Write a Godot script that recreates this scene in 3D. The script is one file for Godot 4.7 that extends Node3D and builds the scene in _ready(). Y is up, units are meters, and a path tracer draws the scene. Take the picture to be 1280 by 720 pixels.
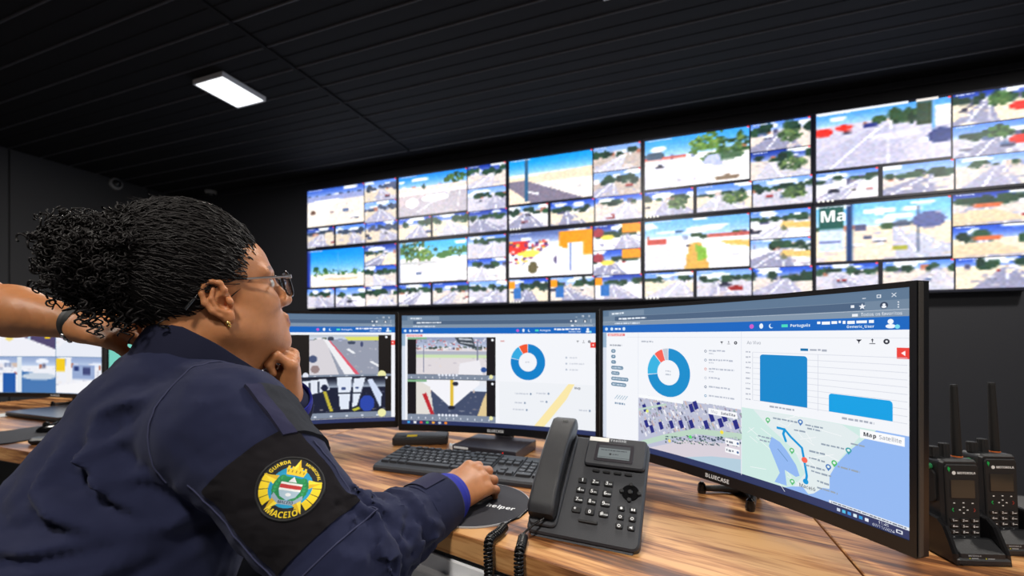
extends Node3D
# A city surveillance control room: an operator in a navy uniform at a desk of curved monitors, a video wall behind.
# World: the video wall lies along x and the view goes towards -z. Points of the operator's station are given in a
# frame turned 19.8 degrees about the vertical: sw(right, height, forward), in metres.

const TURN := 0.34557519
const EYE := 1.08
const DESK := 0.75

var taken := {}
var M := {}
var rng := RandomNumberGenerator.new()


# ------------------------------------------------------------------ mesh building
class MB:
	var v := PackedVector3Array()
	var n := PackedVector3Array()
	var t := PackedVector2Array()
	var c := PackedColorArray()
	var ix := PackedInt32Array()

	func vert(p: Vector3, nn: Vector3, uv := Vector2.ZERO, col := Color.WHITE) -> int:
		v.append(p)
		n.append(nn)
		t.append(uv)
		c.append(col)
		return v.size() - 1

	func tri(a: int, b: int, d: int) -> void:  # counter-clockwise from outside
		ix.append(a)
		ix.append(d)
		ix.append(b)

	func face(pts: Array, out: Vector3, uvs := []) -> void:
		var nn: Vector3 = (pts[1] - pts[0]).cross(pts[2] - pts[0])
		if nn.length_squared() < 1e-18 and pts.size() > 3:
			nn = (pts[2] - pts[0]).cross(pts[3] - pts[0])
		nn = nn.normalized()
		var flip := nn.dot(out) < 0.0
		if flip:
			nn = -nn
		var s := v.size()
		for i in pts.size():
			vert(pts[i], nn, uvs[i] if uvs else Vector2.ZERO)
		for i in range(1, pts.size() - 1):
			if flip:
				tri(s, s + i + 1, s + i)
			else:
				tri(s, s + i, s + i + 1)

	# box with chamfered edges
	func box(at: Vector3, size: Vector3, bevel := 0.002, B := Basis()) -> void:
		var h := size / 2.0
		bevel = minf(bevel, minf(h.x, minf(h.y, h.z)) * 0.98)
		var P := func(sx: float, sy: float, sz: float, ax: int) -> Vector3:
			var q := Vector3(sx * (h.x - (0.0 if ax == 0 else bevel)), sy * (h.y - (0.0 if ax == 1 else bevel)), sz * (h.z - (0.0 if ax == 2 else bevel)))
			return at + B * q
		for s: float in [-1.0, 1.0]:
			face([P.call(s, -1, -1, 0), P.call(s, 1, -1, 0), P.call(s, 1, 1, 0), P.call(s, -1, 1, 0)], B.x * s)
			face([P.call(-1, s, -1, 1), P.call(1, s, -1, 1), P.call(1, s, 1, 1), P.call(-1, s, 1, 1)], B.y * s)
			face([P.call(-1, -1, s, 2), P.call(1, -1, s, 2), P.call(1, 1, s, 2), P.call(-1, 1, s, 2)], B.z * s)
		if bevel <= 0.0:
			return
		for a: float in [-1.0, 1.0]:
			for b: float in [-1.0, 1.0]:
				face([P.call(a, b, -1, 0), P.call(a, b, 1, 0), P.call(a, b, 1, 1), P.call(a, b, -1, 1)], B.x * a + B.y * b)
				face([P.call(a, -1, b, 0), P.call(a, 1, b, 0), P.call(a, 1, b, 2), P.call(a, -1, b, 2)], B.x * a + B.z * b)
				face([P.call(-1, a, b, 1), P.call(1, a, b, 1), P.call(1, a, b, 2), P.call(-1, a, b, 2)], B.y * a + B.z * b)
				for d: float in [-1.0, 1.0]:
					face([P.call(a, b, d, 0), P.call(a, b, d, 1), P.call(a, b, d, 2)], B.x * a + B.y * b + B.z * d)

	# polygon (x, y) drawn out along z, edges chamfered
	func prism(poly: PackedVector2Array, z0: float, z1: float, X := Transform3D(), bevel := 0.0, uvs := 0.0) -> void:
		var m := poly.size()
		var area := 0.0
		for i in m:
			area += poly[i].cross(poly[(i + 1) % m])
		if area < 0.0:
			poly.reverse()
		var inner := poly
		if bevel > 0.0:
			inner = PackedVector2Array()
			for i in m:
				var e0 := (poly[i] - poly[(i + m - 1) % m]).normalized()
				var e1 := (poly[(i + 1) % m] - poly[i]).normalized()
				var n0 := Vector2(-e0.y, e0.x)
				var n1 := Vector2(-e1.y, e1.x)
				var mid := (n0 + n1).normalized()
				inner.append(poly[i] + mid * bevel / maxf(0.4, mid.dot(n0)))
		var tris := Geometry2D.triangulate_polygon(inner)
		for side in 2:
			var z := z1 if side else z0
			var out := X.basis.z * (1.0 if side else -1.0)
			for k in range(0, tris.size(), 3):
				var pts := []
				var us := []
				for j in 3:
					var q := inner[tris[k + j]]
					pts.append(X * Vector3(q.x, q.y, z))
					us.append(q * uvs)
				face(pts, out, us)
		for i in m:
			var a := poly[i]
			var b := poly[(i + 1) % m]
			var o := X.basis * Vector3(b.y - a.y, a.x - b.x, 0)
			var w := (b - a).length()
			face([X * Vector3(a.x, a.y, z0 + bevel), X * Vector3(b.x, b.y, z0 + bevel), X * Vector3(b.x, b.y, z1 - bevel), X * Vector3(a.x, a.y, z1 - bevel)], o, [Vector2(a.x * uvs, 0), Vector2(a.x + w, 0) * uvs, Vector2(a.x + w, z1 - z0) * uvs, Vector2(a.x, z1 - z0) * uvs])
			if bevel > 0.0:
				var c0 := inner[i]
				var c1 := inner[(i + 1) % m]
				face([X * Vector3(a.x, a.y, z0 + bevel), X * Vector3(b.x, b.y, z0 + bevel), X * Vector3(c1.x, c1.y, z0), X * Vector3(c0.x, c0.y, z0)], o - X.basis.z, [a * uvs, b * uvs, c1 * uvs, c0 * uvs])
				face([X * Vector3(a.x, a.y, z1 - bevel), X * Vector3(b.x, b.y, z1 - bevel), X * Vector3(c1.x, c1.y, z1), X * Vector3(c0.x, c0.y, z1)], o + X.basis.z, [a * uvs, b * uvs, c1 * uvs, c0 * uvs])

	# rows of points, smooth; outward is the side from which rows x columns run counter-clockwise
	func sheet(rows: Array, close_cols := false, close_rows := false, uvs := [], cols := []) -> void:
		var s := v.size()
		var R := rows.size()
		var C: int = rows[0].size()
		for r in R:
			for q in C:
				vert(rows[r][q], Vector3.ZERO, uvs[r][q] if uvs else Vector2(float(q) / maxi(1, C - 1), float(r) / maxi(1, R - 1)), cols[r] if cols else Color.WHITE)
		var from := ix.size()
		for r in (R if close_rows else R - 1):
			for q in (C if close_cols else C - 1):
				var a := s + r * C + q
				var b := s + r * C + (q + 1) % C
				var d := s + ((r + 1) % R) * C + (q + 1) % C
				var e := s + ((r + 1) % R) * C + q
				tri(a, b, d)
				tri(a, d, e)
		smooth(s, from)

	func smooth(first: int, from: int) -> void:
		for i in range(first, v.size()):
			n[i] = Vector3.ZERO
		for k in range(from, ix.size(), 3):
			var a := v[ix[k]]
			var nn := (v[ix[k + 2]] - a).cross(v[ix[k + 1]] - a)
			for j in 3:
				n[ix[k + j]] += nn
		for i in range(first, v.size()):
			n[i] = n[i].normalized() if n[i].length_squared() > 1e-24 else Vector3.UP

	# round bar along a path; r is one radius or a list
	func tube(path: Array, r: Variant, sides := 8, caps := true) -> void:
		var m := path.size()
		var s := v.size()
		var from := ix.size()
		var t0: Vector3 = (path[1] - path[0]).normalized()
		var a := t0.cross(Vector3.UP if absf(t0.y) < 0.9 else Vector3.RIGHT).normalized()
		for i in m:
			var tg: Vector3 = (path[mini(i + 1, m - 1)] - path[maxi(i - 1, 0)]).normalized()
			a = (a - tg * a.dot(tg)).normalized()
			var b := tg.cross(a)
			var rad: float = r[i] if r is Array else r
			for k in sides:
				var w := TAU * k / sides
				var nn := a * cos(w) + b * sin(w)
				vert(path[i] + nn * rad, nn)
		for i in m - 1:
			for k in sides:
				var p := s + i * sides + k
				var q := s + i * sides + (k + 1) % sides
				tri(p, q, q + sides)
				tri(p, q + sides, p + sides)
		if caps:
			for e in 2:
				var i := (m - 1) if e else 0
				var tg: Vector3 = (path[mini(i + 1, m - 1)] - path[maxi(i - 1, 0)]).normalized() * (1.0 if e else -1.0)
				var pts := []
				for k in sides:
					pts.append(v[s + i * sides + k])
				face(pts, tg)

	# profile of (radius, height) turned about y
	func lathe(profile: Array, segs := 24, X := Transform3D()) -> void:
		for i in profile.size() - 1:
			var p: Vector2 = profile[i]
			var q: Vector2 = profile[i + 1]
			if p.distance_to(q) < 1e-6:
				continue
			var nn := Vector2(q.y - p.y, p.x - q.x).normalized()
			var s := v.size()
			for k in segs + 1:
				var w := TAU * k / segs
				var d := Vector3(cos(w), 0, -sin(w))
				var no := (X.basis * (d * nn.x + Vector3.UP * nn.y)).normalized()
				vert(X * (d * p.x + Vector3.UP * p.y), no)
				vert(X * (d * q.x + Vector3.UP * q.y), no)
			for k in segs:
				var a := s + k * 2
				tri(a, a + 2, a + 3)
				tri(a, a + 3, a + 1)

	func ball(at: Vector3, r: Vector3, B := Basis(), rings := 10, segs := 16) -> void:
		var rows := []
		for i in rings + 1:
			var p := PI * i / rings - PI / 2
			var row := []
			for k in segs:
				var w := TAU * k / segs
				row.append(at + B * (Vector3(cos(p) * cos(w), sin(p), -cos(p) * sin(w)) * r))
			rows.append(row)
		sheet(rows, true)

	func mesh(off := Vector3.ZERO) -> ArrayMesh:
		var vv := v
		if off != Vector3.ZERO:
			vv = PackedVector3Array()
			vv.resize(v.size())
			for i in v.size():
				vv[i] = v[i] - off
		var arr := []
		arr.resize(Mesh.ARRAY_MAX)
		arr[Mesh.ARRAY_VERTEX] = vv
		arr[Mesh.ARRAY_NORMAL] = n
		arr[Mesh.ARRAY_TEX_UV] = t
		arr[Mesh.ARRAY_COLOR] = c
		arr[Mesh.ARRAY_INDEX] = ix
		var m := ArrayMesh.new()
		m.add_surface_from_arrays(Mesh.PRIMITIVE_TRIANGLES, arr)
		return m


# ------------------------------------------------------------------ soft solids: a distance field meshed as surface nets
class Field:
	var kind := PackedInt32Array()  # 0 tapered capsule, 1 ellipsoid, 2 ellipsoid taken away
	var a := PackedVector3Array()
	var b := PackedVector3Array()
	var ra := PackedFloat32Array()
	var rb := PackedFloat32Array()
	var k := PackedFloat32Array()
	var inv: Array[Basis] = []
	var wrinkle = null

	func cap(p: Vector3, q: Vector3, r0: float, r1: float, soft := 0.02) -> void:
		kind.append(0)
		a.append(p)
		b.append(q - p)
		ra.append(r0)
		rb.append(r1 - r0)
		k.append(soft)
		inv.append(Basis())

	func ell(p: Vector3, r: Vector3, soft := 0.02, B := Basis(), cut := false) -> void:
		kind.append(2 if cut else 1)
		a.append(p)
		b.append(r)
		ra.append(0.0)
		rb.append(0.0)
		k.append(soft)
		inv.append(B.inverse())

	func at(p: Vector3) -> float:
		var d := 1000.0
		for i in kind.size():
			var x: float
			var q := p - a[i]
			if kind[i] == 0:
				var ab := b[i]
				var t := clampf(q.dot(ab) / maxf(ab.length_squared(), 1e-12), 0.0, 1.0)
				x = (q - ab * t).length() - ra[i] - rb[i] * t
			else:
				q = inv[i] * q
				var r := b[i]
				var k0 := (q / r).length()
				var k1 := (q / (r * r)).length()
				x = k0 * (k0 - 1.0) / maxf(k1, 1e-9)
			var s := k[i]
			if kind[i] == 2:
				var h := maxf(s - absf(-d - x), 0.0) / s
				d = -(minf(-d, x) - h * h * s * 0.25)
			else:
				var h := maxf(s - absf(d - x), 0.0) / s
				d = minf(d, x) - h * h * s * 0.25
		if wrinkle != null:
			d -= wrinkle.call(p)
		return d

	func grad(p: Vector3, e := 0.002) -> Vector3:
		return Vector3(at(p + Vector3(e, 0, 0)) - at(p - Vector3(e, 0, 0)), at(p + Vector3(0, e, 0)) - at(p - Vector3(0, e, 0)), at(p + Vector3(0, 0, e)) - at(p - Vector3(0, 0, e))).normalized()

	# X places the solid's own axes; tint gives each point a colour
	func net(mb: MB, lo: Vector3, hi: Vector3, cell: float, X := Transform3D(), tint = null, flip := false) -> void:
		const B := 4
		var bx := int(ceil((hi.x - lo.x) / cell / B))
		var by := int(ceil((hi.y - lo.y) / cell / B))
		var bz := int(ceil((hi.z - lo.z) / cell / B))
		var nx := bx * B + 1
		var ny := by * B + 1
		var nz := bz * B + 1
		var val := PackedFloat32Array()
		val.resize(nx * ny * nz)
		val.fill(1000.0)
		var id := PackedInt32Array()
		id.resize(nx * ny * nz)
		id.fill(-1)
		var reach := cell * B * 0.87 * 1.7 + 0.012
		var blocks := []
		for i in bx:
			for j in by:
				for l in bz:
					if absf(at(lo + Vector3(i + 0.5, j + 0.5, l + 0.5) * cell * B)) > reach:
						continue
					blocks.append(Vector3i(i, j, l) * B)
					for x in range(i * B, i * B + B + 1):
						for y in range(j * B, j * B + B + 1):
							for z in range(l * B, l * B + B + 1):
								var w := (x * ny + y) * nz + z
								if val[w] == 1000.0:
									val[w] = at(lo + Vector3(x, y, z) * cell)
		var s := mb.v.size()
		var from := mb.ix.size()
		var off := [0, nz * ny, nz, nz * ny + nz, 1, nz * ny + 1, nz + 1, nz * ny + nz + 1]
		var edges := [[0, 1], [2, 3], [4, 5], [6, 7], [0, 2], [1, 3], [4, 6], [5, 7], [0, 4], [1, 5], [2, 6], [3, 7]]
		for blk: Vector3i in blocks:
			for x in range(blk.x, blk.x + B):
				for y in range(blk.y, blk.y + B):
					for z in range(blk.z, blk.z + B):
						var w := (x * ny + y) * nz + z
						var m := 0
						for q in 8:
							if val[w + off[q]] < 0.0:
								m |= 1 << q
						if m == 0 or m == 255:
							continue
						var sum := Vector3.ZERO
						var cnt := 0
						for e: Array in edges:
							var e0: int = e[0]
							var e1: int = e[1]
							var va := val[w + off[e0]]
							var vb := val[w + off[e1]]
							if (va < 0.0) == (vb < 0.0):
								continue
							var f := va / (va - vb)
							var pa := Vector3(e0 & 1, (e0 >> 1) & 1, e0 >> 2)
							var pb := Vector3(e1 & 1, (e1 >> 1) & 1, e1 >> 2)
							sum += pa.lerp(pb, f)
							cnt += 1
						var p := lo + (Vector3(x, y, z) + sum / cnt) * cell
						id[w] = mb.vert(X * p, Vector3.ZERO, Vector2.ZERO, tint.call(p) if tint != null else Color.WHITE)
		for blk: Vector3i in blocks:
			for x in range(blk.x, blk.x + B):
				for y in range(blk.y, blk.y + B):
					for z in range(blk.z, blk.z + B):
						var w := (x * ny + y) * nz + z
						var inside := val[w] < 0.0
						for ax in 3:
							var st: int = [ny * nz, nz, 1][ax]
							if (val[w + st] < 0.0) == inside:
								continue
							var s1: int = [nz, 1, ny * nz][ax]
							var s2: int = [1, ny * nz, nz][ax]
							if w - s1 - s2 < 0:
								continue
							var q0 := id[w]
							var q1 := id[w - s1]
							var q2 := id[w - s1 - s2]
							var q3 := id[w - s2]
							if q0 < 0 or q1 < 0 or q2 < 0 or q3 < 0:
								continue
							if inside != flip:
								mb.tri(q0, q1, q2)
								mb.tri(q0, q2, q3)
							else:
								mb.tri(q0, q2, q1)
								mb.tri(q0, q3, q2)
		mb.smooth(s, from)


# ------------------------------------------------------------------ small helpers
func sw(x: float, y: float, d: float) -> Vector3:
	return Vector3(x * cos(TURN) - d * sin(TURN), y, -(x * sin(TURN) + d * cos(TURN)))


func sv(x: float, y: float, d: float) -> Vector3:
	return sw(x, y, d)


func facing(right: Vector3) -> Basis:  # upright axes whose x is that direction
	var x := Vector3(right.x, 0, right.z).normalized()
	return Basis(x, Vector3.UP, x.cross(Vector3.UP))


func numbered(called: String) -> String:
	var k: int = taken.get(called, -1) + 1
	taken[called] = k
	return called if k == 0 else "%s_%03d" % [called, k]


func tag(o: Node3D, label: String, category: String, group := "", kind := "") -> void:
	o.set_meta("label", label)
	o.set_meta("category", category)
	if group:
		o.set_meta("group", group)
	if kind:
		o.set_meta("kind", kind)


func thing(called: String, label: String, category: String, X := Transform3D(), group := "") -> Node3D:
	var o := Node3D.new()
	o.name = numbered(called)
	add_child(o)
	o.transform = X
	tag(o, label, category, group)
	return o


func part(o: Node, called: String, mb: Variant, m: Material, label := "", off := Vector3.ZERO) -> MeshInstance3D:
	var p := MeshInstance3D.new()
	p.name = numbered(called) if o == self else called
	p.mesh = mb.mesh(off) if mb is MB else mb
	for i in p.mesh.get_surface_count():
		p.set_surface_override_material(i, m)
	o.add_child(p, true)
	if label:
		p.set_meta("label", label)
	return p


func mat(col: Color, rough := 0.6, metal := 0.0, spec := 0.5) -> StandardMaterial3D:
	var m := StandardMaterial3D.new()
	m.albedo_color = col
	m.roughness = rough
	m.metallic = metal
	m.metallic_specular = spec
	return m


func grain(m: StandardMaterial3D, tex: Texture2D, scale: float, depth: float) -> StandardMaterial3D:
	m.heightmap_enabled = true
	m.heightmap_texture = tex
	m.heightmap_scale = depth
	m.uv1_triplanar = true
	m.uv1_world_triplanar = true
	m.uv1_scale = Vector3.ONE * scale
	return m


func noise_tex(freq: float, octaves := 3, seed_ := 1, size := 256) -> NoiseTexture2D:
	var f := FastNoiseLite.new()
	f.seed = seed_
	f.noise_type = FastNoiseLite.TYPE_SIMPLEX_SMOOTH
	f.frequency = freq
	f.fractal_octaves = octaves
	var t := NoiseTexture2D.new()
	t.width = size
	t.height = size
	t.seamless = true
	t.noise = f
	return t


func picture(im: Image) -> ImageTexture:
	return ImageTexture.create_from_image(im)


func lit(im: Image, energy := 1.0) -> StandardMaterial3D:
	var m := StandardMaterial3D.new()
	m.albedo_color = Color(0.02, 0.02, 0.022)
	m.roughness = 0.45
	m.emission_enabled = true
	m.emission = Color.BLACK
	m.emission_texture = picture(im)
	m.emission_energy_multiplier = energy
	m.texture_repeat = false
	return m


func printed(im: Image, rough := 0.7) -> StandardMaterial3D:
	var m := mat(Color.WHITE, rough)
	m.albedo_texture = picture(im)
	m.texture_repeat = false
	return m


func rrect(w: float, h: float, r: float, seg := 4, at := Vector2.ZERO) -> PackedVector2Array:
	var p := PackedVector2Array()
	for q in 4:
		var cx := (w / 2 - r) * (1.0 if q == 0 or q == 3 else -1.0)
		var cy := (h / 2 - r) * (1.0 if q < 2 else -1.0)
		for i in seg + 1:
			var an := PI / 2 * (q + float(i) / seg)
			p.append(at + Vector2(cx + r * cos(an), cy + r * sin(an)))
	return p


func circle(r: float, seg := 20, at := Vector2.ZERO) -> PackedVector2Array:
	var p := PackedVector2Array()
	for i in seg:
		p.append(at + Vector2(cos(TAU * i / seg), sin(TAU * i / seg)) * r)
	return p


var fonts := {}


func font(bold := false) -> Font:
	if not fonts.has(bold):
		var f := SystemFont.new()
		f.font_names = PackedStringArray(["Droid Sans"])
		if bold:
			f.font_weight = 700
		fonts[bold] = f
	return fonts[bold]


# flat lettering as a mesh: height of capitals in metres, centred on the origin, in the x-y plane
func letters(text: String, height: float, depth := 0.0003, bold := true) -> TextMesh:
	var t := TextMesh.new()
	t.text = text
	t.font = font(bold)
	t.font_size = 32
	t.pixel_size = height / 23.0
	t.depth = depth
	t.curve_step = 2.0
	return t


func lettering(o: Node, text: String, height: float, X: Transform3D, m: Material, called := "lettering") -> MeshInstance3D:
	var p := part(o, called, letters(text, height), m)
	p.transform = X
	return p


# ------------------------------------------------------------------ drawing what the screens and badges show
func canvas(w: int, h: int, col: Color) -> Image:
	var im := Image.create(w, h, false, Image.FORMAT_RGBA8)
	im.fill(col)
	return im


func rect(im: Image, x: float, y: float, w: float, h: float, col: Color) -> void:
	im.fill_rect(Rect2i(int(round(x)), int(round(y)), maxi(1, int(round(w))), maxi(1, int(round(h)))), col)


func poly(im: Image, pts: PackedVector2Array, col: Color) -> void:
	var lo := 1e9
	var hi := -1e9
	for p in pts:
		lo = minf(lo, p.y)
		hi = maxf(hi, p.y)
	var m := pts.size()
	for y in range(maxi(0, int(floor(lo))), mini(im.get_height(), int(ceil(hi)) + 1)):
		var yc := y + 0.5
		var xs := PackedFloat32Array()
		for i in m:
			var a := pts[i]
			var b := pts[(i + 1) % m]
			if (a.y <= yc) != (b.y <= yc):
				xs.append(a.x + (yc - a.y) / (b.y - a.y) * (b.x - a.x))
		xs.sort()
		for i in range(0, xs.size() - 1, 2):
			var x0 := int(round(xs[i]))
			var x1 := int(round(xs[i + 1]))
			if x1 > x0:
				im.fill_rect(Rect2i(x0, y, x1 - x0, 1), col)


func disc(im: Image, x: float, y: float, rx: float, ry: float, col: Color) -> void:
	var p := PackedVector2Array()
	for i in 28:
		p.append(Vector2(x + rx * cos(TAU * i / 28), y + ry * sin(TAU * i / 28)))
	poly(im, p, col)


func sector(im: Image, at: Vector2, r0: float, r1: float, from: float, to: float, col: Color, squash := 1.0) -> void:  # degrees clockwise from the top
	var p := PackedVector2Array()
	var k := maxi(3, int((to - from) / 6))
	for i in k + 1:
		var w := deg_to_rad(lerpf(from, to, float(i) / k))
		p.append(at + Vector2(sin(w) * squash, -cos(w)) * r1)
	for i in k + 1:
		var w := deg_to_rad(lerpf(to, from, float(i) / k))
		p.append(at + Vector2(sin(w) * squash, -cos(w)) * r0)
	poly(im, p, col)


func stroke(im: Image, pts: Array, w: float, col: Color) -> void:
	for i in pts.size() - 1:
		var a: Vector2 = pts[i]
		var b: Vector2 = pts[i + 1]
		var s := (b - a).normalized().orthogonal() * w / 2
		poly(im, PackedVector2Array([a + s, b + s, b - s, a - s]), col)
		if w > 3.0:
			disc(im, b.x, b.y, w / 2, w / 2, col)


# text with its middle line at y; align -1 left, 0 centre, 1 right; place maps a point of the text to the picture
func words(im: Image, text: String, x: float, y: float, h: float, col: Color, align := -1, bold := false, place = null) -> void:
	var t := letters(text, 1.0, 0.0, bold)
	var arr := t.get_mesh_arrays()
	var vs: PackedVector3Array = arr[Mesh.ARRAY_VERTEX]
	if vs.is_empty():
		return
	var ids: PackedInt32Array = arr[Mesh.ARRAY_INDEX] if arr[Mesh.ARRAY_INDEX] != null else PackedInt32Array(range(vs.size()))
	var lo := 1e9
	var hi := -1e9
	for p in vs:
		lo = minf(lo, p.x)
		hi = maxf(hi, p.x)
	var ox: float = [-lo, -(lo + hi) / 2, -hi][align + 1]
	for i in range(0, ids.size(), 3):
		var pts := PackedVector2Array()
		for j in 3:
			var p := vs[ids[i + j]]
			var q := Vector2((p.x + ox) * h, -p.y * h)
			pts.append(place.call(q) if place != null else Vector2(x, y) + q)
		poly(im, pts, col)


# a line of print too small to read
func squiggle(im: Image, x: float, y: float, w: float, h: float, col: Color) -> void:
	var at := x
	while at < x + w:
		var l := minf(rng.randf_range(0.6, 3.2) * h, x + w - at)
		rect(im, at, y - h / 2 + rng.randf_range(0, h * 0.15), l, h * rng.randf_range(0.75, 1.0), col)
		at += l + h * 0.45


func C8(r: int, g: int, b: int) -> Color:
	return Color8(r, g, b)


# one street camera's picture: sky, skyline, ground, road; then shapes given as [kind, x, y, w, h, colour] in fractions
func feed(look: Dictionary, w: int, h: int, small := 96, soft := 0) -> Image:
	var sw_ := small
	var sh_ := int(small * 0.6)
	var sky: Color = look.get("sky", C8(120, 175, 245))
	var hor: float = look.get("hor", 0.36)
	var ground: Color = look.get("ground", C8(236, 228, 226))
	var im := canvas(sw_, sh_, ground)
	for y in int(hor * sh_):
		rect(im, 0, y, sw_, 1, sky.lerp(C8(222, 236, 255), pow(y / (hor * sh_), 1.6) * 0.8))
	for k in look.get("clouds", 2):
		disc(im, rng.randf() * sw_, rng.randf() * hor * sh_ * 0.8, rng.randf_range(6, 16), rng.randf_range(1.5, 4), C8(238, 243, 255))
	for k in look.get("blocks", 5):
		var bw := rng.randf_range(3, 10)
		rect(im, rng.randf() * sw_, hor * sh_ - rng.randf_range(1, 5), bw, 6, [C8(210, 190, 180), C8(180, 120, 100), C8(150, 160, 190), C8(235, 230, 235), C8(90, 90, 120)][rng.randi() % 5])
	for k in look.get("trees", 8):
		var c0: Color = look.get("leaf", C8(64, 98, 60))
		var tx: float = look.get("tx", 0.5) * sw_ + rng.randf_range(-0.5, 0.5) * look.get("tw", 1.0) * sw_
		disc(im, tx, hor * sh_ + rng.randf_range(-4, 1) * look.get("th", 1.0), rng.randf_range(3, 7), rng.randf_range(2, 4) * look.get("th", 1.0), c0.lerp(C8(25, 40, 40), rng.randf() * 0.7))
	if look.get("road", true):
		var vx: float = look.get("vx", 0.5) * sw_
		var rc: Color = look.get("tar", C8(178, 176, 196))
		var spread: float = look.get("spread", 0.5)
		var bx: float = look.get("bx", 0.5) * sw_
		poly(im, PackedVector2Array([Vector2(vx - 2, hor * sh_ + 1), Vector2(vx + 4, hor * sh_ + 1), Vector2(bx + spread * sw_, sh_), Vector2(bx - spread * sw_, sh_)]), rc)
		stroke(im, [Vector2(vx, hor * sh_ + 2), Vector2(bx - 0.1 * sw_, sh_)], 1.6, C8(244, 244, 250))
		stroke(im, [Vector2(vx + 3, hor * sh_ + 2), Vector2(bx + spread * 0.7 * sw_, sh_)], 1.2, C8(240, 238, 236))
	for k in look.get("cars", 2):
		var cy := rng.randf_range(hor + 0.08, 0.85)
		var cw := rng.randf_range(2, 7) * (0.4 + cy)
		var cc: Color = [C8(245, 245, 250), C8(40, 42, 60), C8(150, 40, 40), C8(90, 110, 150)][rng.randi() % 4]
		var cxx := rng.randf() * sw_
		disc(im, cxx, cy * sh_, cw, cw * 0.42, cc)
		rect(im, cxx - cw * 0.9, cy * sh_ + cw * 0.3, cw * 1.8, 1, C8(60, 60, 78))
	for k in look.get("specks", 40 if small > 60 else 14):
		var gy := rng.randf_range(hor, 1.0)
		var here := im.get_pixel(rng.randi() % sw_, clampi(int(gy * sh_), 0, sh_ - 1))
		disc(im, rng.randf() * sw_, gy * sh_, rng.randf_range(1, 7) * gy, rng.randf_range(0.6, 2.0), here.lerp([C8(150, 146, 166), C8(250, 244, 240), C8(236, 214, 196)][rng.randi() % 3], 0.35))
	for s: Array in look.get("shapes", []):
		var x: float = s[1] * sw_
		var y: float = s[2] * sh_
		if s[0] == "r":
			rect(im, x, y, s[3] * sw_, s[4] * sh_, s[5])
		elif s[0] == "e" and s[5].g > s[5].r and s[5].g > s[5].b and s[4] > 0.08:  # a crown of leaves
			for k in 46:
				var turn := rng.randf() * TAU
				var l := sqrt(rng.randf())
				var tone: Color = s[5].lerp([C8(16, 34, 26), C8(150, 180, 96), C8(90, 120, 70)][rng.randi() % 3], rng.randf() * 0.6)
				disc(im, x + cos(turn) * l * s[3] * sw_, y + sin(turn) * l * s[4] * sh_, rng.randf_range(1.2, 4.0), rng.randf_range(1.0, 3.0), tone)
		elif s[0] == "e":
			disc(im, x, y, s[3] * sw_, s[4] * sh_, s[5])
		elif s[0] == "p":
			var pts := PackedVector2Array()
			for q in range(1, s.size() - 1, 2):
				pts.append(Vector2(s[q] * sw_, s[q + 1] * sh_))
			poly(im, pts, s[-1])
		elif s[0] == "b":  # a crowd of small blobs
			for k in int(s[6]):
				var cc: Color = s[5][rng.randi() % s[5].size()]
				disc(im, x + rng.randf() * s[3] * sw_, y + rng.randf() * s[4] * sh_, rng.randf_range(1, 3), rng.randf_range(1, 2.4), cc)
	if soft > 0:
		im.resize(soft, int(soft * 0.6), Image.INTERPOLATE_BILINEAR)
		for y in im.get_height():
			for x in soft:
				var c := im.get_pixel(x, y)
				if look.get("clean", false):
					break
				var k := rng.randf_range(0.95, 1.06)
				im.set_pixel(x, y, Color(clampf(c.r * k + rng.randf_range(-0.02, 0.02), 0, 1), clampf(c.g * k, 0, 1), clampf(c.b * k + rng.randf_range(-0.01, 0.03), 0, 1)))
	im.resize(w, h, Image.INTERPOLATE_CUBIC)
	return im


func small_look(base: Dictionary) -> Dictionary:
	var d := {}
	d.sky = [C8(40, 84, 200), C8(90, 140, 235), C8(30, 60, 160), C8(120, 165, 240)][rng.randi() % 4]
	d.hor = rng.randf_range(0.28, 0.42)
	d.ground = base.get("small_ground", [C8(240, 236, 238), C8(226, 214, 204), C8(208, 204, 216), C8(236, 222, 196)][rng.randi() % 4])
	d.tar = [C8(176, 174, 196), C8(205, 202, 214), C8(150, 150, 176)][rng.randi() % 3]
	d.vx = rng.randf_range(0.25, 0.75)
	d.bx = rng.randf_range(0.1, 0.9)
	d.spread = rng.randf_range(0.3, 0.6)
	d.trees = rng.randi_range(6, 14)
	d.th = rng.randf_range(0.8, 1.5)
	d.cars = rng.randi_range(0, 2)
	d.leaf = base.get("leaf", C8(50, 85, 60))
	d.shapes = base.get("small_shapes", [])
	return d


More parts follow.
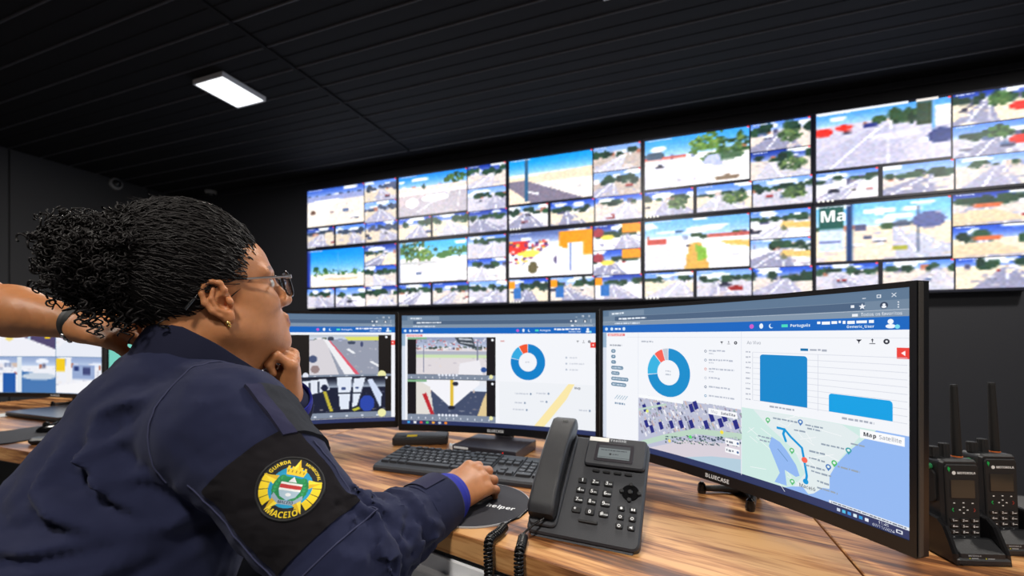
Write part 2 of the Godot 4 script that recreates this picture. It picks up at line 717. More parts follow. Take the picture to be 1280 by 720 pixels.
func wall_picture(big: Dictionary, margin := 0.015) -> Image:
	var W := 640
	var H := 360
	var im := canvas(W, H, C8(14, 16, 30))
	var l := int(W * margin)
	var cells := [[l, 10, int(W * 0.655) - l, int(H * 0.635) - 10]]
	for i in 2:
		cells.append([int(W * 0.665), 8 + int(H * 0.325 * i), int(W * 0.325), int(H * 0.315)])
	for i in 3:
		cells.append([l + int(W * 0.332 * i), int(H * 0.67), int(W * 0.322) - (l if i == 0 else 0), int(H * 0.305)])
	for k in cells.size():
		var q: Array = cells[k]
		var look: Dictionary = big if k == 0 else small_look(big)
		if k > 0 and k < 3 and big.has("small"):
			look.merge(big.small, true)
		im.blit_rect(feed(look, q[2], q[3], 110 if k == 0 else 56, 46 if k == 0 else 26), Rect2i(0, 0, q[2], q[3]), Vector2i(q[0], q[1]))
		disc(im, q[0] + q[2] - 4, q[1] + 1, 4, 3.4, C8(255, 70, 80))
		squiggle(im, q[0] + 8, q[1] + 3, q[2] * 0.25, 3, C8(220, 230, 250))
	if big.get("bar", false):
		rect(im, l, 3, W * 0.45, 9, C8(225, 228, 236))
		rect(im, W * 0.5, 3, W * 0.1, 9, C8(230, 222, 214))
	for k in 4:
		disc(im, l + 8 + k * 15, H - 9, 4.5, 4.5, C8(248, 246, 235))
	if big.has("sign"):
		words(im, big.sign, W * 0.1, H * 0.14, 44, C8(245, 248, 246), 0, true)
	return im


func wall_looks() -> Array:
	var orange := C8(250, 150, 20)
	var red := C8(225, 50, 40)
	var sand := C8(238, 220, 190)
	return [[
		{"sky": C8(60, 100, 200), "hor": 0.24, "ground": C8(240, 230, 216), "trees": 12, "leaf": C8(90, 100, 130), "road": false, "cars": 2, "shapes": [["r", 0, 0.2, 1, 0.12, C8(150, 160, 205)], ["e", 0.35, 0.35, 0.3, 0.06, C8(248, 246, 250)], ["p", 0, 0.42, 0.5, 0.36, 0.3, 1, 0, 1, C8(244, 236, 224)], ["e", 0.1, 0.62, 0.05, 0.06, C8(110, 84, 70)], ["e", 0.45, 0.66, 0.05, 0.02, C8(150, 130, 130)]], "small_ground": C8(222, 208, 186)},
		{"sky": C8(30, 140, 240), "hor": 0.3, "ground": C8(206, 192, 194), "trees": 0, "vx": 0.9, "bx": 0.3, "spread": 0.8, "tar": C8(190, 182, 190), "shapes": [["r", 0, 0.3, 1, 0.14, C8(244, 222, 212)], ["e", 0.85, 0.17, 0.13, 0.11, C8(60, 96, 50)], ["e", 0.72, 0.2, 0.05, 0.07, C8(70, 100, 50)], ["e", 0.38, 0.3, 0.025, 0.07, C8(50, 80, 70)], ["r", 0, 0.42, 1, 0.05, C8(250, 244, 238)], ["e", 0.55, 0.6, 0.2, 0.09, C8(252, 252, 255)], ["e", 0.2, 0.68, 0.1, 0.12, C8(252, 252, 255)]]},
		{"sky": C8(20, 150, 230), "hor": 0.36, "ground": C8(248, 240, 228), "trees": 0, "clouds": 0, "blocks": 0, "cars": 0, "road": false, "shapes": [["p", 0, 0.42, 1, 0.33, 1, 0.55, 0, 0.55, sand], ["p", 0, 0.48, 0.2, 0.48, 0.9, 1, 0, 1, C8(128, 120, 138)], ["p", 0, 0.62, 0.28, 1, 0, 1, C8(250, 226, 200)], ["r", 0.2, 0.0, 0.04, 0.95, C8(50, 96, 130)], ["p", 0.22, 0.72, 0.38, 0.8, 0.36, 0.84, 0.24, 0.76, C8(250, 250, 252)]], "small": {"sky": C8(120, 160, 220), "ground": C8(196, 180, 170)}},
		{"sky": C8(60, 160, 240), "hor": 0.38, "ground": C8(250, 248, 248), "trees": 0, "vx": 0.2, "bx": 0.1, "spread": 0.3, "tar": C8(226, 222, 232), "shapes": [["r", 0, 0.36, 0.42, 0.06, C8(200, 90, 80)], ["e", 0.1, 0.33, 0.1, 0.08, C8(70, 90, 110)], ["e", 0.72, 0.28, 0.27, 0.3, C8(74, 110, 50)], ["e", 0.6, 0.2, 0.14, 0.15, C8(100, 140, 60)], ["e", 0.86, 0.34, 0.14, 0.2, C8(60, 92, 52)], ["e", 0.76, 0.5, 0.2, 0.08, C8(80, 110, 80)], ["p", 0.55, 0.6, 0.62, 0.45, 0.72, 0.45, 0.78, 0.7, C8(190, 196, 230)], ["r", 0.24, 0.4, 0.012, 0.6, C8(230, 230, 240)], ["e", 0.8, 0.92, 0.12, 0.05, C8(140, 120, 100)]], "small_shapes": [["e", 0.7, 0.55, 0.2, 0.2, C8(80, 104, 70)]]},
		{"bar": true, "sky": C8(80, 160, 235), "hor": 0.24, "ground": C8(206, 202, 220), "trees": 10, "tx": 0.6, "tw": 0.45, "th": 1.8, "vx": 0.55, "bx": 0.2, "spread": 0.5, "tar": C8(190, 188, 210), "shapes": [["e", 0.06, 0.33, 0.08, 0.07, red], ["e", 0.22, 0.28, 0.07, 0.05, red], ["e", 0.42, 0.3, 0.06, 0.04, C8(50, 60, 130)], ["r", 0.76, 0.02, 0.1, 0.4, C8(60, 78, 60)], ["r", 0.86, 0.0, 0.025, 0.5, C8(110, 170, 230)], ["r", 0.9, 0.15, 0.1, 0.3, C8(240, 232, 230)], ["e", 0.93, 0.62, 0.09, 0.13, C8(44, 60, 120)], ["p", 0.4, 0.5, 0.75, 0.44, 0.8, 0.55, 0.5, 0.6, C8(222, 218, 228)]], "small": {"shapes": [["e", 0.6, 0.3, 0.12, 0.18, C8(70, 110, 60)], ["e", 0.92, 0.6, 0.2, 0.14, red]]}},
	], [
		{"sky": C8(10, 140, 245), "hor": 0.66, "ground": C8(250, 240, 226), "trees": 0, "blocks": 0, "clouds": 0, "road": false, "cars": 0, "shapes": [["r", 0, 0, 0.05, 1, C8(40, 60, 150)], ["b", 0.1, 0.55, 0.9, 0.14, [C8(60, 110, 50), C8(90, 140, 60), C8(40, 80, 50)], 60], ["e", 0.16, 0.5, 0.05, 0.06, C8(40, 90, 60)], ["e", 0.32, 0.54, 0.04, 0.06, C8(50, 100, 60)], ["r", 0.155, 0.5, 0.012, 0.22, C8(60, 70, 60)], ["r", 0.55, 0.06, 0.01, 0.6, C8(90, 160, 220)], ["e", 0.6, 0.8, 0.3, 0.03, C8(226, 190, 150)]]},
		{"sky": C8(60, 180, 245), "hor": 0.42, "ground": C8(252, 246, 244), "trees": 0, "blocks": 0, "road": false, "cars": 1, "shapes": [["e", 0.28, 0.22, 0.28, 0.3, C8(72, 110, 44)], ["e", 0.15, 0.2, 0.15, 0.25, C8(50, 84, 40)], ["e", 0.4, 0.32, 0.12, 0.14, C8(100, 140, 60)], ["e", 0.86, 0.3, 0.18, 0.14, C8(66, 120, 50)], ["e", 0.66, 0.36, 0.1, 0.08, C8(70, 120, 60)], ["r", 0.3, 0.4, 0.02, 0.2, C8(90, 80, 60)], ["r", 0, 0, 0.03, 1, C8(120, 130, 160)], ["e", 0.3, 0.52, 0.3, 0.05, C8(200, 200, 200)]]},
		{"sky": C8(90, 110, 170), "hor": 0.25, "ground": C8(250, 246, 248), "trees": 0, "blocks": 4, "road": false, "cars": 0, "shapes": [["r", 0, 0.18, 0.24, 0.3, red], ["r", 0.62, 0.04, 0.38, 0.26, orange], ["r", 0.62, 0.28, 0.1, 0.3, orange], ["r", 0.9, 0.28, 0.1, 0.3, orange], ["b", 0.0, 0.2, 0.5, 0.5, [C8(250, 200, 60), C8(120, 50, 120), red, C8(60, 60, 110), C8(245, 245, 250)], 90], ["e", 0.26, 0.48, 0.16, 0.07, C8(252, 226, 90)], ["p", 0, 1, 0.5, 0.3, 0.75, 0.45, 1, 0.8, 1, 1, C8(250, 246, 250)], ["e", 0.3, 0.8, 0.06, 0.14, C8(100, 92, 60)], ["r", 0.74, 0.3, 0.03, 0.6, C8(120, 140, 190)], ["e", 0.57, 0.65, 0.015, 0.09, C8(80, 70, 110)]], "small": {"shapes": [["r", 0.6, 0.0, 0.4, 0.36, orange], ["e", 0.3, 0.5, 0.14, 0.1, C8(250, 220, 90)], ["e", 0.1, 0.3, 0.12, 0.2, C8(160, 60, 70)]], "ground": C8(248, 244, 248)}, "small_shapes": [["r", 0.1, 0.35, 0.2, 0.5, C8(50, 110, 180)], ["r", 0.0, 0.1, 0.15, 0.3, orange]]},
		{"sky": C8(110, 180, 245), "hor": 0.36, "ground": C8(250, 248, 250), "clouds": 8, "trees": 4, "vx": 0.3, "bx": 0.0, "spread": 0.45, "tar": C8(226, 224, 236), "cars": 0, "shapes": [["r", 0.02, 0.36, 0.2, 0.1, C8(196, 80, 70)], ["r", 0.62, 0.33, 0.38, 0.06, C8(190, 90, 80)], ["p", 0.44, 0.5, 0.55, 0.48, 0.64, 1, 0.4, 1, C8(220, 170, 80)], ["p", 0.5, 0.52, 0.6, 0.6, 0.62, 0.8, 0.53, 0.86, C8(130, 180, 60)], ["p", 0.72, 0.47, 1, 0.5, 1, 0.62, 0.8, 0.56, C8(236, 190, 100)], ["e", 0.43, 0.54, 0.016, 0.03, C8(40, 40, 60)], ["r", 0.3, 0.22, 0.08, 0.05, C8(40, 80, 120)]], "small": {"shapes": [["p", 0.55, 0.4, 1, 0.5, 1, 0.7, 0.5, 0.6, C8(230, 190, 110)], ["p", 0.5, 0.7, 0.56, 0.5, 0.64, 0.75, C8(120, 120, 90)]]}},
		{"sign": "Ma", "sky": C8(110, 190, 245), "hor": 0.42, "ground": C8(244, 222, 196), "clouds": 7, "trees": 3, "vx": 0.6, "bx": 0.9, "spread": 0.3, "tar": C8(196, 196, 214), "shapes": [["r", 0.02, 0, 0.2, 0.42, C8(20, 84, 74)], ["r", 0.02, 0.42, 0.2, 0.4, C8(206, 220, 240)], ["r", 0.02, 0.62, 0.18, 0.04, C8(110, 120, 170)], ["r", 0.24, 0, 0.05, 1, C8(24, 60, 110)], ["r", 0.76, 0.1, 0.012, 0.8, C8(60, 80, 110)], ["e", 0.85, 0.36, 0.12, 0.14, C8(90, 100, 150)], ["e", 0.66, 0.4, 0.08, 0.05, C8(80, 90, 110)], ["e", 0.4, 0.6, 0.03, 0.03, C8(60, 70, 110)], ["e", 0.64, 0.82, 0.06, 0.05, C8(170, 170, 70)]], "small": {"shapes": [["e", 0.45, 0.4, 0.2, 0.08, C8(210, 110, 70)], ["p", 0, 0.6, 0.5, 0.5, 1, 0.9, 0, 1, C8(230, 206, 170)]]}},
	]]


# window frame of the program that all three of the operator's monitors show
func browser(W: int, H: int) -> Image:
	var im := canvas(W, H, C8(243, 245, 250))
	rect(im, 0, 0, W, H * 0.046, C8(92, 118, 146))
	rect(im, W * 0.03, H * 0.008, W * 0.17, H * 0.038, C8(118, 140, 164))
	squiggle(im, W * 0.045, H * 0.026, W * 0.06, H * 0.014, C8(220, 230, 240))
	rect(im, 0, H * 0.046, W, H * 0.04, C8(112, 134, 158))
	rect(im, W * 0.06, H * 0.049, W * 0.85, H * 0.034, C8(74, 98, 128))
	squiggle(im, W * 0.08, H * 0.066, W * 0.13, H * 0.014, C8(226, 234, 244))
	rect(im, 0, H * 0.086, W, H * 0.03, C8(128, 148, 170))
	squiggle(im, W * 0.06, H * 0.101, W * 0.12, H * 0.012, C8(214, 224, 236))
	rect(im, 0, H * 0.114, W, H * 0.054, C8(0, 100, 192))
	for k in 3:
		disc(im, W * [0.018, 0.045, 0.105][k], H * 0.141, W * 0.007, W * 0.007, C8(214, 234, 250))
	squiggle(im, W * 0.06, H * 0.141, W * 0.03, H * 0.016, C8(235, 244, 252))
	# right-hand end of the bars
	rect(im, W * 0.905, H * 0.03, W * 0.008, H * 0.003, C8(226, 232, 240))
	rect(im, W * 0.935, H * 0.02, W * 0.009, H * 0.014, C8(226, 232, 240))
	rect(im, W * 0.937, H * 0.023, W * 0.005, H * 0.008, C8(92, 118, 146))
	stroke(im, [Vector2(W * 0.965, H * 0.018), Vector2(W * 0.974, H * 0.034)], W * 0.0016, C8(226, 232, 240))
	stroke(im, [Vector2(W * 0.974, H * 0.018), Vector2(W * 0.965, H * 0.034)], W * 0.0016, C8(226, 232, 240))
	disc(im, W * 0.95, H * 0.066, W * 0.008, W * 0.008, C8(50, 66, 92))
	disc(im, W * 0.95, H * 0.063, W * 0.003, W * 0.003, C8(240, 244, 250))
	disc(im, W * 0.95, H * 0.072, W * 0.005, W * 0.003, C8(240, 244, 250))
	var star := PackedVector2Array()
	for k in 10:
		star.append(Vector2(W * 0.905, H * 0.066) + Vector2(sin(TAU * k / 10), -cos(TAU * k / 10)) * W * (0.008 if k % 2 == 0 else 0.0035))
	poly(im, star, C8(240, 244, 250))
	for k in 3:
		disc(im, W * 0.978, H * (0.056 + 0.01 * k), W * 0.0016, W * 0.0016, C8(236, 240, 246))
	rect(im, W * 0.88, H * 0.058, W * 0.008, H * 0.012, C8(236, 240, 246))
	words(im, "Todos os favoritos", W * 0.985, H * 0.101, H * 0.013, C8(240, 244, 250), 1)
	rect(im, W * 0.883, H * 0.096, W * 0.013, H * 0.012, C8(236, 240, 246))
	words(im, "Português", W * 0.73, H * 0.141, H * 0.014, C8(244, 248, 252), -1, true)
	rect(im, W * 0.705, H * 0.134, W * 0.018, H * 0.015, C8(70, 220, 190))
	squiggle(im, W * 0.8, H * 0.131, W * 0.13, H * 0.014, C8(244, 248, 252))
	words(im, "Generic_User", W * 0.93, H * 0.152, H * 0.012, C8(244, 248, 252), 1, true)
	disc(im, W * 0.615, H * 0.141, W * 0.007, W * 0.007, C8(206, 90, 200))
	disc(im, W * 0.645, H * 0.14, W * 0.006, W * 0.008, C8(236, 244, 252))
	disc(im, W * 0.675, H * 0.141, W * 0.007, W * 0.007, C8(220, 236, 250))
	disc(im, W * 0.678, H * 0.138, W * 0.006, W * 0.006, C8(0, 100, 192))
	disc(im, W * 0.963, H * 0.134, W * 0.006, W * 0.006, C8(240, 246, 252))
	disc(im, W * 0.963, H * 0.153, W * 0.01, W * 0.005, C8(240, 246, 252))
	disc(im, W * 0.976, H * 0.155, W * 0.005, W * 0.005, C8(120, 220, 240))
	# red tab at the right edge, tab strip at the left
	rect(im, W * 0.975, H * 0.24, W * 0.025, H * 0.045, C8(238, 64, 56))
	poly(im, PackedVector2Array([Vector2(W * 0.991, H * 0.252), Vector2(W * 0.983, H * 0.262), Vector2(W * 0.991, H * 0.273)]), C8(255, 240, 240))
	rect(im, 0, H * 0.17, W * 0.018, H * 0.8, C8(214, 222, 236))
	rect(im, 0, H * 0.17, W * 0.018, H * 0.11, C8(150, 178, 204))
	rect(im, W * 0.025, H * 0.176, W * 0.085, H * 0.018, C8(232, 120, 124))
	squiggle(im, W * 0.03, H * 0.185, W * 0.07, H * 0.009, C8(250, 226, 228))
	# taskbar
	rect(im, 0, H * 0.962, W, H * 0.038, C8(42, 54, 98))
	return im


func donut(im: Image, at: Vector2, r: float, cuts: Array) -> void:
	for q: Array in cuts:
		sector(im, at, r * 0.52, r, q[0] + 0.9, q[1] - 0.9, q[2])


func card_icons(im: Image, x: float, y: float, s: float) -> void:
	poly(im, PackedVector2Array([Vector2(x - s, y - s * 0.7), Vector2(x + s, y - s * 0.7), Vector2(x + s * 0.1, y + s * 0.2), Vector2(x + s * 0.1, y + s), Vector2(x - s * 0.2, y + s * 0.7), Vector2(x - s * 0.2, y + s * 0.2)]), C8(30, 34, 48))
	x += s * 4.6
	rect(im, x - s * 0.12, y - s, s * 0.24, s * 1.4, C8(40, 44, 58))
	poly(im, PackedVector2Array([Vector2(x - s * 0.5, y - s * 0.4), Vector2(x, y - s * 1.1), Vector2(x + s * 0.5, y - s * 0.4)]), C8(40, 44, 58))
	rect(im, x - s, y + s * 0.7, s * 2, s * 0.25, C8(40, 44, 58))
	x += s * 4.6
	disc(im, x, y, s, s, C8(30, 34, 48))
	disc(im, x, y, s * 0.42, s * 0.42, C8(243, 245, 250))


func right_screen() -> Image:
	var W := 1792
	var H := 1008
	var im := browser(W, H)
	var P := func(u: float, v: float) -> Vector2: return Vector2(u * W, v * H)
	rect(im, W * 0.173, H * 0.17, 3, H * 0.79, C8(222, 226, 236))
	rect(im, W * 0.581, H * 0.17, 3, H * 0.8, C8(222, 226, 236))
	rect(im, W * 0.12, H * 0.2, W * 0.88, 2, C8(216, 220, 230))
	squiggle(im, W * 0.035, H * 0.262, W * 0.06, H * 0.012, C8(150, 156, 170))
	for k in 7:
		var pw: float = [0.022, 0.022, 0.024, 0.06, 0.042, 0.085, 0.075][k]
		poly(im, rrect(W * pw, H * 0.026, H * 0.012, 4, Vector2(W * (0.042 + pw / 2), H * (0.305 + 0.041 * k))), C8(96, 132, 160))
		squiggle(im, W * 0.048, H * (0.305 + 0.041 * k), W * (pw - 0.012), H * 0.01, C8(200, 214, 228))
	for k in 5:
		stroke(im, [P.call(0.06 + 0.012 * k, 0.66), P.call(0.075 + 0.012 * k, 0.63)], 5, C8(150, 180, 200))
	squiggle(im, W * 0.06, H * 0.69, W * 0.05, H * 0.014, C8(110, 140, 170))
	squiggle(im, W * 0.188, H * 0.232, W * 0.055, H * 0.012, C8(180, 186, 198))
	card_icons(im, W * 0.515, H * 0.232, W * 0.0052)
	donut(im, P.call(0.307, 0.435), W * 0.09, [[0, 262, C8(0, 140, 204)], [262, 318, C8(48, 178, 226)], [318, 344, C8(248, 96, 82)], [344, 360, C8(196, 202, 214)]])
	squiggle(im, W * 0.296, H * 0.425, W * 0.022, H * 0.01, C8(190, 196, 208))
	squiggle(im, W * 0.296, H * 0.447, W * 0.022, H * 0.01, C8(190, 196, 208))
	for k in 7:
		var y := H * (0.285 + 0.054 * k)
		var cc: Color = [C8(70, 90, 120), C8(110, 130, 160), C8(220, 120, 110), C8(180, 190, 205), C8(40, 70, 110), C8(80, 140, 180), C8(190, 170, 165)][k]
		disc(im, W * 0.456, y, 8, 8, cc)
		disc(im, W * 0.456, y, 5, 5, C8(243, 245, 250))
		squiggle(im, W * 0.468, y - 4, W * [0.06, 0.085, 0.09, 0.04, 0.075, 0.09, 0.06][k], H * 0.01, C8(186, 192, 206))
		if k in [0, 1, 2]:
			squiggle(im, W * 0.468, y + 14, W * 0.018, H * 0.008, C8(200, 205, 216))
	words(im, "Ao Vivo", W * 0.6, H * 0.23, H * 0.017, C8(140, 146, 160))
	card_icons(im, W * 0.898, H * 0.216, W * 0.0062)
	rect(im, W * 0.757, H * 0.254, W * 0.02, H * 0.012, C8(0, 110, 170))
	squiggle(im, W * 0.782, H * 0.26, W * 0.042, H * 0.01, C8(170, 176, 190))
	for k in 10:
		rect(im, W * 0.62, H * (0.28 + 0.029 * k), W * 0.375, 2, C8(206, 210, 222))
		squiggle(im, W * 0.596, H * (0.28 + 0.029 * k), W * 0.016, H * 0.008, C8(186, 190, 202))
	rect(im, W * 0.618, H * 0.28, 2, H * 0.262, C8(190, 196, 208))
	rect(im, W * 0.802, H * 0.28, 2, H * 0.27, C8(206, 210, 222))
	for q: Array in [[0.641, 0.775, 0.292, C8(0, 134, 204)], [0.829, 0.967, 0.458, C8(0, 160, 228)]]:
		rect(im, W * q[0], H * q[2] + 12, W * (q[1] - q[0]), H * (0.541 - q[2]) - 12, q[3])
		poly(im, rrect(W * (q[1] - q[0]), 40, 14, 4, Vector2(W * (q[0] + q[1]) / 2, H * q[2] + 20)), q[3])
	squiggle(im, W * 0.67, H * 0.562, W * 0.07, H * 0.01, C8(170, 176, 190))
	squiggle(im, W * 0.86, H * 0.562, W * 0.07, H * 0.01, C8(170, 176, 190))
	# aerial picture of a sea front
	var ax := W * 0.175
	var aw := W * 0.405
	var ay := H * 0.605
	var ah := H * 0.357
	var A := func(u: float, v: float) -> Vector2: return Vector2(ax + u * aw, ay + v * ah)
	rect(im, ax, ay, aw, ah, C8(188, 192, 214))
	for k in 700:
		var u := rng.randf()
		var v := rng.randf()
		if v > 0.62 - 0.35 * u + 0.15:
			continue
		var s := rng.randf_range(0.008, 0.03)
		var p0: Vector2 = A.call(u, v)
		var cc: Color = [C8(222, 220, 228), C8(206, 184, 180), C8(160, 150, 170), C8(240, 240, 246), C8(150, 170, 170), C8(110, 116, 140), C8(196, 200, 214)][rng.randi() % 7]
		var d := Vector2(0.45, 0.9) * aw * s * rng.randf_range(0.8, 1.6)
		var e := Vector2(0.9, -0.4) * aw * s * 0.6
		poly(im, PackedVector2Array([p0, p0 + e, p0 + e + d, p0 + d]), cc)
	for q: Array in [[0.04, 0.2], [0.33, 0.42], [0.43, 0.38], [0.53, 0.34], [0.53, 0.06], [0.57, 0.0], [0.67, 0.3], [0.8, 0.22], [0.83, 0.12], [0.93, 0.2], [0.06, 0.5], [0.12, 0.58], [0.2, 0.12], [0.72, 0.16], [0.22, 0.48]]:
		var p1: Vector2 = A.call(q[0], q[1])
		poly(im, PackedVector2Array([p1, p1 + Vector2(26, -12), p1 + Vector2(44, 34), p1 + Vector2(18, 48)]), C8(32, 40, 130))
	stroke(im, [A.call(0.0, 0.98), A.call(0.3, 0.72), A.call(0.6, 0.5), A.call(1.0, 0.42)], 34, C8(188, 214, 196))
	stroke(im, [A.call(0.0, 0.3), A.call(0.3, 0.12)], 14, C8(190, 212, 200))
	poly(im, PackedVector2Array([A.call(0.12, 1), A.call(0.5, 0.7), A.call(1, 0.55), A.call(1, 1)]), C8(216, 208, 218))
	for k in 160:
		var u := rng.randf_range(0.3, 1.0)
		var p2: Vector2 = A.call(u, 0.88 - 0.36 * u + rng.randf_range(-0.08, 0.06))
		disc(im, p2.x, p2.y, rng.randf_range(3, 9), rng.randf_range(2, 6), [C8(80, 104, 110), C8(120, 150, 130), C8(60, 80, 100), C8(170, 180, 190)][rng.randi() % 4])
	poly(im, PackedVector2Array([A.call(0.5, 1.0), A.call(0.75, 0.86), A.call(1, 0.78), A.call(1, 1)]), C8(180, 206, 222))
	for q: Array in [[0.55, 0.62, C8(90, 220, 110)], [0.84, 0.42, C8(246, 226, 70)], [0.34, 0.78, C8(240, 220, 120)], [0.1, 0.3, C8(230, 240, 120)]]:
		var p3: Vector2 = A.call(q[0], q[1])
		disc(im, p3.x, p3.y, 11, 11, q[2])
	rect(im, ax, ay, aw * 0.48, H * 0.022, C8(248, 250, 252))
	rect(im, ax + aw * 0.72, ay + ah * 0.06, aw * 0.25, H * 0.036, C8(248, 249, 252))
	words(im, "Map", ax + aw * 0.745, ay + ah * 0.11, H * 0.016, C8(170, 174, 186))
	words(im, "Satellite", ax + aw * 0.955, ay + ah * 0.11, H * 0.016, C8(90, 94, 108), 1, true)
	for k in 2:
		rect(im, ax + aw * 0.87, ay + ah * (0.5 + 0.14 * k), aw * 0.12, H * 0.032, C8(248, 249, 252))
		squiggle(im, ax + aw * 0.88, ay + ah * (0.545 + 0.14 * k), aw * 0.06, H * 0.012, C8(130, 136, 150))
		disc(im, ax + aw * 0.975, ay + ah * (0.545 + 0.14 * k), 7, 7, C8(80, 110, 160))
	# street map with the coast
	var land := C8(206, 234, 228)
	var sea := C8(146, 184, 242)
	rect(im, W * 0.583, H * 0.59, W * 0.417, H * 0.372, land)
	poly(im, PackedVector2Array([P.call(0.62, 0.592), P.call(0.86, 0.592), P.call(0.9, 0.63), P.call(0.84, 0.79), P.call(0.83, 0.9), P.call(0.79, 0.955), P.call(0.74, 0.94), P.call(0.77, 0.86), P.call(0.74, 0.76), P.call(0.66, 0.66)]), C8(226, 236, 238))
	for k in 26:
		var a := Vector2(rng.randf_range(0.59, 0.84), rng.randf_range(0.6, 0.94))
		stroke(im, [P.call(a.x, a.y), P.call(a.x + rng.randf_range(0.01, 0.06), a.y + rng.randf_range(-0.05, 0.06))], 2.5, C8(246, 248, 250))
	var coast := PackedVector2Array()
	for q: Array in [[1.0, 0.59], [0.935, 0.59], [0.913, 0.631], [0.876, 0.704], [0.848, 0.775], [0.831, 0.839], [0.831, 0.9], [0.814, 0.905], [0.792, 0.945], [0.778, 0.957], [0.763, 0.93], [0.735, 0.945], [0.714, 0.962], [1.0, 0.962]]:
		coast.append(P.call(q[0], q[1]))
	poly(im, coast, sea)
	var lag := PackedVector2Array()
	for q: Array in [[0.676, 0.72], [0.7, 0.737], [0.72, 0.774], [0.745, 0.832], [0.755, 0.881], [0.745, 0.892], [0.714, 0.873], [0.72, 0.95], [0.685, 0.95], [0.7, 0.896], [0.685, 0.836], [0.668, 0.771]]:
		lag.append(P.call(q[0], q[1]))
	poly(im, lag, sea)
	stroke(im, [P.call(0.694, 0.775), P.call(0.708, 0.8), P.call(0.722, 0.825)], 4, C8(110, 150, 200))
	var way := C8(0, 150, 216)
	stroke(im, [P.call(0.691, 0.666), P.call(0.714, 0.668), P.call(0.71, 0.692), P.call(0.717, 0.725)], 12, way)
	stroke(im, [P.call(0.714, 0.668), P.call(0.731, 0.699), P.call(0.761, 0.741), P.call(0.767, 0.797), P.call(0.774, 0.871), P.call(0.771, 0.905)], 11, way)
	disc(im, W * 0.771, H * 0.9, 13, 13, way)
	disc(im, W * 0.768, H * 0.797, 14, 14, C8(250, 104, 84))
	var pins := [[0.665, 0.635, 0], [0.757, 0.615, 1], [0.734, 0.765, 0], [0.875, 0.701, 2], [0.842, 0.774, 3], [0.828, 0.799, 1], [0.735, 0.92, 0]]
	for q: Array in pins:
		var cc: Color = [C8(90, 190, 120), C8(70, 120, 190), C8(60, 160, 170), C8(80, 190, 110)][q[2]]
		var p4: Vector2 = P.call(q[0], q[1])
		disc(im, p4.x, p4.y, 12, 12, cc)
		poly(im, PackedVector2Array([p4 + Vector2(-10, 6), p4 + Vector2(10, 6), p4 + Vector2(0, 20)]), cc)
		disc(im, p4.x, p4.y, 6, 6, C8(230, 244, 240))
	for q: Array in [[0.68, 0.62, 0.07], [0.77, 0.625, 0.045], [0.775, 0.64, 0.035], [0.635, 0.73, 0.04], [0.64, 0.75, 0.03], [0.78, 0.745, 0.04], [0.78, 0.78, 0.04], [0.77, 0.82, 0.05], [0.785, 0.84, 0.05], [0.8, 0.88, 0.03], [0.8, 0.91, 0.05], [0.85, 0.785, 0.05], [0.81, 0.7, 0.055], [0.88, 0.67, 0.03], [0.74, 0.66, 0.03]]:
		squiggle(im, W * q[0], H * q[1], W * q[2], H * 0.009, C8(150, 164, 180))
	words(im, "Maceió", W * 0.775, H * 0.925, H * 0.017, C8(60, 66, 80), 0)
	rect(im, W * 0.9, H * 0.597, W * 0.09, H * 0.038, C8(250, 251, 253))
	words(im, "Map", W * 0.908, H * 0.616, H * 0.017, C8(40, 44, 56), -1, true)
	words(im, "Satellite", W * 0.984, H * 0.616, H * 0.016, C8(140, 146, 160), 1)
	rect(im, W * 0.83, H * 0.95, W * 0.17, H * 0.013, C8(232, 238, 246))
	squiggle(im, W * 0.835, H * 0.957, W * 0.16, H * 0.006, C8(110, 120, 140))
	# clock and tray
	for k in 6:
		rect(im, W * (0.848 + 0.0125 * k), H * 0.974, W * 0.008, H * 0.014, [C8(200, 210, 230), C8(80, 190, 230), C8(60, 150, 230), C8(220, 240, 250), C8(40, 150, 220), C8(230, 236, 246)][k])
	words(im, "11:45", W * 0.949, H * 0.973, H * 0.011, C8(240, 244, 250), 0)
	words(im, "07/11/2024", W * 0.949, H * 0.99, H * 0.011, C8(240, 244, 250), 0)
	rect(im, W * 0.974, H * 0.974, W * 0.012, H * 0.014, C8(236, 240, 248))
	rect(im, W * 0.976, H * 0.977, W * 0.008, H * 0.008, C8(42, 54, 98))
	return im


func player_bar(im: Image, x: float, y: float, w: float, h: float) -> void:
	rect(im, x, y, w, h, C8(128, 140, 160))
	for k in 12:
		rect(im, x + w * (0.04 + 0.08 * k), y + h * 0.5, w * 0.012, h * 0.3, C8(214, 220, 232))
	for k in 6:
		disc(im, x + w * (0.36 + 0.04 * k), y + h * 0.1, w * 0.014, w * 0.014, C8(228, 232, 244))
	disc(im, x + w * 0.95, y + h * 0.3, w * 0.022, w * 0.022, C8(236, 234, 170))


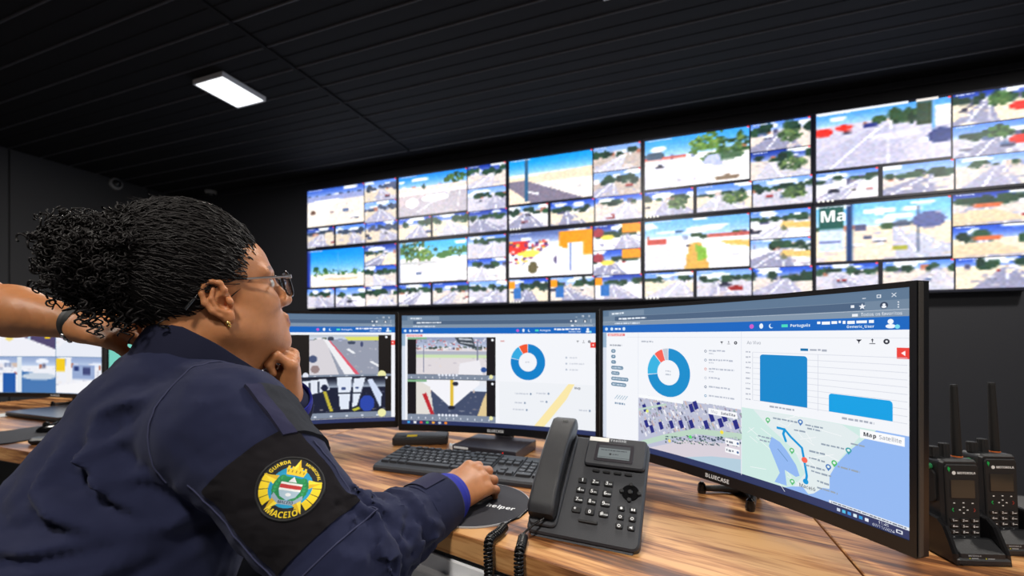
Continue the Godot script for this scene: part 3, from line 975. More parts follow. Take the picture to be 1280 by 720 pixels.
func middle_screen() -> Image:
	var W := 1280
	var H := 720
	var im := browser(W, H)
	var vx := W * 0.03
	var vw := W * 0.47
	rect(im, vx, H * 0.2, vw, H * 0.76, C8(14, 14, 22))
	var top := feed({"clean": true, "sky": C8(150, 160, 190), "hor": 0.3, "ground": C8(224, 218, 222), "trees": 14, "blocks": 18, "cars": 0, "clouds": 0, "road": false, "leaf": C8(120, 140, 130), "shapes": [["b", 0, 0.05, 1, 0.3, [C8(190, 190, 210), C8(110, 120, 130), C8(210, 120, 130), C8(230, 230, 240)], 120], ["p", 0.55, 0.0, 0.8, 0.0, 0.85, 0.3, 0.6, 0.16, C8(60, 70, 80)], ["p", 0.6, 0.02, 0.78, 0.04, 0.8, 0.09, 0.62, 0.07, C8(190, 196, 206)], ["p", 0.62, 0.12, 0.8, 0.16, 0.82, 0.2, 0.64, 0.15, C8(190, 196, 206)], ["r", 0, 0.37, 1, 0.1, C8(176, 180, 196)], ["r", 0, 0.47, 1, 0.08, C8(204, 226, 180)], ["r", 0.1, 0.2, 0.014, 0.75, C8(130, 134, 160)], ["r", 0.86, 0.1, 0.02, 0.9, C8(120, 124, 150)], ["p", 0.62, 0.7, 0.9, 0.6, 0.95, 1, 0.6, 1, C8(238, 236, 242)], ["e", 0.96, 0.86, 0.04, 0.07, C8(40, 80, 150)]]}, int(vw * 0.8), int(H * 0.34), 160, 80)
	im.blit_rect(top, Rect2i(0, 0, top.get_width(), top.get_height()), Vector2i(int(vx + vw * 0.1), int(H * 0.2)))
	player_bar(im, vx, H * 0.54, vw, H * 0.045)
	var low := feed({"clean": true, "sky": C8(230, 232, 240), "hor": 0.3, "ground": C8(66, 78, 108), "trees": 0, "blocks": 6, "cars": 0, "road": false, "shapes": [["p", 0.1, 0.1, 0.5, 0.75, 0.9, 0.1, 0.9, 0, 0.1, 0, C8(244, 244, 250)], ["p", 0.0, 0.0, 0.2, 0.2, 0.25, 0.9, 0.05, 1, 0, 1, C8(226, 222, 216)], ["p", 0.09, 0.4, 0.14, 0.35, 0.26, 0.95, 0.22, 1, C8(190, 40, 50)], ["p", 1, 0.3, 0.95, 0.5, 0.86, 1, 1, 1, C8(224, 200, 150)], ["r", 0.48, 0.0, 0.05, 0.72, C8(226, 190, 60)], ["e", 0.505, 0.74, 0.05, 0.05, C8(24, 30, 50)], ["e", 0.56, 0.1, 0.04, 0.06, C8(40, 44, 60)]]}, int(vw * 0.8), int(H * 0.34), 120, 70)
	im.blit_rect(low, Rect2i(0, 0, low.get_width(), low.get_height()), Vector2i(int(vx + vw * 0.1), int(H * 0.59)))
	player_bar(im, vx, H * 0.905, vw, H * 0.055)
	for k in 2:
		rect(im, vx, H * (0.2 + 0.39 * k), vw * 0.22, H * 0.02, C8(130, 180, 140))
		disc(im, vx + vw * 0.965, H * (0.225 + 0.39 * k), 8, 8, C8(240, 244, 250))
	for k in 7:
		rect(im, W * (0.03 + 0.033 * k), H * 0.972, W * 0.014, H * 0.02, [C8(60, 160, 230), C8(240, 240, 245), C8(230, 80, 70), C8(70, 190, 110), C8(240, 170, 60), C8(200, 210, 225), C8(240, 140, 40)][k])
	donut(im, Vector2(W * 0.667, H * 0.415), W * 0.088, [[0, 282, C8(0, 128, 202)], [282, 328, C8(48, 170, 226)], [328, 360, C8(244, 86, 46)]])
	squiggle(im, W * 0.655, H * 0.415, W * 0.024, H * 0.012, C8(200, 204, 214))
	squiggle(im, W * 0.525, H * 0.235, W * 0.025, H * 0.014, C8(220, 170, 170))
	card_icons(im, W * 0.915, H * 0.235, W * 0.006)
	for k in 3:
		disc(im, W * 0.86, H * (0.37 + 0.05 * k), 6, 6, C8(180, 190, 206))
		squiggle(im, W * 0.875, H * (0.37 + 0.05 * k), W * [0.04, 0.07, 0.04][k], H * 0.012, C8(206, 210, 220))
	rect(im, W * 0.52, H * 0.59, W * 0.48, H * 0.372, C8(238, 241, 246))
	poly(im, PackedVector2Array([Vector2(W * 0.7, H * 0.962), Vector2(W * 0.83, H * 0.68), Vector2(W * 0.87, H * 0.59), Vector2(W * 0.9, H * 0.59), Vector2(W * 0.86, H * 0.72), Vector2(W * 0.75, H * 0.962)]), C8(250, 232, 170))
	for q: Array in [[0.6, 0.69, 0.07], [0.71, 0.68, 0.05], [0.59, 0.83, 0.06], [0.73, 0.75, 0.02], [0.92, 0.8, 0.04], [0.6, 0.77, 0.04]]:
		squiggle(im, W * q[0], H * q[1], W * q[2], H * 0.012, C8(196, 202, 214))
		disc(im, W * (q[0] + q[2] + 0.012), H * q[1], 6, 7, C8(130, 150, 176))
	words(im, "Map", W * 0.9, H * 0.62, H * 0.018, C8(90, 96, 110), -1, true)
	return im


func left_screen() -> Image:
	var W := 1280
	var H := 720
	var im := browser(W, H)
	rect(im, W * 0.02, H * 0.19, W * 0.96, H * 0.77, C8(20, 18, 18))
	var top := feed({"clean": true, "sky": C8(190, 196, 206), "hor": 0.12, "ground": C8(150, 156, 174), "trees": 8, "leaf": C8(110, 130, 110), "blocks": 8, "cars": 0, "road": false, "clouds": 0, "shapes": [["p", 0.0, 0.14, 0.22, 0.1, 0.42, 1, 0, 1, C8(216, 212, 218)], ["p", 0.2, 0.12, 0.26, 0.12, 0.7, 1, 0.5, 1, C8(238, 238, 242)], ["p", 0.27, 0.14, 0.29, 0.14, 0.72, 1, 0.66, 1, C8(224, 90, 110)], ["p", 0.5, 0.06, 1, 0.04, 1, 0.14, 0.55, 0.14, C8(222, 224, 110)], ["p", 0.52, 0.36, 0.56, 0.34, 0.66, 0.46, 0.62, 0.48, C8(240, 242, 246)], ["p", 0.86, 0.68, 0.9, 0.66, 1, 0.76, 1, 0.82, C8(240, 242, 246)], ["e", 0.05, 0.6, 0.06, 0.09, C8(70, 84, 120)], ["e", 0.08, 0.85, 0.06, 0.1, C8(150, 130, 130)], ["e", 0.3, 0.1, 0.05, 0.05, C8(60, 70, 90)], ["e", 0.6, 0.2, 0.06, 0.04, C8(60, 72, 96)], ["e", 0.75, 0.24, 0.02, 0.07, C8(60, 70, 110)]]}, int(W * 0.34), int(H * 0.37), 150, 70)
	im.blit_rect(top, Rect2i(0, 0, top.get_width(), top.get_height()), Vector2i(int(W * 0.575), int(H * 0.19)))
	player_bar(im, W * 0.02, H * 0.555, W * 0.96, H * 0.02)
	var low := feed({"clean": true, "sky": C8(16, 22, 40), "hor": 0.3, "ground": C8(22, 30, 54), "trees": 0, "blocks": 0, "clouds": 0, "cars": 0, "road": false, "shapes": [["p", 0.02, 0.12, 0.3, 0.05, 0.34, 0.35, 0.08, 0.5, C8(226, 232, 244)], ["p", 0.42, 0.02, 0.6, 0.02, 0.56, 0.9, 0.46, 0.9, C8(224, 232, 246)], ["p", 0.62, 0.06, 0.76, 0.04, 0.66, 0.8, 0.6, 0.85, C8(224, 232, 246)], ["p", 0.78, 0.1, 0.84, 0.08, 0.96, 0.5, 0.94, 0.9, C8(210, 222, 246)], ["r", 0.4, 0.44, 0.3, 0.03, C8(30, 40, 60)], ["e", 0.5, 0.33, 0.03, 0.04, C8(60, 80, 130)], ["e", 0.66, 0.32, 0.02, 0.03, C8(60, 80, 130)], ["p", 0.26, 0.4, 0.3, 0.4, 0.38, 0.95, 0.34, 0.95, C8(190, 176, 60)], ["p", 0.6, 0.9, 0.68, 0.84, 0.7, 0.9, 0.62, 0.96, C8(190, 190, 60)], ["e", 0.78, 0.75, 0.09, 0.22, C8(40, 70, 170)], ["r", 0.1, 0.15, 0.02, 0.3, C8(40, 50, 70)], ["r", 0.2, 0.12, 0.02, 0.3, C8(40, 50, 70)], ["e", 0.28, 0.3, 0.04, 0.09, C8(20, 30, 60)]]}, int(W * 0.42), int(H * 0.34), 150, 80)
	im.blit_rect(low, Rect2i(0, 0, low.get_width(), low.get_height()), Vector2i(int(W * 0.53), int(H * 0.575)))
	player_bar(im, W * 0.02, H * 0.905, W * 0.96, H * 0.05)
	rect(im, W * 0.02, H * 0.17, W * 0.38, H * 0.79, C8(243, 245, 250))
	for k in 2:
		disc(im, W * 0.955, H * (0.21 + 0.38 * k), 8, 8, C8(236, 240, 248))
	return im


func quad_screen(which: int) -> Image:
	var W := 960
	var H := 540
	var im := canvas(W, H, C8(90, 130, 170))
	var yellow := C8(244, 204, 30)
	for k in 4:
		var look := {"sky": C8(150, 170, 210), "hor": 0.26, "ground": C8(238, 240, 248), "trees": 0, "blocks": 7, "cars": 1, "road": false, "clean": true}
		look.shapes = [
			[["p", 0, 0.3, 1, 0.9, 1, 0.2, 0.4, 0.1, C8(80, 70, 110)], ["r", 0.5, 0.0, 0.05, 1, C8(170, 196, 220)], ["r", 0.8, 0.0, 0.1, 0.5, yellow], ["p", 0, 0.2, 1, 0.8, 1, 1, 0, 1, C8(240, 240, 248)], ["e", 0.2, 0.5, 0.06, 0.06, C8(240, 220, 120)], ["e", 0.6, 0.3, 0.3, 0.1, C8(120, 90, 120)]],
			[["p", 0.0, 0.8, 0.4, 0.3, 1, 0.6, 1, 1, 0, 1, C8(232, 236, 246)], ["e", 0.8, 0.32, 0.14, 0.1, yellow], ["e", 0.36, 0.5, 0.1, 0.06, C8(240, 232, 150)], ["e", 0.2, 0.42, 0.12, 0.1, C8(130, 50, 80)]],
			[["r", 0.1, 0.45, 0.2, 0.55, C8(30, 90, 170)], ["r", 0.32, 0.0, 0.08, 1, C8(224, 232, 240)], ["p", 0.4, 0.4, 1, 0.55, 1, 1, 0.4, 1, C8(70, 120, 180)], ["e", 0.7, 0.55, 0.3, 0.1, C8(200, 212, 226)]],
			[["r", 0, 0.05, 0.18, 0.36, yellow], ["r", 0.2, 0.0, 0.1, 0.7, C8(240, 240, 244)], ["r", 0.32, 0.2, 0.5, 0.4, C8(150, 170, 210)], ["r", 0.36, 0.26, 0.1, 0.12, C8(40, 60, 120)], ["r", 0.55, 0.28, 0.18, 0.2, C8(60, 70, 120)], ["p", 0, 0.8, 1, 0.55, 1, 1, 0, 1, C8(246, 246, 250)]],
		][(k + which) % 4]
		var f := feed(look, W / 2 - 6, H / 2 - 5, 80, 40)
		im.blit_rect(f, Rect2i(0, 0, f.get_width(), f.get_height()), Vector2i((k % 2) * W / 2 + 3, (k / 2) * H / 2 + 2))
	if which == 1:
		rect(im, 0, 0, W * 0.5, H, C8(120, 206, 190))
		rect(im, W * 0.12, 0, W * 0.03, H * 0.4, C8(50, 110, 130))
		disc(im, W * 0.08, H * 0.66, 60, 40, C8(240, 200, 180))
	return im


# round arm badge: crest with rays, words round the rim
func badge_picture() -> Image:
	var S := 640
	var im := canvas(S, S, C8(14, 13, 16))
	var c := Vector2(S, S) / 2
	var yellow := C8(246, 214, 30)
	for k in 7:  # rays at both sides
		for s: float in [-1.0, 1.0]:
			if k > 3:
				continue
			var mid := 90.0 + s * 0.0 + (k - 0.8) * 16.5
			if s < 0:
				mid = 360.0 - mid
			sector(im, c, S * 0.29, S * 0.425, mid - 7.5, mid + 7.5, yellow)
	disc(im, c.x, c.y, S * 0.3, S * 0.3, C8(10, 150, 196))
	for w: float in [0.0, 72.0, 144.0, 216.0, 288.0]:  # star points
		var d := Vector2(sin(deg_to_rad(w)), -cos(deg_to_rad(w)))
		var o := d.orthogonal()
		poly(im, PackedVector2Array([c + d * S * 0.44, c + d * S * 0.24 + o * S * 0.07, c + d * S * 0.24 - o * S * 0.07]), C8(250, 224, 60))
		poly(im, PackedVector2Array([c + d * S * 0.44, c + d * S * 0.24, c + d * S * 0.24 - o * S * 0.07]), C8(222, 180, 20))
	for s: float in [-1.0, 1.0]:  # leaves
		for k in 9:
			var w := deg_to_rad(200.0 + k * 14.0) * s
			var p := c + Vector2(sin(w) * S * 0.2, -cos(w) * S * 0.2 + S * 0.02)
			disc(im, p.x, p.y, S * 0.05, S * 0.045, C8(20, 130, 70))
			disc(im, p.x - 4, p.y, S * 0.02, S * 0.03, C8(40, 160, 90))
	# crown of walls
	poly(im, PackedVector2Array([c + Vector2(-0.15, -0.27) * S, c + Vector2(0.15, -0.27) * S, c + Vector2(0.12, -0.17) * S, c + Vector2(-0.12, -0.17) * S]), C8(236, 200, 40))
	for k in 5:
		rect(im, c.x + S * (-0.14 + 0.06 * k), c.y - S * 0.31, S * 0.035, S * 0.05, C8(236, 200, 40))
		rect(im, c.x + S * (-0.12 + 0.055 * k), c.y - S * 0.25, S * 0.016, S * 0.04, C8(150, 120, 20))
	# shield
	var sh := PackedVector2Array()
	for q: Array in [[-0.15, -0.14], [0.15, -0.14], [0.15, 0.05], [0.11, 0.14], [0, 0.19], [-0.11, 0.14], [-0.15, 0.05]]:
		sh.append(c + Vector2(q[0], q[1]) * S)
	poly(im, sh, C8(20, 140, 80))
	poly(im, PackedVector2Array([c + Vector2(-0.15, -0.03) * S, c + Vector2(0.15, -0.03) * S, c + Vector2(0.15, 0.05) * S, c + Vector2(0.11, 0.14) * S, c + Vector2(0, 0.19) * S, c + Vector2(-0.11, 0.14) * S, c + Vector2(-0.15, 0.05) * S]), C8(170, 196, 214))
	rect(im, c.x - S * 0.15, c.y - S * 0.06, S * 0.3, S * 0.035, C8(240, 240, 240))
	rect(im, c.x - S * 0.15, c.y - S * 0.03, S * 0.3, S * 0.055, C8(196, 50, 50))
	rect(im, c.x - S * 0.15, c.y + S * 0.025, S * 0.3, S * 0.03, C8(240, 240, 240))
	poly(im, PackedVector2Array([c + Vector2(-0.06, -0.07) * S, c + Vector2(0, -0.15) * S, c + Vector2(0.06, -0.07) * S]), C8(230, 236, 240))
	disc(im, c.x, c.y + S * 0.11, S * 0.04, S * 0.025, C8(236, 240, 244))
	# ribbon with the name
	poly(im, PackedVector2Array([c + Vector2(-0.2, 0.1) * S, c + Vector2(-0.1, 0.19) * S, c + Vector2(0.1, 0.19) * S, c + Vector2(0.2, 0.1) * S, c + Vector2(0.22, 0.16) * S, c + Vector2(0.1, 0.25) * S, c + Vector2(-0.1, 0.25) * S, c + Vector2(-0.22, 0.16) * S]), C8(150, 170, 190))
	words(im, "MACEIÓ", c.x, c.y + S * 0.22, S * 0.04, C8(30, 50, 70), 0, true)
	var along := func(q: Vector2, mid: float, r: float, inwards: bool) -> Vector2:
		var rr := r - q.y if inwards else r + q.y
		var w := deg_to_rad(mid) + q.x / r * (1.0 if inwards else -1.0)
		return c + Vector2(sin(w), -cos(w)) * rr
	words(im, "GUARDA", 0, 0, S * 0.056, yellow, 0, true, func(q: Vector2) -> Vector2: return along.call(q, -42.0, S * 0.392, true))
	words(im, "MUNICIPAL", 0, 0, S * 0.046, yellow, 0, true, func(q: Vector2) -> Vector2: return along.call(q, 39.0, S * 0.395, true))
	words(im, "MACEIÓ", 0, 0, S * 0.085, yellow, 0, true, func(q: Vector2) -> Vector2: return along.call(q, 180.0, S * 0.39, false))
	return im


func add_text(mb: MB, text: String, height: float, X: Transform3D, bold := true) -> void:
	var arr := letters(text, height, 0.0, bold).get_mesh_arrays()
	var vs: PackedVector3Array = arr[Mesh.ARRAY_VERTEX]
	if vs.is_empty():
		return
	var ids: PackedInt32Array = arr[Mesh.ARRAY_INDEX] if arr[Mesh.ARRAY_INDEX] != null else PackedInt32Array(range(vs.size()))
	for i in range(0, ids.size(), 3):
		mb.face([X * vs[ids[i]], X * vs[ids[i + 1]], X * vs[ids[i + 2]]], X.basis.z)


func materials() -> void:
	var fine := noise_tex(0.12, 3, 3)
	var cloth := noise_tex(0.25, 2, 5)
	var blotch := noise_tex(0.03, 4, 9)
	M.black_plastic = grain(mat(C8(34, 35, 38), 0.42), fine, 14.0, 0.02)
	M.phone_plastic = grain(mat(C8(46, 48, 54), 0.5), fine, 30.0, 0.03)
	M.key_plastic = mat(C8(40, 42, 47), 0.5)
	M.button_plastic = mat(C8(22, 23, 26), 0.4)
	M.soft_black = mat(C8(20, 20, 22), 0.7)
	M.gloss_black = mat(C8(14, 14, 16), 0.16)
	M.bezel = mat(C8(18, 19, 23), 0.35)
	M.bezel_edge = grain(mat(C8(58, 55, 52), 0.5), fine, 40.0, 0.03)
	M.rubber = mat(C8(16, 16, 17), 0.6)
	M.cord = mat(C8(16, 16, 18), 0.25)
	M.white_paint = mat(C8(232, 233, 236), 0.45)
	M.paper = mat(C8(236, 234, 228), 0.8)
	M.white_ink = mat(C8(232, 234, 236), 0.6)
	M.grey_ink = mat(C8(170, 174, 180), 0.6)
	M.silver = mat(C8(200, 200, 204), 0.28, 1.0)
	M.gold = mat(C8(226, 190, 110), 0.22, 1.0)
	M.dark_metal = mat(C8(60, 60, 64), 0.45, 0.8)
	M.ceiling_bead = mat(C8(74, 74, 80), 0.3)
	M.ceiling_paint = grain(mat(C8(26, 26, 29), 0.75, 0.0, 0.25), blotch, 2.0, 0.03)
	M.wall_paint = grain(mat(C8(52, 52, 55), 0.7), fine, 3.0, 0.06)
	M.wall_dark = grain(mat(C8(36, 37, 43), 0.62), fine, 3.0, 0.05)
	M.floor = grain(mat(C8(120, 120, 122), 0.45), blotch, 1.0, 0.02)
	M.lamp_rim = mat(C8(220, 222, 226), 0.5)
	M.navy = grain(mat(C8(31, 35, 61), 0.86, 0.0, 0.3), cloth, 30.0, 0.035)
	M.navy.rim_enabled = true
	M.navy.rim = 0.35
	M.navy_panel = grain(mat(C8(40, 40, 66), 0.88, 0.0, 0.3), cloth, 30.0, 0.035)
	M.navy_panel.rim_enabled = true
	M.navy_panel.rim = 0.4
	M.hook_cloth = grain(mat(C8(31, 29, 32), 0.95, 0.0, 0.2), cloth, 60.0, 0.06)
	M.heather = grain(mat(C8(54, 56, 62), 0.95, 0.0, 0.2), cloth, 60.0, 0.06)
	M.stitch = mat(C8(48, 51, 80), 0.9)
	M.blue_lining = grain(mat(C8(24, 34, 150), 0.8), cloth, 40.0, 0.02)
	M.trousers = grain(mat(C8(24, 27, 44), 0.9), cloth, 40.0, 0.03)
	M.hair = mat(C8(24, 21, 21), 0.55, 0.0, 0.35)
	M.skin = mat(Color.WHITE, 0.41, 0.0, 0.45)
	M.skin.vertex_color_use_as_albedo = true
	M.skin.subsurf_scatter_enabled = true
	M.skin.subsurf_scatter_strength = 0.12
	M.skin.heightmap_enabled = true
	M.skin.heightmap_texture = noise_tex(0.2, 2, 21)
	M.skin.heightmap_scale = 0.03
	M.skin.uv1_triplanar = true
	M.skin.uv1_scale = Vector3.ONE * 22.0
	M.lens = mat(Color(0.75, 0.8, 1.0, 0.12), 0.03)
	M.lens.transparency = BaseMaterial3D.TRANSPARENCY_ALPHA
	M.glass_dark = mat(C8(40, 42, 44), 0.1)
	M.lcd = mat(C8(150, 160, 158), 0.25)
	# wood: long brown streaks
	var W := 1024
	var H := 512
	var f1 := FastNoiseLite.new()
	f1.seed = 11
	f1.frequency = 0.02
	f1.fractal_octaves = 4
	var f2 := FastNoiseLite.new()
	f2.seed = 12
	f2.frequency = 0.09
	f2.fractal_octaves = 3
	var data := PackedByteArray()
	data.resize(W * H * 3)
	var stops := [C8(88, 52, 28), C8(142, 90, 50), C8(184, 128, 76), C8(212, 160, 104)]
	for y in H:
		for x in W:
			var px := sin(TAU * x / W) * 26.0
			var py := cos(TAU * x / W) * 26.0
			var a := f1.get_noise_3d(px * 0.55, y * 1.0, py * 0.55) * 1.25
			a += f2.get_noise_3d(px * 0.9, y * 2.2, py * 0.9) * 0.42
			var k := clampf(0.55 + a * 1.15, 0.0, 0.999) * 3.0
			var c: Color = stops[int(k)].lerp(stops[int(k) + 1], k - int(k))
			var o := (y * W + x) * 3
			data[o] = c.r8
			data[o + 1] = c.g8
			data[o + 2] = c.b8
	M.wood = mat(Color.WHITE, 0.38)
	M.wood.albedo_texture = picture(Image.create_from_data(W, H, false, Image.FORMAT_RGB8, data))


# ------------------------------------------------------------------ the room
func slab(called: String, lo: Vector3, hi: Vector3, m: Material, label: String, category: String) -> MeshInstance3D:
	var mb := MB.new()
	mb.box((hi - lo) / 2 * Vector3(0, 1, 0), hi - lo, 0.0)
	var o := part(self, called, mb, m)
	o.position = Vector3((lo.x + hi.x) / 2, lo.y, (lo.z + hi.z) / 2)
	tag(o, label, category, "", "structure")
	return o


const X0 := -6.08
const X1 := 3.3
const Z0 := -3.86
const Z1 := 2.6
const TOP := 2.93


func room() -> void:
	slab("floor", Vector3(X0 - 0.15, -0.1, Z0 - 0.15), Vector3(X1 + 0.15, 0, Z1 + 0.15), M.floor, "grey floor of the control room", "floor")
	slab("wall_back", Vector3(X0 - 0.15, 0, Z0 - 0.15), Vector3(X1 + 0.15, TOP + 0.1, Z0), M.wall_dark, "dark wall behind the video wall", "wall")
	var wl := slab("wall_left", Vector3(X0 - 0.15, 0, Z0), Vector3(X0 - 0.02, TOP + 0.1, Z1), M.wall_dark, "charcoal panelled wall at the left end of the room", "wall")
	var z := -2.255 - 1.2
	while z < Z1 - 0.1:
		var lo := maxf(z + 0.005, Z0 + 0.001)
		var hi := minf(z + 1.195, Z1 - 0.001)
		var mb := MB.new()
		mb.box(Vector3(0, 0, 0), Vector3(0.018, TOP - 0.01, hi - lo), 0.003)
		var p := part(wl, "panel", mb, M.wall_paint)
		p.position = Vector3(X0 - 0.011 - wl.position.x, TOP / 2, (lo + hi) / 2 - wl.position.z)
		z += 1.2
	var mb0 := MB.new()
	mb0.box(Vector3.ZERO, Vector3(0.018, TOP - 0.01, -3.46 - Z0 - 0.006), 0.003)
	var p0 := part(wl, "panel", mb0, M.wall_paint)
	p0.position = Vector3(X0 - 0.011 - wl.position.x, TOP / 2, (-3.46 + Z0) / 2 - wl.position.z)
	slab("wall_right", Vector3(X1, 0, Z0), Vector3(X1 + 0.15, TOP + 0.1, Z1), M.wall_dark, "dark wall at the right end of the room", "wall")
	slab("wall_front", Vector3(X0 - 0.15, 0, Z1), Vector3(X1 + 0.15, TOP + 0.1, Z1 + 0.15), M.wall_paint, "charcoal wall at the rear of the room", "wall")
	# ceiling of long dark boards with beaded edges, joined by a strip across them
	var ce := slab("ceiling", Vector3(X0 - 0.15, TOP + 0.012, Z0), Vector3(X1 + 0.15, TOP + 0.1, Z1), M.ceiling_paint, "black ceiling of long beaded boards", "ceiling")
	var prof := PackedVector2Array([Vector2(0, 0.012), Vector2(0, 0), Vector2(0.108, 0), Vector2(0.111, -0.003), Vector2(0.117, -0.003), Vector2(0.120, 0), Vector2(0.2296, 0), Vector2(0.2296, 0.012)])
	var turn := Basis(Vector3(0, 0, 1), Vector3(0, 1, 0), Vector3(-1, 0, 0))
	var bm := {}
	for seg: Array in [[X0, -2.402], [-2.398, X1]]:
		var b := MB.new()
		b.prism(prof, 0, seg[1] - seg[0], Transform3D(turn, Vector3.ZERO))
		bm[seg[1]] = b.mesh()
		var bd := MB.new()
		bd.prism(PackedVector2Array([Vector2(-0.006, 0.0), Vector2(-0.004, -0.006), Vector2(0, -0.008), Vector2(0.004, -0.006), Vector2(0.006, 0.0)]), 0, seg[1] - seg[0], Transform3D(turn, Vector3.ZERO))
		var bdm := bd.mesh()
		var bz: float = Z0 + 0.002
		while bz < Z1 - 0.23:
			var o := part(ce, "board", bm[seg[1]], M.ceiling_paint)
			o.position = Vector3(seg[1], TOP, bz) - ce.position
			part(o, "bead", bdm, M.ceiling_bead)
			bz += 0.23
	var js := MB.new()
	js.box(Vector3.ZERO, Vector3(0.03, 0.006, Z1 - Z0 - 0.01), 0.002)
	var jp := part(ce, "joint_strip", js, M.ceiling_paint)
	jp.position = Vector3(-2.4, TOP - 0.0095, (Z0 + Z1) / 2) - ce.position
	var tr := MB.new()
	tr.box(Vector3.ZERO, Vector3(X1 - X0, 0.05, 0.03), 0.004)
	var tp := part(self, "trim_1", tr, M.wall_dark)
	tp.position = Vector3((X0 + X1) / 2, TOP - 0.035, Z0 + 0.016)
	tag(tp, "dark trim along the top of the video wall", "trim", "", "structure")


func ceiling_lamp(at: Vector3, label: String, energy: float) -> void:
	var o := thing("ceiling_lamp", label, "lamp", Transform3D(Basis(), at), "square ceiling lamps")
	var f := MB.new()
	var w := 0.30
	var l := 0.345
	for s: float in [-1.0, 1.0]:
		f.box(Vector3(s * (w / 2 - 0.006), -0.018, 0), Vector3(0.012, 0.036, l), 0.003)
		f.box(Vector3(0, -0.018, s * (l / 2 - 0.006)), Vector3(w - 0.024, 0.036, 0.012), 0.003)
	f.box(Vector3(0, -0.004, 0), Vector3(w - 0.02, 0.006, l - 0.02), 0.0)
	part(o, "frame", f, M.lamp_rim)
	var d := MB.new()
	d.prism(rrect(w - 0.025, l - 0.025, 0.012), -0.003, 0.003, Transform3D(Basis(Vector3(1, 0, 0), Vector3(0, 0, 1), Vector3(0, -1, 0)), Vector3(0, -0.03, 0)), 0.001)
	part(o, "diffuser", d, M.glow, "bright white diffuser")
	var a := AreaLight3D.new()
	a.name = "lamp_glow"
	a.area_size = Vector2(w - 0.03, l - 0.03)
	a.light_energy = energy
	a.light_color = Color(1.0, 0.975, 0.94)
	a.area_range = 14.0
	a.shadow_enabled = true
	a.rotation.x = -PI / 2
	a.position = Vector3(0, -0.04, 0)
	o.add_child(a)


func dome_camera(at: Vector3, B: Basis, label: String) -> void:
	var o := thing("dome_camera", label, "camera", Transform3D(B, at), "small ceiling dome cameras")
	var b := MB.new()
	b.lathe([Vector2(0, 0), Vector2(0.062, 0), Vector2(0.066, -0.008), Vector2(0.062, -0.03), Vector2(0.05, -0.036), Vector2(0.046, -0.036)], 24)
	part(o, "base", b, M.grey_shell)
	var d := MB.new()
	d.ball(Vector3(0, -0.034, 0), Vector3(0.046, 0.034, 0.046))
	part(o, "dome", d, M.glass_dark)


# the light that a screen throws into the room
func screen_light(o: Node3D, at: Vector3, size: Vector2, energy: float) -> void:
	var a := AreaLight3D.new()
	a.name = "screen_glow"
	a.area_size = size
	a.light_energy = energy
	a.light_color = Color(0.86, 0.93, 1.0)
	a.area_range = 12.0
	a.shadow_enabled = true
	a.rotation.y = PI
	a.position = at
	o.add_child(a)


func video_wall() -> void:
	var looks := wall_looks()
	var names := [["pale sandy square", "white car below blue sky", "grey road, pole and sand", "green tree over a road", "wide avenue with red buses"], ["row of palms", "leafy trees over white ground", "crowded orange market street", "yellow traffic island", "green sign lettered Ma"]]
	var frame := MB.new()
	frame.box(Vector3(0, 0.342, -0.0495), Vector3(1.2235, 0.6825, 0.099), 0.003)
	var fm := frame.mesh()
	var quad := MB.new()
	quad.face([Vector3(-0.6085, 0.0035, 0.0012), Vector3(0.6085, 0.0035, 0.0012), Vector3(0.6085, 0.6805, 0.0012), Vector3(-0.6085, 0.6805, 0.0012)], Vector3(0, 0, 1), [Vector2(0, 1), Vector2(1, 1), Vector2(1, 0), Vector2(0, 0)])
	var qm := quad.mesh()
	for row in 2:
		for col in 5:
			rng.seed = 100 + row * 10 + col
			var o := thing("video_wall_display", "video wall display, %s row, showing %s" % [["upper", "lower"][row], names[row][col]], "display", Transform3D(Basis(), Vector3(-3.85 + 1.2245 * (col + 0.5), [2.0635, 1.3795][row], -3.76)), "displays of the video wall")
			part(o, "housing", fm, M.bezel)
			part(o, "screen", qm, lit(wall_picture(looks[row][col]), 1.35))
			screen_light(o, Vector3(0, 0.342, 0.004), Vector2(1.2, 0.66), 0.12)


# ------------------------------------------------------------------ desks
func desk(called: String, label: String, pts: Array, along: Vector2, grip: Array) -> void:
	# pts: outline in the station frame; grain runs along that direction
	var c := Vector2.ZERO
	for p: Vector2 in pts:
		c += p
	c /= pts.size()
	var base := sw(c.x, 0, c.y)
	var ux := sv(along.x, 0, along.y).normalized()
	var X := Transform3D(facing(ux), base)
	var o := thing(called, label, "desk", X)
	var local := PackedVector2Array()
	for p: Vector2 in pts:
		var q := X.affine_inverse() * sw(p.x, 0, p.y)
		local.append(Vector2(q.x, -q.z))
	var up := Transform3D(Basis(Vector3(1, 0, 0), Vector3(0, 0, -1), Vector3(0, 1, 0)), Vector3.ZERO)
	var mb := MB.new()
	mb.prism(local, DESK - 0.04, DESK, up, 0.0015, 1.0)
	for i in mb.t.size():
		mb.t[i] = Vector2(mb.t[i].x * 0.85, mb.t[i].y * 1.75)
	part(o, "desktop", mb, M.wood)
	var b := MB.new()
	var shrunk := PackedVector2Array()
	for q in local:
		shrunk.append(q * 0.985)
	b.prism(shrunk, DESK - 0.046, DESK - 0.0405, up)
	part(o, "underside", b, M.soft_black)
	for g: Vector2 in grip:
		var q := X.affine_inverse() * sw(g.x, 0, g.y)
		var l := MB.new()
		l.box(Vector3(q.x, (DESK - 0.046) / 2, q.z), Vector3(0.05, DESK - 0.047, 0.05), 0.003)
		l.box(Vector3(q.x, 0.01, q.z), Vector3(0.07, 0.02, 0.07), 0.003)
		part(o, "leg", l, M.dark_metal)


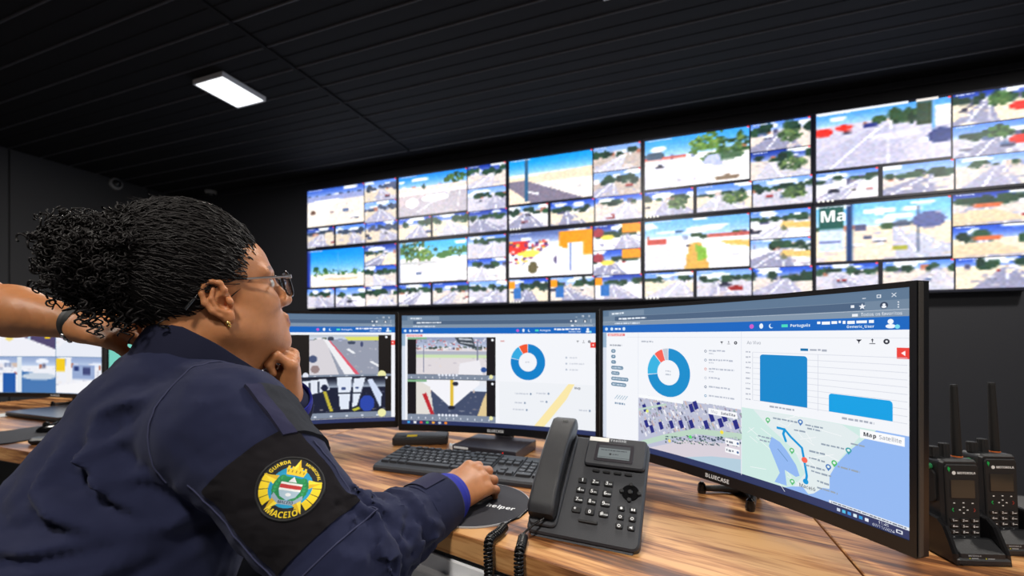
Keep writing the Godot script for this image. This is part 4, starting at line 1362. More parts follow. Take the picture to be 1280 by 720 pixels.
func desks() -> void:
	desk("desk", "streaky brown wooden desk under the keyboard and desk telephone", [Vector2(0.4165, 0.39), Vector2(-0.223, 0.791), Vector2(-0.75, 0.981), Vector2(-0.53, 1.593), Vector2(0.042, 1.388), Vector2(0.6325, 1.018)], Vector2(0.8476, -0.5306), [Vector2(0.42, 0.5), Vector2(0.56, 0.95), Vector2(-0.47, 1.5), Vector2(-0.66, 1.03)])
	desk("desk", "streaky brown wooden desk under the two radios", [Vector2(0.4195, 0.3885), Vector2(1.182, -0.0885), Vector2(1.313, 0.592), Vector2(0.6355, 1.0165)], Vector2(0.8476, -0.5306), [Vector2(0.5, 0.44), Vector2(0.7, 0.9), Vector2(1.12, 0.04), Vector2(1.22, 0.56)])
	desk("desk", "wooden desk with a closed laptop behind the seated woman", [Vector2(-0.754, 0.983), Vector2(-2.7, 1.683), Vector2(-2.48, 2.295), Vector2(-0.534, 1.595)], Vector2(0.9409, -0.3387), [Vector2(-0.8, 1.1), Vector2(-2.6, 1.74), Vector2(-2.42, 2.2), Vector2(-0.62, 1.55)])
	# dark modesty panel below the left-hand desk
	var mp := thing("modesty_panel", "dark panel below the desk behind the seated woman", "panel", Transform3D(facing(sv(0.9409, 0, -0.3387)), sw(-1.62, 0, 1.60)))
	var m := MB.new()
	m.box(Vector3(0, 0.38, 0), Vector3(1.5, 0.64, 0.018), 0.002)
	part(mp, "board", m, M.soft_black)
	for s: float in [-1.0, 1.0]:
		var ft := MB.new()
		ft.box(Vector3(s * 0.6, 0.03, 0), Vector3(0.05, 0.06, 0.1), 0.003)
		part(mp, "foot", ft, M.dark_metal)
	# white drawer unit under the operator's desk
	var X := Transform3D(facing(sv(0.8476, 0, -0.5306)), sw(0.097, 0, 0.842))
	var d := thing("drawer_unit", "white drawer unit under the desk edge by the coiled cord", "drawers", X)
	var b := MB.new()
	b.box(Vector3(0, 0.365, 0), Vector3(0.4, 0.67, 0.42), 0.003)
	part(d, "body", b, M.white_paint)
	for k in 3:
		var dr := MB.new()
		dr.box(Vector3(0, 0.14 + 0.215 * k, 0.219), Vector3(0.39, 0.208, 0.018), 0.002)
		var p := part(d, "drawer", dr, M.white_paint)
		var hd := MB.new()
		hd.tube([Vector3(-0.06, 0.19 + 0.215 * k, 0.226), Vector3(-0.06, 0.19 + 0.215 * k, 0.25), Vector3(0.06, 0.19 + 0.215 * k, 0.25), Vector3(0.06, 0.19 + 0.215 * k, 0.226)], 0.004)
		part(p, "handle", hd, M.silver)
	for k in 4:
		var ca := MB.new()
		ca.lathe([Vector2(0.004, 0.0), Vector2(0.018, 0.0), Vector2(0.018, 0.03), Vector2(0.004, 0.03)], 12, Transform3D(Basis(), Vector3(0.16 * (1 if k % 2 else -1), 0, 0.17 * (1 if k > 1 else -1))))
		part(d, "foot", ca, M.rubber)


# ------------------------------------------------------------------ monitors
func monitor(L: Vector2, R: Vector2, bottom: float, im: Image, label: String, glow := 1.0, tall := 0.362) -> Node3D:
	var mid := (L + R) / 2
	var wd := L.distance_to(R)
	var X := Transform3D(facing(sv(R.x - L.x, 0, R.y - L.y)), sw(mid.x, DESK, mid.y))
	var o := thing("monitor", label, "monitor", X, "curved desk monitors")
	var rad := 1.5
	var half := asin(wd / 2 / rad)
	var y0 := bottom - DESK
	var arc := func(s: float, back: float) -> Vector3:
		var a := (s * 2 - 1) * half
		return Vector3((rad + back) * sin(a), 0, rad * cos(half) - (rad + back) * cos(a))
	var N := 20
	var strip := func(mb: MB, s0: float, s1: float, ya: float, yb: float, f0: float, f1: float) -> void:
		var rows := []
		for i in N + 1:
			var s := lerpf(s0, s1, float(i) / N)
			var p: Vector3 = arc.call(s, -f1)
			var q: Vector3 = arc.call(s, -f0)
			rows.append([p + Vector3.UP * ya, p + Vector3.UP * yb, q + Vector3.UP * yb, q + Vector3.UP * ya])
		for i in N:
			for k in 4:
				var a: Array = rows[i]
				var b: Array = rows[i + 1]
				mb.face([a[k], a[(k + 1) % 4], b[(k + 1) % 4], b[k]], [Vector3(0, 0, 1), Vector3.UP, Vector3(0, 0, -1), Vector3.DOWN][k])
		mb.face(rows[0], Vector3.LEFT)
		mb.face(rows[N], Vector3.RIGHT)
	var h := MB.new()
	strip.call(h, 0.0, 1.0, y0, y0 + tall, -0.024, -0.0022)
	part(o, "housing", h, M.bezel)
	var sx := 0.008 / wd
	var f := MB.new()
	strip.call(f, 0.0, 1.0, y0, y0 + 0.02, -0.002, 0.0)
	strip.call(f, 0.0, 1.0, y0 + tall - 0.008, y0 + tall, -0.002, 0.0)
	strip.call(f, 0.0, sx, y0 + 0.02, y0 + tall - 0.008, -0.002, 0.0)
	strip.call(f, 1.0 - sx, 1.0, y0 + 0.02, y0 + tall - 0.008, -0.002, 0.0)
	part(o, "bezel", f, M.bezel)
	for s: float in [-0.0006, 1.0006]:
		var e := MB.new()
		e.box(arc.call(s, 0.008) + Vector3.UP * (y0 + tall / 2), Vector3(0.0016, tall - 0.004, 0.014), 0.0003)
		part(o, "edge_strip", e, M.bezel_edge)
	var sc := MB.new()
	var rows := [[], []]
	var uvs := [[], []]
	for i in N + 1:
		var s := lerpf(sx, 1.0 - sx, float(i) / N)
		for k in 2:
			rows[k].append(arc.call(s, 0.0019) + Vector3.UP * (y0 + (0.02 if k == 0 else tall - 0.008)))
			uvs[k].append(Vector2(float(i) / N, 1 - k))
	sc.sheet(rows, false, false, uvs)
	part(o, "screen", sc, lit(im, glow))
	screen_light(o, Vector3(0, y0 + tall / 2 + 0.006, 0.004), Vector2(wd - 0.03, tall - 0.04), 0.035)
	var bk := MB.new()
	bk.box(Vector3(0, y0 + tall * 0.5, -0.065), Vector3(0.26, 0.2, 0.06), 0.012)
	part(o, "back_cover", bk, M.black_plastic)
	var st := MB.new()
	st.box(Vector3(0, y0 / 2 + 0.07, -0.125), Vector3(0.06, y0 + 0.14, 0.022), 0.005)
	part(o, "stand_neck", st, M.black_plastic)
	for s: float in [-1.0, 1.0]:
		var lg := MB.new()
		lg.tube([Vector3(0, 0.012, -0.125), Vector3(s * 0.03, 0.009, -0.10), Vector3(s * 0.052, 0.009, -0.062)], [0.012, 0.008, 0.006], 8)
		var lp := part(o, "stand_foot", lg, M.black_plastic)
		var kb := MB.new()
		kb.lathe([Vector2(0, 0.001), Vector2(0.008, 0.001), Vector2(0.009, 0.006), Vector2(0.007, 0.02), Vector2(0.003, 0.024), Vector2(0, 0.024)], 10, Transform3D(Basis(), Vector3(s * 0.052, 0, -0.056)))
		part(lp, "foot_tip", kb, M.gloss_black)
	var lt := lettering(o, "BLUECASE", 0.0078, Transform3D(Basis(), arc.call(0.5, -0.0003) + Vector3.UP * (y0 + 0.0095)), M.white_ink)
	lt.set_meta("label", "white maker's lettering under the screen")
	return o


func monitors() -> void:
	rng.seed = 7
	monitor(Vector2(0.2256, 1.087), Vector2(0.525, 0.55), 0.7905, right_screen(), "large curved monitor at right showing bar chart and coast map", 1.0)
	rng.seed = 8
	monitor(Vector2(-0.348, 1.307), Vector2(0.233, 1.143), 0.789, middle_screen(), "curved middle monitor with a blue ring chart behind the keyboard", 1.0)
	rng.seed = 9
	monitor(Vector2(-0.93, 1.143), Vector2(-0.36, 1.334), 0.793, left_screen(), "curved monitor beside the woman's chin showing bus and road cameras", 1.0)
	rng.seed = 10
	monitor(Vector2(-2.412, 1.973), Vector2(-1.806, 1.87), 0.797, quad_screen(0), "monitor with four street pictures under the reaching arm", 1.0)
	rng.seed = 11
	monitor(Vector2(-1.775, 1.858), Vector2(-1.2, 1.65), 0.797, quad_screen(1), "monitor with a greenish picture mostly hidden behind the woman's back", 1.0)


# ------------------------------------------------------------------ things on the desks
func keyboard() -> void:
	var X := Transform3D(facing(sv(0.9496, 0, -0.314)), sw(-0.342, DESK, 1.047))
	var o := thing("keyboard", "black full-size computer keyboard in front of the middle monitor", "keyboard", X)
	var L := 0.447
	var D := 0.142
	var tilt := 0.075
	var S := Basis(Vector3(1, 0, 0), Vector3(0, cos(tilt), sin(tilt)), Vector3(0, -sin(tilt), cos(tilt)))
	var b := MB.new()
	# side profile drawn across the length
	var prof := PackedVector2Array([Vector2(0.004, 0.001), Vector2(-D, 0.001), Vector2(-D, 0.022), Vector2(-D + 0.004, 0.0255), Vector2(-D + 0.012, 0.0262), Vector2(-0.012, 0.0158), Vector2(0.001, 0.0125), Vector2(0.004, 0.008)])
	b.prism(prof, 0, L, Transform3D(Basis(Vector3(0, 0, 1), Vector3(0, 1, 0), Vector3(-1, 0, 0)), Vector3(L, 0, 0)), 0.0015)
	part(o, "case", b, M.phone_plastic)
	var u := 0.01895
	var cache := {}
	var legends := MB.new()
	var row_text := ["ESC 1 2 3 4 5 6 7 8 9 0 - =", "Q W E R T Y U I O P", "A S D F G H J K L Ç", "Z X C V B N M , . ;"]
	var put := func(x: float, r: float, w: float, d: float, txt: String) -> void:
		var key := "%.2f_%.2f" % [w, d]
		if not cache.has(key):
			var kb := MB.new()
			var kw := w * u - 0.0026
			var kd := d * u - 0.0026
			var top := 0.0016
			var y1 := 0.0052
			var P := [Vector3(-kw / 2, 0, -kd / 2), Vector3(kw / 2, 0, -kd / 2), Vector3(kw / 2, 0, kd / 2), Vector3(-kw / 2, 0, kd / 2)]
			var Q := []
			for p: Vector3 in P:
				Q.append(Vector3(p.x - signf(p.x) * top, y1, p.z - signf(p.z) * top))
			kb.face(Q, Vector3.UP)
			for i in 4:
				kb.face([P[i], P[(i + 1) % 4], Q[(i + 1) % 4], Q[i]], (P[i] + P[(i + 1) % 4]) + Vector3.UP * 0.001)
			cache[key] = kb.mesh()
		var at := Vector3(0.0085 + (x + w / 2) * u, 0, -0.013 - (r + d / 2) * u)
		at.y = 0.0160 + (-at.z - 0.012) * 0.0797
		var p := part(o, "key", cache[key], M.key_plastic)
		p.transform = Transform3D(S, at)
		if txt:
			add_text(legends, txt, 0.0036 if txt.length() == 1 else 0.0022, Transform3D(S * Basis(Vector3(1, 0, 0), Vector3(0, 0, -1), Vector3(0, 1, 0)), at + S * Vector3(-0.002, 0.0054, -0.002)))
	for k in 13:  # function row
		put.call([0.0, 2, 3, 4, 5, 6.5, 7.5, 8.5, 9.5, 11, 12, 13, 14][k], 5.45, 1.0, 0.8, "ESC" if k == 0 else "F%d" % k)
	for k in 13:
		put.call(float(k), 4.0 + 0.1, 1.0, 1.0, "'1234567890-="[k])
	put.call(13.0, 4.1, 2.0, 1.0, "")
	put.call(0.0, 3.1, 1.5, 1.0, "")
	for k in 12:
		put.call(1.5 + k, 3.1, 1.0, 1.0, "QWERTYUIOP´["[k])
	put.call(13.5, 3.1, 1.5, 1.0, "")
	put.call(0.0, 2.1, 1.75, 1.0, "")
	for k in 11:
		put.call(1.75 + k, 2.1, 1.0, 1.0, "ASDFGHJKLÇ~"[k])
	put.call(12.75, 2.1, 2.25, 1.0, "")
	put.call(0.0, 1.1, 2.25, 1.0, "")
	for k in 10:
		put.call(2.25 + k, 1.1, 1.0, 1.0, "ZXCVBNM,.;"[k])
	put.call(12.25, 1.1, 2.75, 1.0, "")
	for q: Array in [[0.0, 1.25], [1.25, 1.25], [2.5, 1.25], [3.75, 6.25], [10.0, 1.25], [11.25, 1.25], [12.5, 1.25], [13.75, 1.25]]:
		put.call(q[0], 0.1, q[1], 1.0, "")
	for r in 2:
		for k in 3:
			put.call(15.3 + k, 4.1 - r, 1.0, 1.0, "")
	put.call(16.3, 1.1, 1.0, 1.0, "")
	for k in 3:
		put.call(15.3 + k, 0.1, 1.0, 1.0, "")
	for r in 4:
		for k in 3:
			if r == 3 and k == 1:
				continue
			put.call(18.6 + k, 4.1 - r, 1.0, 1.0, ["", "/", "*", "7", "8", "9", "4", "5", "6", "1", "2", "3"][r * 3 + k])
	put.call(19.6, 1.1, 1.0, 1.0, "2")
	put.call(18.6, 0.1, 2.0, 1.0, "0")
	put.call(20.6, 0.1, 1.0, 1.0, ".")
	put.call(21.6, 4.1, 1.0, 1.0, "-")
	put.call(21.6, 2.1, 1.0, 2.0, "+")
	put.call(21.6, 0.1, 1.0, 2.0, "")
	part(o, "key_legends", legends, M.grey_ink)
	# raised ribs parting the three key blocks
	var rb := MB.new()
	for x: float in [15.15, 18.45]:
		rb.box(Vector3(0.0085 + x * u, 0.0235, -0.071), Vector3(0.0014, 0.004, 0.118), 0.0005, S)
	part(o, "ribs", rb, M.phone_plastic)


func mouse_shape(o: Node3D, m: Material) -> void:
	var rows := []
	for i in 9:
		var a := i / 8.0 * PI / 2
		var row := []
		for k in 24:
			var w := TAU * k / 24
			var c := cos(w)
			var s := sin(w)
			row.append(Vector3(signf(c) * pow(absf(c), 0.8) * 0.029 * cos(a * 0.999), 0.002 + 0.028 * sin(a) * (1.0 - 0.14 * s), -signf(s) * pow(absf(s), 0.85) * 0.056 * cos(a * 0.999)))
		rows.append(row)
	var b := MB.new()
	b.sheet(rows, true)
	part(o, "shell", b, m)
	var wh := MB.new()
	wh.lathe([Vector2(0.003, -0.004), Vector2(0.009, -0.004), Vector2(0.009, 0.004), Vector2(0.003, 0.004)], 14, Transform3D(Basis(Vector3(0, 1, 0), Vector3(1, 0, 0), Vector3(0, 0, -1)), Vector3(0, 0.0225, -0.031)))
	part(o, "scroll_wheel", wh, M.rubber)
	var sl := MB.new()
	sl.box(Vector3(0, 0.0285, -0.014), Vector3(0.0012, 0.002, 0.03), 0.0004)
	part(o, "button_seam", sl, M.soft_black)


func desk_small() -> void:
	# round mouse pad with a word on it
	var X := Transform3D(facing(sv(0.93, 0, -0.37)), sw(-0.073, DESK, 0.835))
	var o := thing("mouse_pad", "round dark mouse pad lettered helper under the woman's hand", "mouse pad", X)
	var b := MB.new()
	b.lathe([Vector2(0, 0.0005), Vector2(0.108, 0.0005), Vector2(0.108, 0.003), Vector2(0.1065, 0.004), Vector2(0, 0.004)], 64)
	part(o, "pad", b, M.pad)
	var rim := MB.new()
	rim.lathe([Vector2(0.1078, 0.0003), Vector2(0.1092, 0.0003), Vector2(0.1092, 0.0032), Vector2(0.1078, 0.0032)], 64)
	part(o, "rim", rim, M.grey_ink)
	var flat := Basis(Vector3(1, 0, 0), Vector3(0, 0, -1), Vector3(0, 1, 0))
	lettering(o, "helper", 0.0135, Transform3D(flat, Vector3(0.057, 0.0042, 0.006)), M.white_ink)
	var o2 := thing("computer_mouse", "black computer mouse under the woman's right hand", "mouse", Transform3D(facing(sv(0.78, 0, -0.62)), sw(-0.073, DESK + 0.0045, 0.843)))
	mouse_shape(o2, M.gloss_black)
	# thin black box under the middle monitor
	X = Transform3D(facing(sv(0.91, 0, -0.41)), sw(-0.079, DESK, 1.14))
	o = thing("media_box", "thin black box with a red light under the middle monitor", "box", X)
	b = MB.new()
	b.box(Vector3(0, 0.0145, -0.075), Vector3(0.193, 0.027, 0.15), 0.002)
	part(o, "case", b, M.dark_case)
	var l := MB.new()
	l.box(Vector3(-0.068, 0.022, 0.0004), Vector3(0.045, 0.006, 0.0012), 0.0003)
	part(o, "label_strip", l, M.white_ink)
	var led := MB.new()
	led.ball(Vector3(0.06, 0.022, 0.0004), Vector3(0.0016, 0.0016, 0.001), Basis(), 6, 8)
	part(o, "led_light", led, M.red_led, "small red light")
	# white coil of cable left of it
	var cb := thing("cable_coil", "small white cable coil beside the thin black box", "cable", Transform3D(Basis(), sw(-0.155, DESK, 1.235)))
	var pth := []
	for i in 49:
		var a := TAU * 2.5 * i / 48
		pth.append(Vector3(cos(a) * 0.026, 0.0035 + 0.004 * i / 48 * 2.5, sin(a) * 0.022))
	b = MB.new()
	b.tube(pth, 0.003, 8)
	part(cb, "cable", b, M.white_ink)
	# dock with a yellow sticker below the join of two monitors
	X = Transform3D(facing(sv(0.99, 0, 0.1)), sw(-0.278, DESK, 1.29))
	o = thing("docking_station", "black dock with a yellow sticker between two monitors", "dock", X)
	b = MB.new()
	b.box(Vector3(0, 0.014, -0.02), Vector3(0.165, 0.026, 0.07), 0.004)
	b.box(Vector3(0.0, 0.0145, 0.0155), Vector3(0.15, 0.012, 0.004), 0.001)
	part(o, "case", b, M.black_plastic)
	l = MB.new()
	l.box(Vector3(-0.025, 0.0275, -0.0), Vector3(0.03, 0.0012, 0.022), 0.0003)
	part(o, "sticker", l, M.yellow_ink, "yellow sticker")
	# left-hand desk
	X = Transform3D(facing(sv(0.9409, 0, -0.3387)), sw(-1.86, DESK, 1.79))
	o = thing("laptop", "closed dark grey laptop on the desk under the reaching arm", "laptop", X)
	b = MB.new()
	b.prism(rrect(0.38, 0.25, 0.012), 0.004, 0.012, Transform3D(Basis(Vector3(1, 0, 0), Vector3(0, 0, -1), Vector3(0, 1, 0)), Vector3.ZERO), 0.0012)
	part(o, "base", b, M.soft_black)
	b = MB.new()
	b.prism(rrect(0.38, 0.25, 0.012), 0.0125, 0.02, Transform3D(Basis(Vector3(1, 0, 0), Vector3(0, 0, -1), Vector3(0, 1, 0)), Vector3.ZERO), 0.002)
	part(o, "lid", b, M.dark_case)
	for k in 4:
		b = MB.new()
		b.lathe([Vector2(0, 0), Vector2(0.008, 0), Vector2(0.008, 0.0042), Vector2(0, 0.0042)], 10, Transform3D(Basis(), Vector3(0.16 * (1 if k % 2 else -1), 0, 0.1 * (1 if k > 1 else -1))))
		part(o, "foot", b, M.rubber)
	X = Transform3D(facing(sv(0.9409, 0, -0.3387)), sw(-1.63, DESK, 1.41))
	o = thing("mouse_pad", "dark mouse pad at the left edge of the picture", "mouse pad", X)
	b = MB.new()
	b.prism(rrect(0.25, 0.2, 0.03), 0.0005, 0.004, Transform3D(Basis(Vector3(1, 0, 0), Vector3(0, 0, -1), Vector3(0, 1, 0)), Vector3.ZERO), 0.0008)
	part(o, "pad", b, M.pad)
	o2 = thing("computer_mouse", "glossy black computer mouse behind the woman's back", "mouse", Transform3D(facing(sv(-0.25, 0, 0.97)), sw(-1.565, DESK + 0.0045, 1.46)))
	mouse_shape(o2, M.gloss_black)
	X = Transform3D(facing(sv(0.98, 0, 0.1)), sw(-1.405, DESK, 1.30))
	o = thing("case", "small elongated black case lying near the left desk edge", "case", X)
	b = MB.new()
	b.prism(rrect(0.13, 0.034, 0.0165, 6), 0.0005, 0.02, Transform3D(Basis(Vector3(1, 0, 0), Vector3(0, 0, -1), Vector3(0, 1, 0)), Vector3.ZERO), 0.006)
	part(o, "shell", b, M.black_plastic)
	b = MB.new()
	b.box(Vector3(0, 0.0105, 0), Vector3(0.1, 0.0012, 0.0352), 0.0003)
	part(o, "seam", b, M.soft_black)
	for q: Array in [[-2.12, 1.75, "white sheet of paper beside the closed laptop"], [-1.46, 1.49, "white slip of paper behind the glossy black mouse"]]:
		b = MB.new()
		b.prism(rrect(0.11, 0.16, 0.001, 1), 0.0003, 0.0012, Transform3D(Basis(Vector3(1, 0, 0), Vector3(0, 0, -1), Vector3(0, 1, 0)), Vector3.ZERO))
		var pp := part(self, "paper_sheet", b, M.paper)
		pp.transform = Transform3D(facing(sv(0.9, 0, -0.4)), sw(q[0], DESK, q[1]))
		tag(pp, q[2], "paper")


# ------------------------------------------------------------------ the desk telephone
func telephone() -> void:
	var al := deg_to_rad(40)
	var X := Transform3D(facing(sv(0.914, 0, -0.406)), sw(0.0245, DESK, 0.7227))
	var o := thing("telephone", "black office desk telephone with keypad and small display", "telephone", X)
	var T := Basis(Vector3(1, 0, 0), Vector3(0, sin(al), -cos(al)), Vector3(0, cos(al), sin(al)))  # u, v, height above the sloping face
	var S := Transform3D(T, Vector3(0, 0.022, 0))
	var at := func(u: float, v: float, h: float) -> Vector3: return S * Vector3(u, v, h)
	var mm := 0.001
	# body: sloping slab with a rounded front lip
	var b := MB.new()
	b.prism(rrect(0.183, 0.199, 0.012, 4, Vector2(0.096, 0.077)), -0.017, 0.0, S, 0.003)
	part(o, "body", b, M.phone_plastic)
	b = MB.new()
	b.prism(PackedVector2Array([Vector2(0.004, 0.0), Vector2(-0.012, 0.0), Vector2(-0.13, 0.094), Vector2(-0.135, 0.11), Vector2(-0.12, 0.107)]), 0.012, 0.18, Transform3D(Basis(Vector3(0, 0, 1), Vector3(0, 1, 0), Vector3(-1, 0, 0)), Vector3(0.192, 0.0005, 0.012)), 0.002)
	part(o, "underbody", b, M.phone_plastic)
	b = MB.new()
	b.box(Vector3(0.096, 0.052, -0.112), Vector3(0.13, 0.104, 0.012), 0.003, Basis(Vector3.RIGHT, -0.18))
	part(o, "stand", b, M.phone_plastic)
	# display head
	b = MB.new()
	b.prism(rrect(0.106, 0.062, 0.007, 4, Vector2(0.131, 0.143)), 0.0005, 0.009, S, 0.0025)
	part(o, "display_head", b, M.phone_plastic)
	b = MB.new()
	b.prism(rrect(0.068, 0.038, 0.003, 3, Vector2(0.129, 0.1405)), 0.009, 0.0098, S, 0.0003)
	var fr := part(o, "display_frame", b, M.dark_case)
	b = MB.new()
	b.face([at.call(0.101, 0.127, 0.0101), at.call(0.157, 0.127, 0.0101), at.call(0.157, 0.155, 0.0101), at.call(0.101, 0.155, 0.0101)], T.z, [Vector2(0, 1), Vector2(1, 1), Vector2(1, 0), Vector2(0, 0)])
	var im := canvas(280, 140, C8(128, 138, 140))
	rect(im, 0, 0, 280, 32, C8(66, 70, 76))
	squiggle(im, 20, 52, 230, 12, C8(70, 78, 84))
	disc(im, 110, 92, 11, 11, C8(40, 44, 50))
	squiggle(im, 130, 92, 50, 12, C8(70, 76, 82))
	rect(im, 0, 124, 280, 4, C8(60, 64, 70))
	part(fr, "screen", b, lit(im, 0.75))
	b = MB.new()
	b.box(at.call(0.0985, 0.167, 0.0093), Vector3(0.036, 0.009, 0.0006), 0.0002, T)
	part(o, "sticker", b, M.paper, "white paper sticker")
	lettering(o, "Yealink", 0.006, Transform3D(T, at.call(0.133, 0.1675, 0.0092)), M.grey_ink)
	# keys
	var key := func(u: float, v: float, w: float, h: float, called: String, r := 0.0025, th := 0.0035) -> void:
		var k := MB.new()
		k.prism(rrect(w, h, minf(r, minf(w, h) * 0.49), 3), 0.0004, th, Transform3D(), 0.001)
		var p := part(o, called, k, M.button_plastic)
		p.transform = Transform3D(T, at.call(u, v, 0.0))
	var lg := MB.new()
	var ink := func(s: String, u: float, v: float, h: float, z := 0.0038) -> void:
		add_text(lg, s, h, Transform3D(T, at.call(u, v, z)))
	for r in 4:
		for c in 3:
			var u := (82.0 + 22.6 * c) * mm
			var v := (82.0 - 18.5 * r) * mm
			key.call(u, v, 0.0155, 0.0105, "number_key")
			ink.call(["1", "2", "3", "4", "5", "6", "7", "8", "9", "*", "0", "#"][r * 3 + c], u - (0.0026 if r * 3 + c > 0 and r * 3 + c != 10 else 0.0), v, 0.0062)
			var sub: String = ["", "ABC", "DEF", "GHI", "JKL", "MNO", "PQRS", "TUV", "WXYZ", "", "", "SEND"][r * 3 + c]
			if sub:
				ink.call(sub, u + 0.0034, v - 0.0012, 0.0021)
	for k in 4:
		key.call((101.6 + 18.7 * k) * mm, 104.2 * mm, 0.0135, 0.005, "soft_key")
	key.call(0.1047, 0.0095, 0.032, 0.0055, "volume_key")
	b = MB.new()
	b.prism(circle(0.0145, 28), 0.0003, 0.0018, Transform3D(T, at.call(0.1645, 0.072, 0.0)), 0.0006)
	part(o, "navigation_ring", b, M.gloss_black)
	for q: Array in [[164.2, 72.1, 0.0085], [164.8, 86.2, 0.0078], [150.3, 72.0, 0.0078], [178.9, 71.5, 0.0078], [164.1, 58.0, 0.0078]]:
		key.call(q[0] * mm, q[1] * mm, q[2], q[2], "navigation_key", 0.004, 0.0045)
	for k in 6:
		var u := (154.0 + 18.6 * (k % 2)) * mm
		var v := (41.2 - 14.8 * (k / 2)) * mm
		key.call(u, v, 0.0115, 0.0085, "function_key")
		if k == 0:
			lg.prism(circle(0.0022, 10), 0.0036, 0.0038, Transform3D(T, at.call(u, v, 0)))
		elif k == 1:
			for j in 2:
				lg.box(at.call(u + (j - 0.5) * 0.0036, v, 0.0037), Vector3(0.0024, 0.0038, 0.0003), 0.0, T)
		elif k == 5:
			lg.box(at.call(u - 0.0012, v, 0.0037), Vector3(0.002, 0.002, 0.0003), 0.0, T)
			lg.prism(PackedVector2Array([Vector2(-0.0005, -0.001), Vector2(0.0018, -0.0024), Vector2(0.0018, 0.0024), Vector2(-0.0005, 0.001)]), 0.0036, 0.0038, Transform3D(T, at.call(u, v, 0)))
		else:
			for j in 12:
				var w := TAU * j / 12
				lg.box(at.call(u + cos(w) * 0.002, v + sin(w) * 0.002, 0.0037), Vector3(0.0011, 0.0011, 0.0003), 0.0, T)
	part(o, "key_legends", lg, M.white_ink)
	# cradle and handset
	b = MB.new()
	b.prism(rrect(0.05, 0.19, 0.01, 4, Vector2(0.031, 0.083)), 0.0004, 0.006, S, 0.002)
	part(o, "cradle", b, M.phone_plastic)
	var hs := thing("telephone_handset", "black telephone handset resting on the desk telephone", "handset", X)
	var rows := []
	for i in 25:
		var t := i / 24.0
		var v := lerpf(-0.002, 0.195, t)
		var end := pow(absf(t * 2 - 1), 2.2)
		var hw := 0.0225 + 0.0015 * end
		var topz := 0.030 + 0.012 * (1.0 - end) + 0.004 * t
		var botz := lerpf(0.022, 0.0085, smoothstep(0.45, 0.72, absf(t * 2 - 1)))
		if i == 0 or i == 24:
			hw *= 0.9
			topz -= 0.004
		var row := []
		var sec := rrect(hw * 2, topz - botz, 0.006, 4)
		for q in sec:
			row.append(at.call(0.0305 + q.x, v, (topz + botz) / 2 + q.y))
		rows.append(row)
	b = MB.new()
	b.sheet(rows, true)
	b.face(rows[0], -T.y)
	b.face(rows[24], T.y)
	part(hs, "grip", b, M.handset_plastic)
	for e in 2:
		b = MB.new()
		b.prism(circle(0.018, 24), 0.006, 0.011, Transform3D(T, at.call(0.0305, 0.022 + 0.148 * e, 0)), 0.001)
		part(hs, ["mouthpiece", "earpiece"][e], b, M.soft_black)
	lettering(hs, "HD", 0.0055, Transform3D(T, at.call(0.0355, 0.179, 0.0385)), M.soft_black)
	# coiled cord: out of the phone's left side, over the desk edge and back up to the handset
	var inv := X.affine_inverse()
	var W := func(p: Vector3) -> Vector3: return inv * p
	var hs_end: Vector3 = X * (at.call(0.036, -0.003, 0.014) as Vector3)
	var side: Vector3 = X * (at.call(0.006, 0.028, -0.006) as Vector3)
	# straight leads
	b = MB.new()
	b.tube([W.call(side), W.call(sw(0.012, DESK + 0.012, 0.742)), W.call(sw(-0.004, DESK + 0.012, 0.728)), W.call(sw(-0.012, DESK + 0.0115, 0.716))], 0.0022, 8)
	var cord := part(o, "cord", b, M.cord, "black coiled cord hanging over the desk edge")
	b = MB.new()
	b.tube([W.call(hs_end), W.call(hs_end.lerp(sw(0.018, DESK + 0.018, 0.678), 0.5)), W.call(sw(0.018, DESK + 0.014, 0.678))], 0.0018, 8)
	part(cord, "lead", b, M.cord)
	var curve_pts := [[sw(-0.012, DESK + 0.0095, 0.716), sw(-0.022, DESK + 0.0095, 0.69), sw(-0.033, DESK + 0.0095, 0.672), sw(-0.0365, DESK + 0.004, 0.656), sw(-0.035, DESK - 0.03, 0.646), sw(-0.032, DESK - 0.09, 0.643), sw(-0.022, DESK - 0.17, 0.638), sw(0.004, DESK - 0.215, 0.628)], [sw(0.018, DESK + 0.0095, 0.678), sw(0.016, DESK + 0.0095, 0.66), sw(0.0135, DESK + 0.0095, 0.642), sw(0.0105, DESK + 0.004, 0.628), sw(0.011, DESK - 0.03, 0.618), sw(0.016, DESK - 0.09, 0.614), sw(0.02, DESK - 0.17, 0.618), sw(0.004, DESK - 0.215, 0.628)]]
	for e in 2:
		var cv := Curve3D.new()
		var pts: Array = curve_pts[e]
		for i in pts.size():
			var tang: Vector3 = (pts[mini(i + 1, pts.size() - 1)] - pts[maxi(i - 1, 0)]) / 6.0
			cv.add_point(W.call(pts[i]), -tang, tang)
		cv.bake_interval = 0.002
		var len := cv.get_baked_length()
		var turns := int(len / 0.0049)
		var n := turns * 12
		var path := []
		var prev := Vector3(1, 0, 0)
		for i in n + 1:
			var d := len * i / n
			var p := cv.sample_baked(d)
			var tg := (cv.sample_baked(minf(d + 0.002, len)) - cv.sample_baked(maxf(d - 0.002, 0))).normalized()
			prev = (prev - tg * prev.dot(tg)).normalized()
			var bi := tg.cross(prev)
			var w := TAU * turns * i / n
			var rr := 0.0062 * clampf(minf(i, n - i) / 10.0, 0.3, 1.0)
			path.append(p + (prev * cos(w) + bi * sin(w)) * rr)
		b = MB.new()
		b.tube(path, 0.0022, 6)
		part(cord, "coil", b, M.cord)


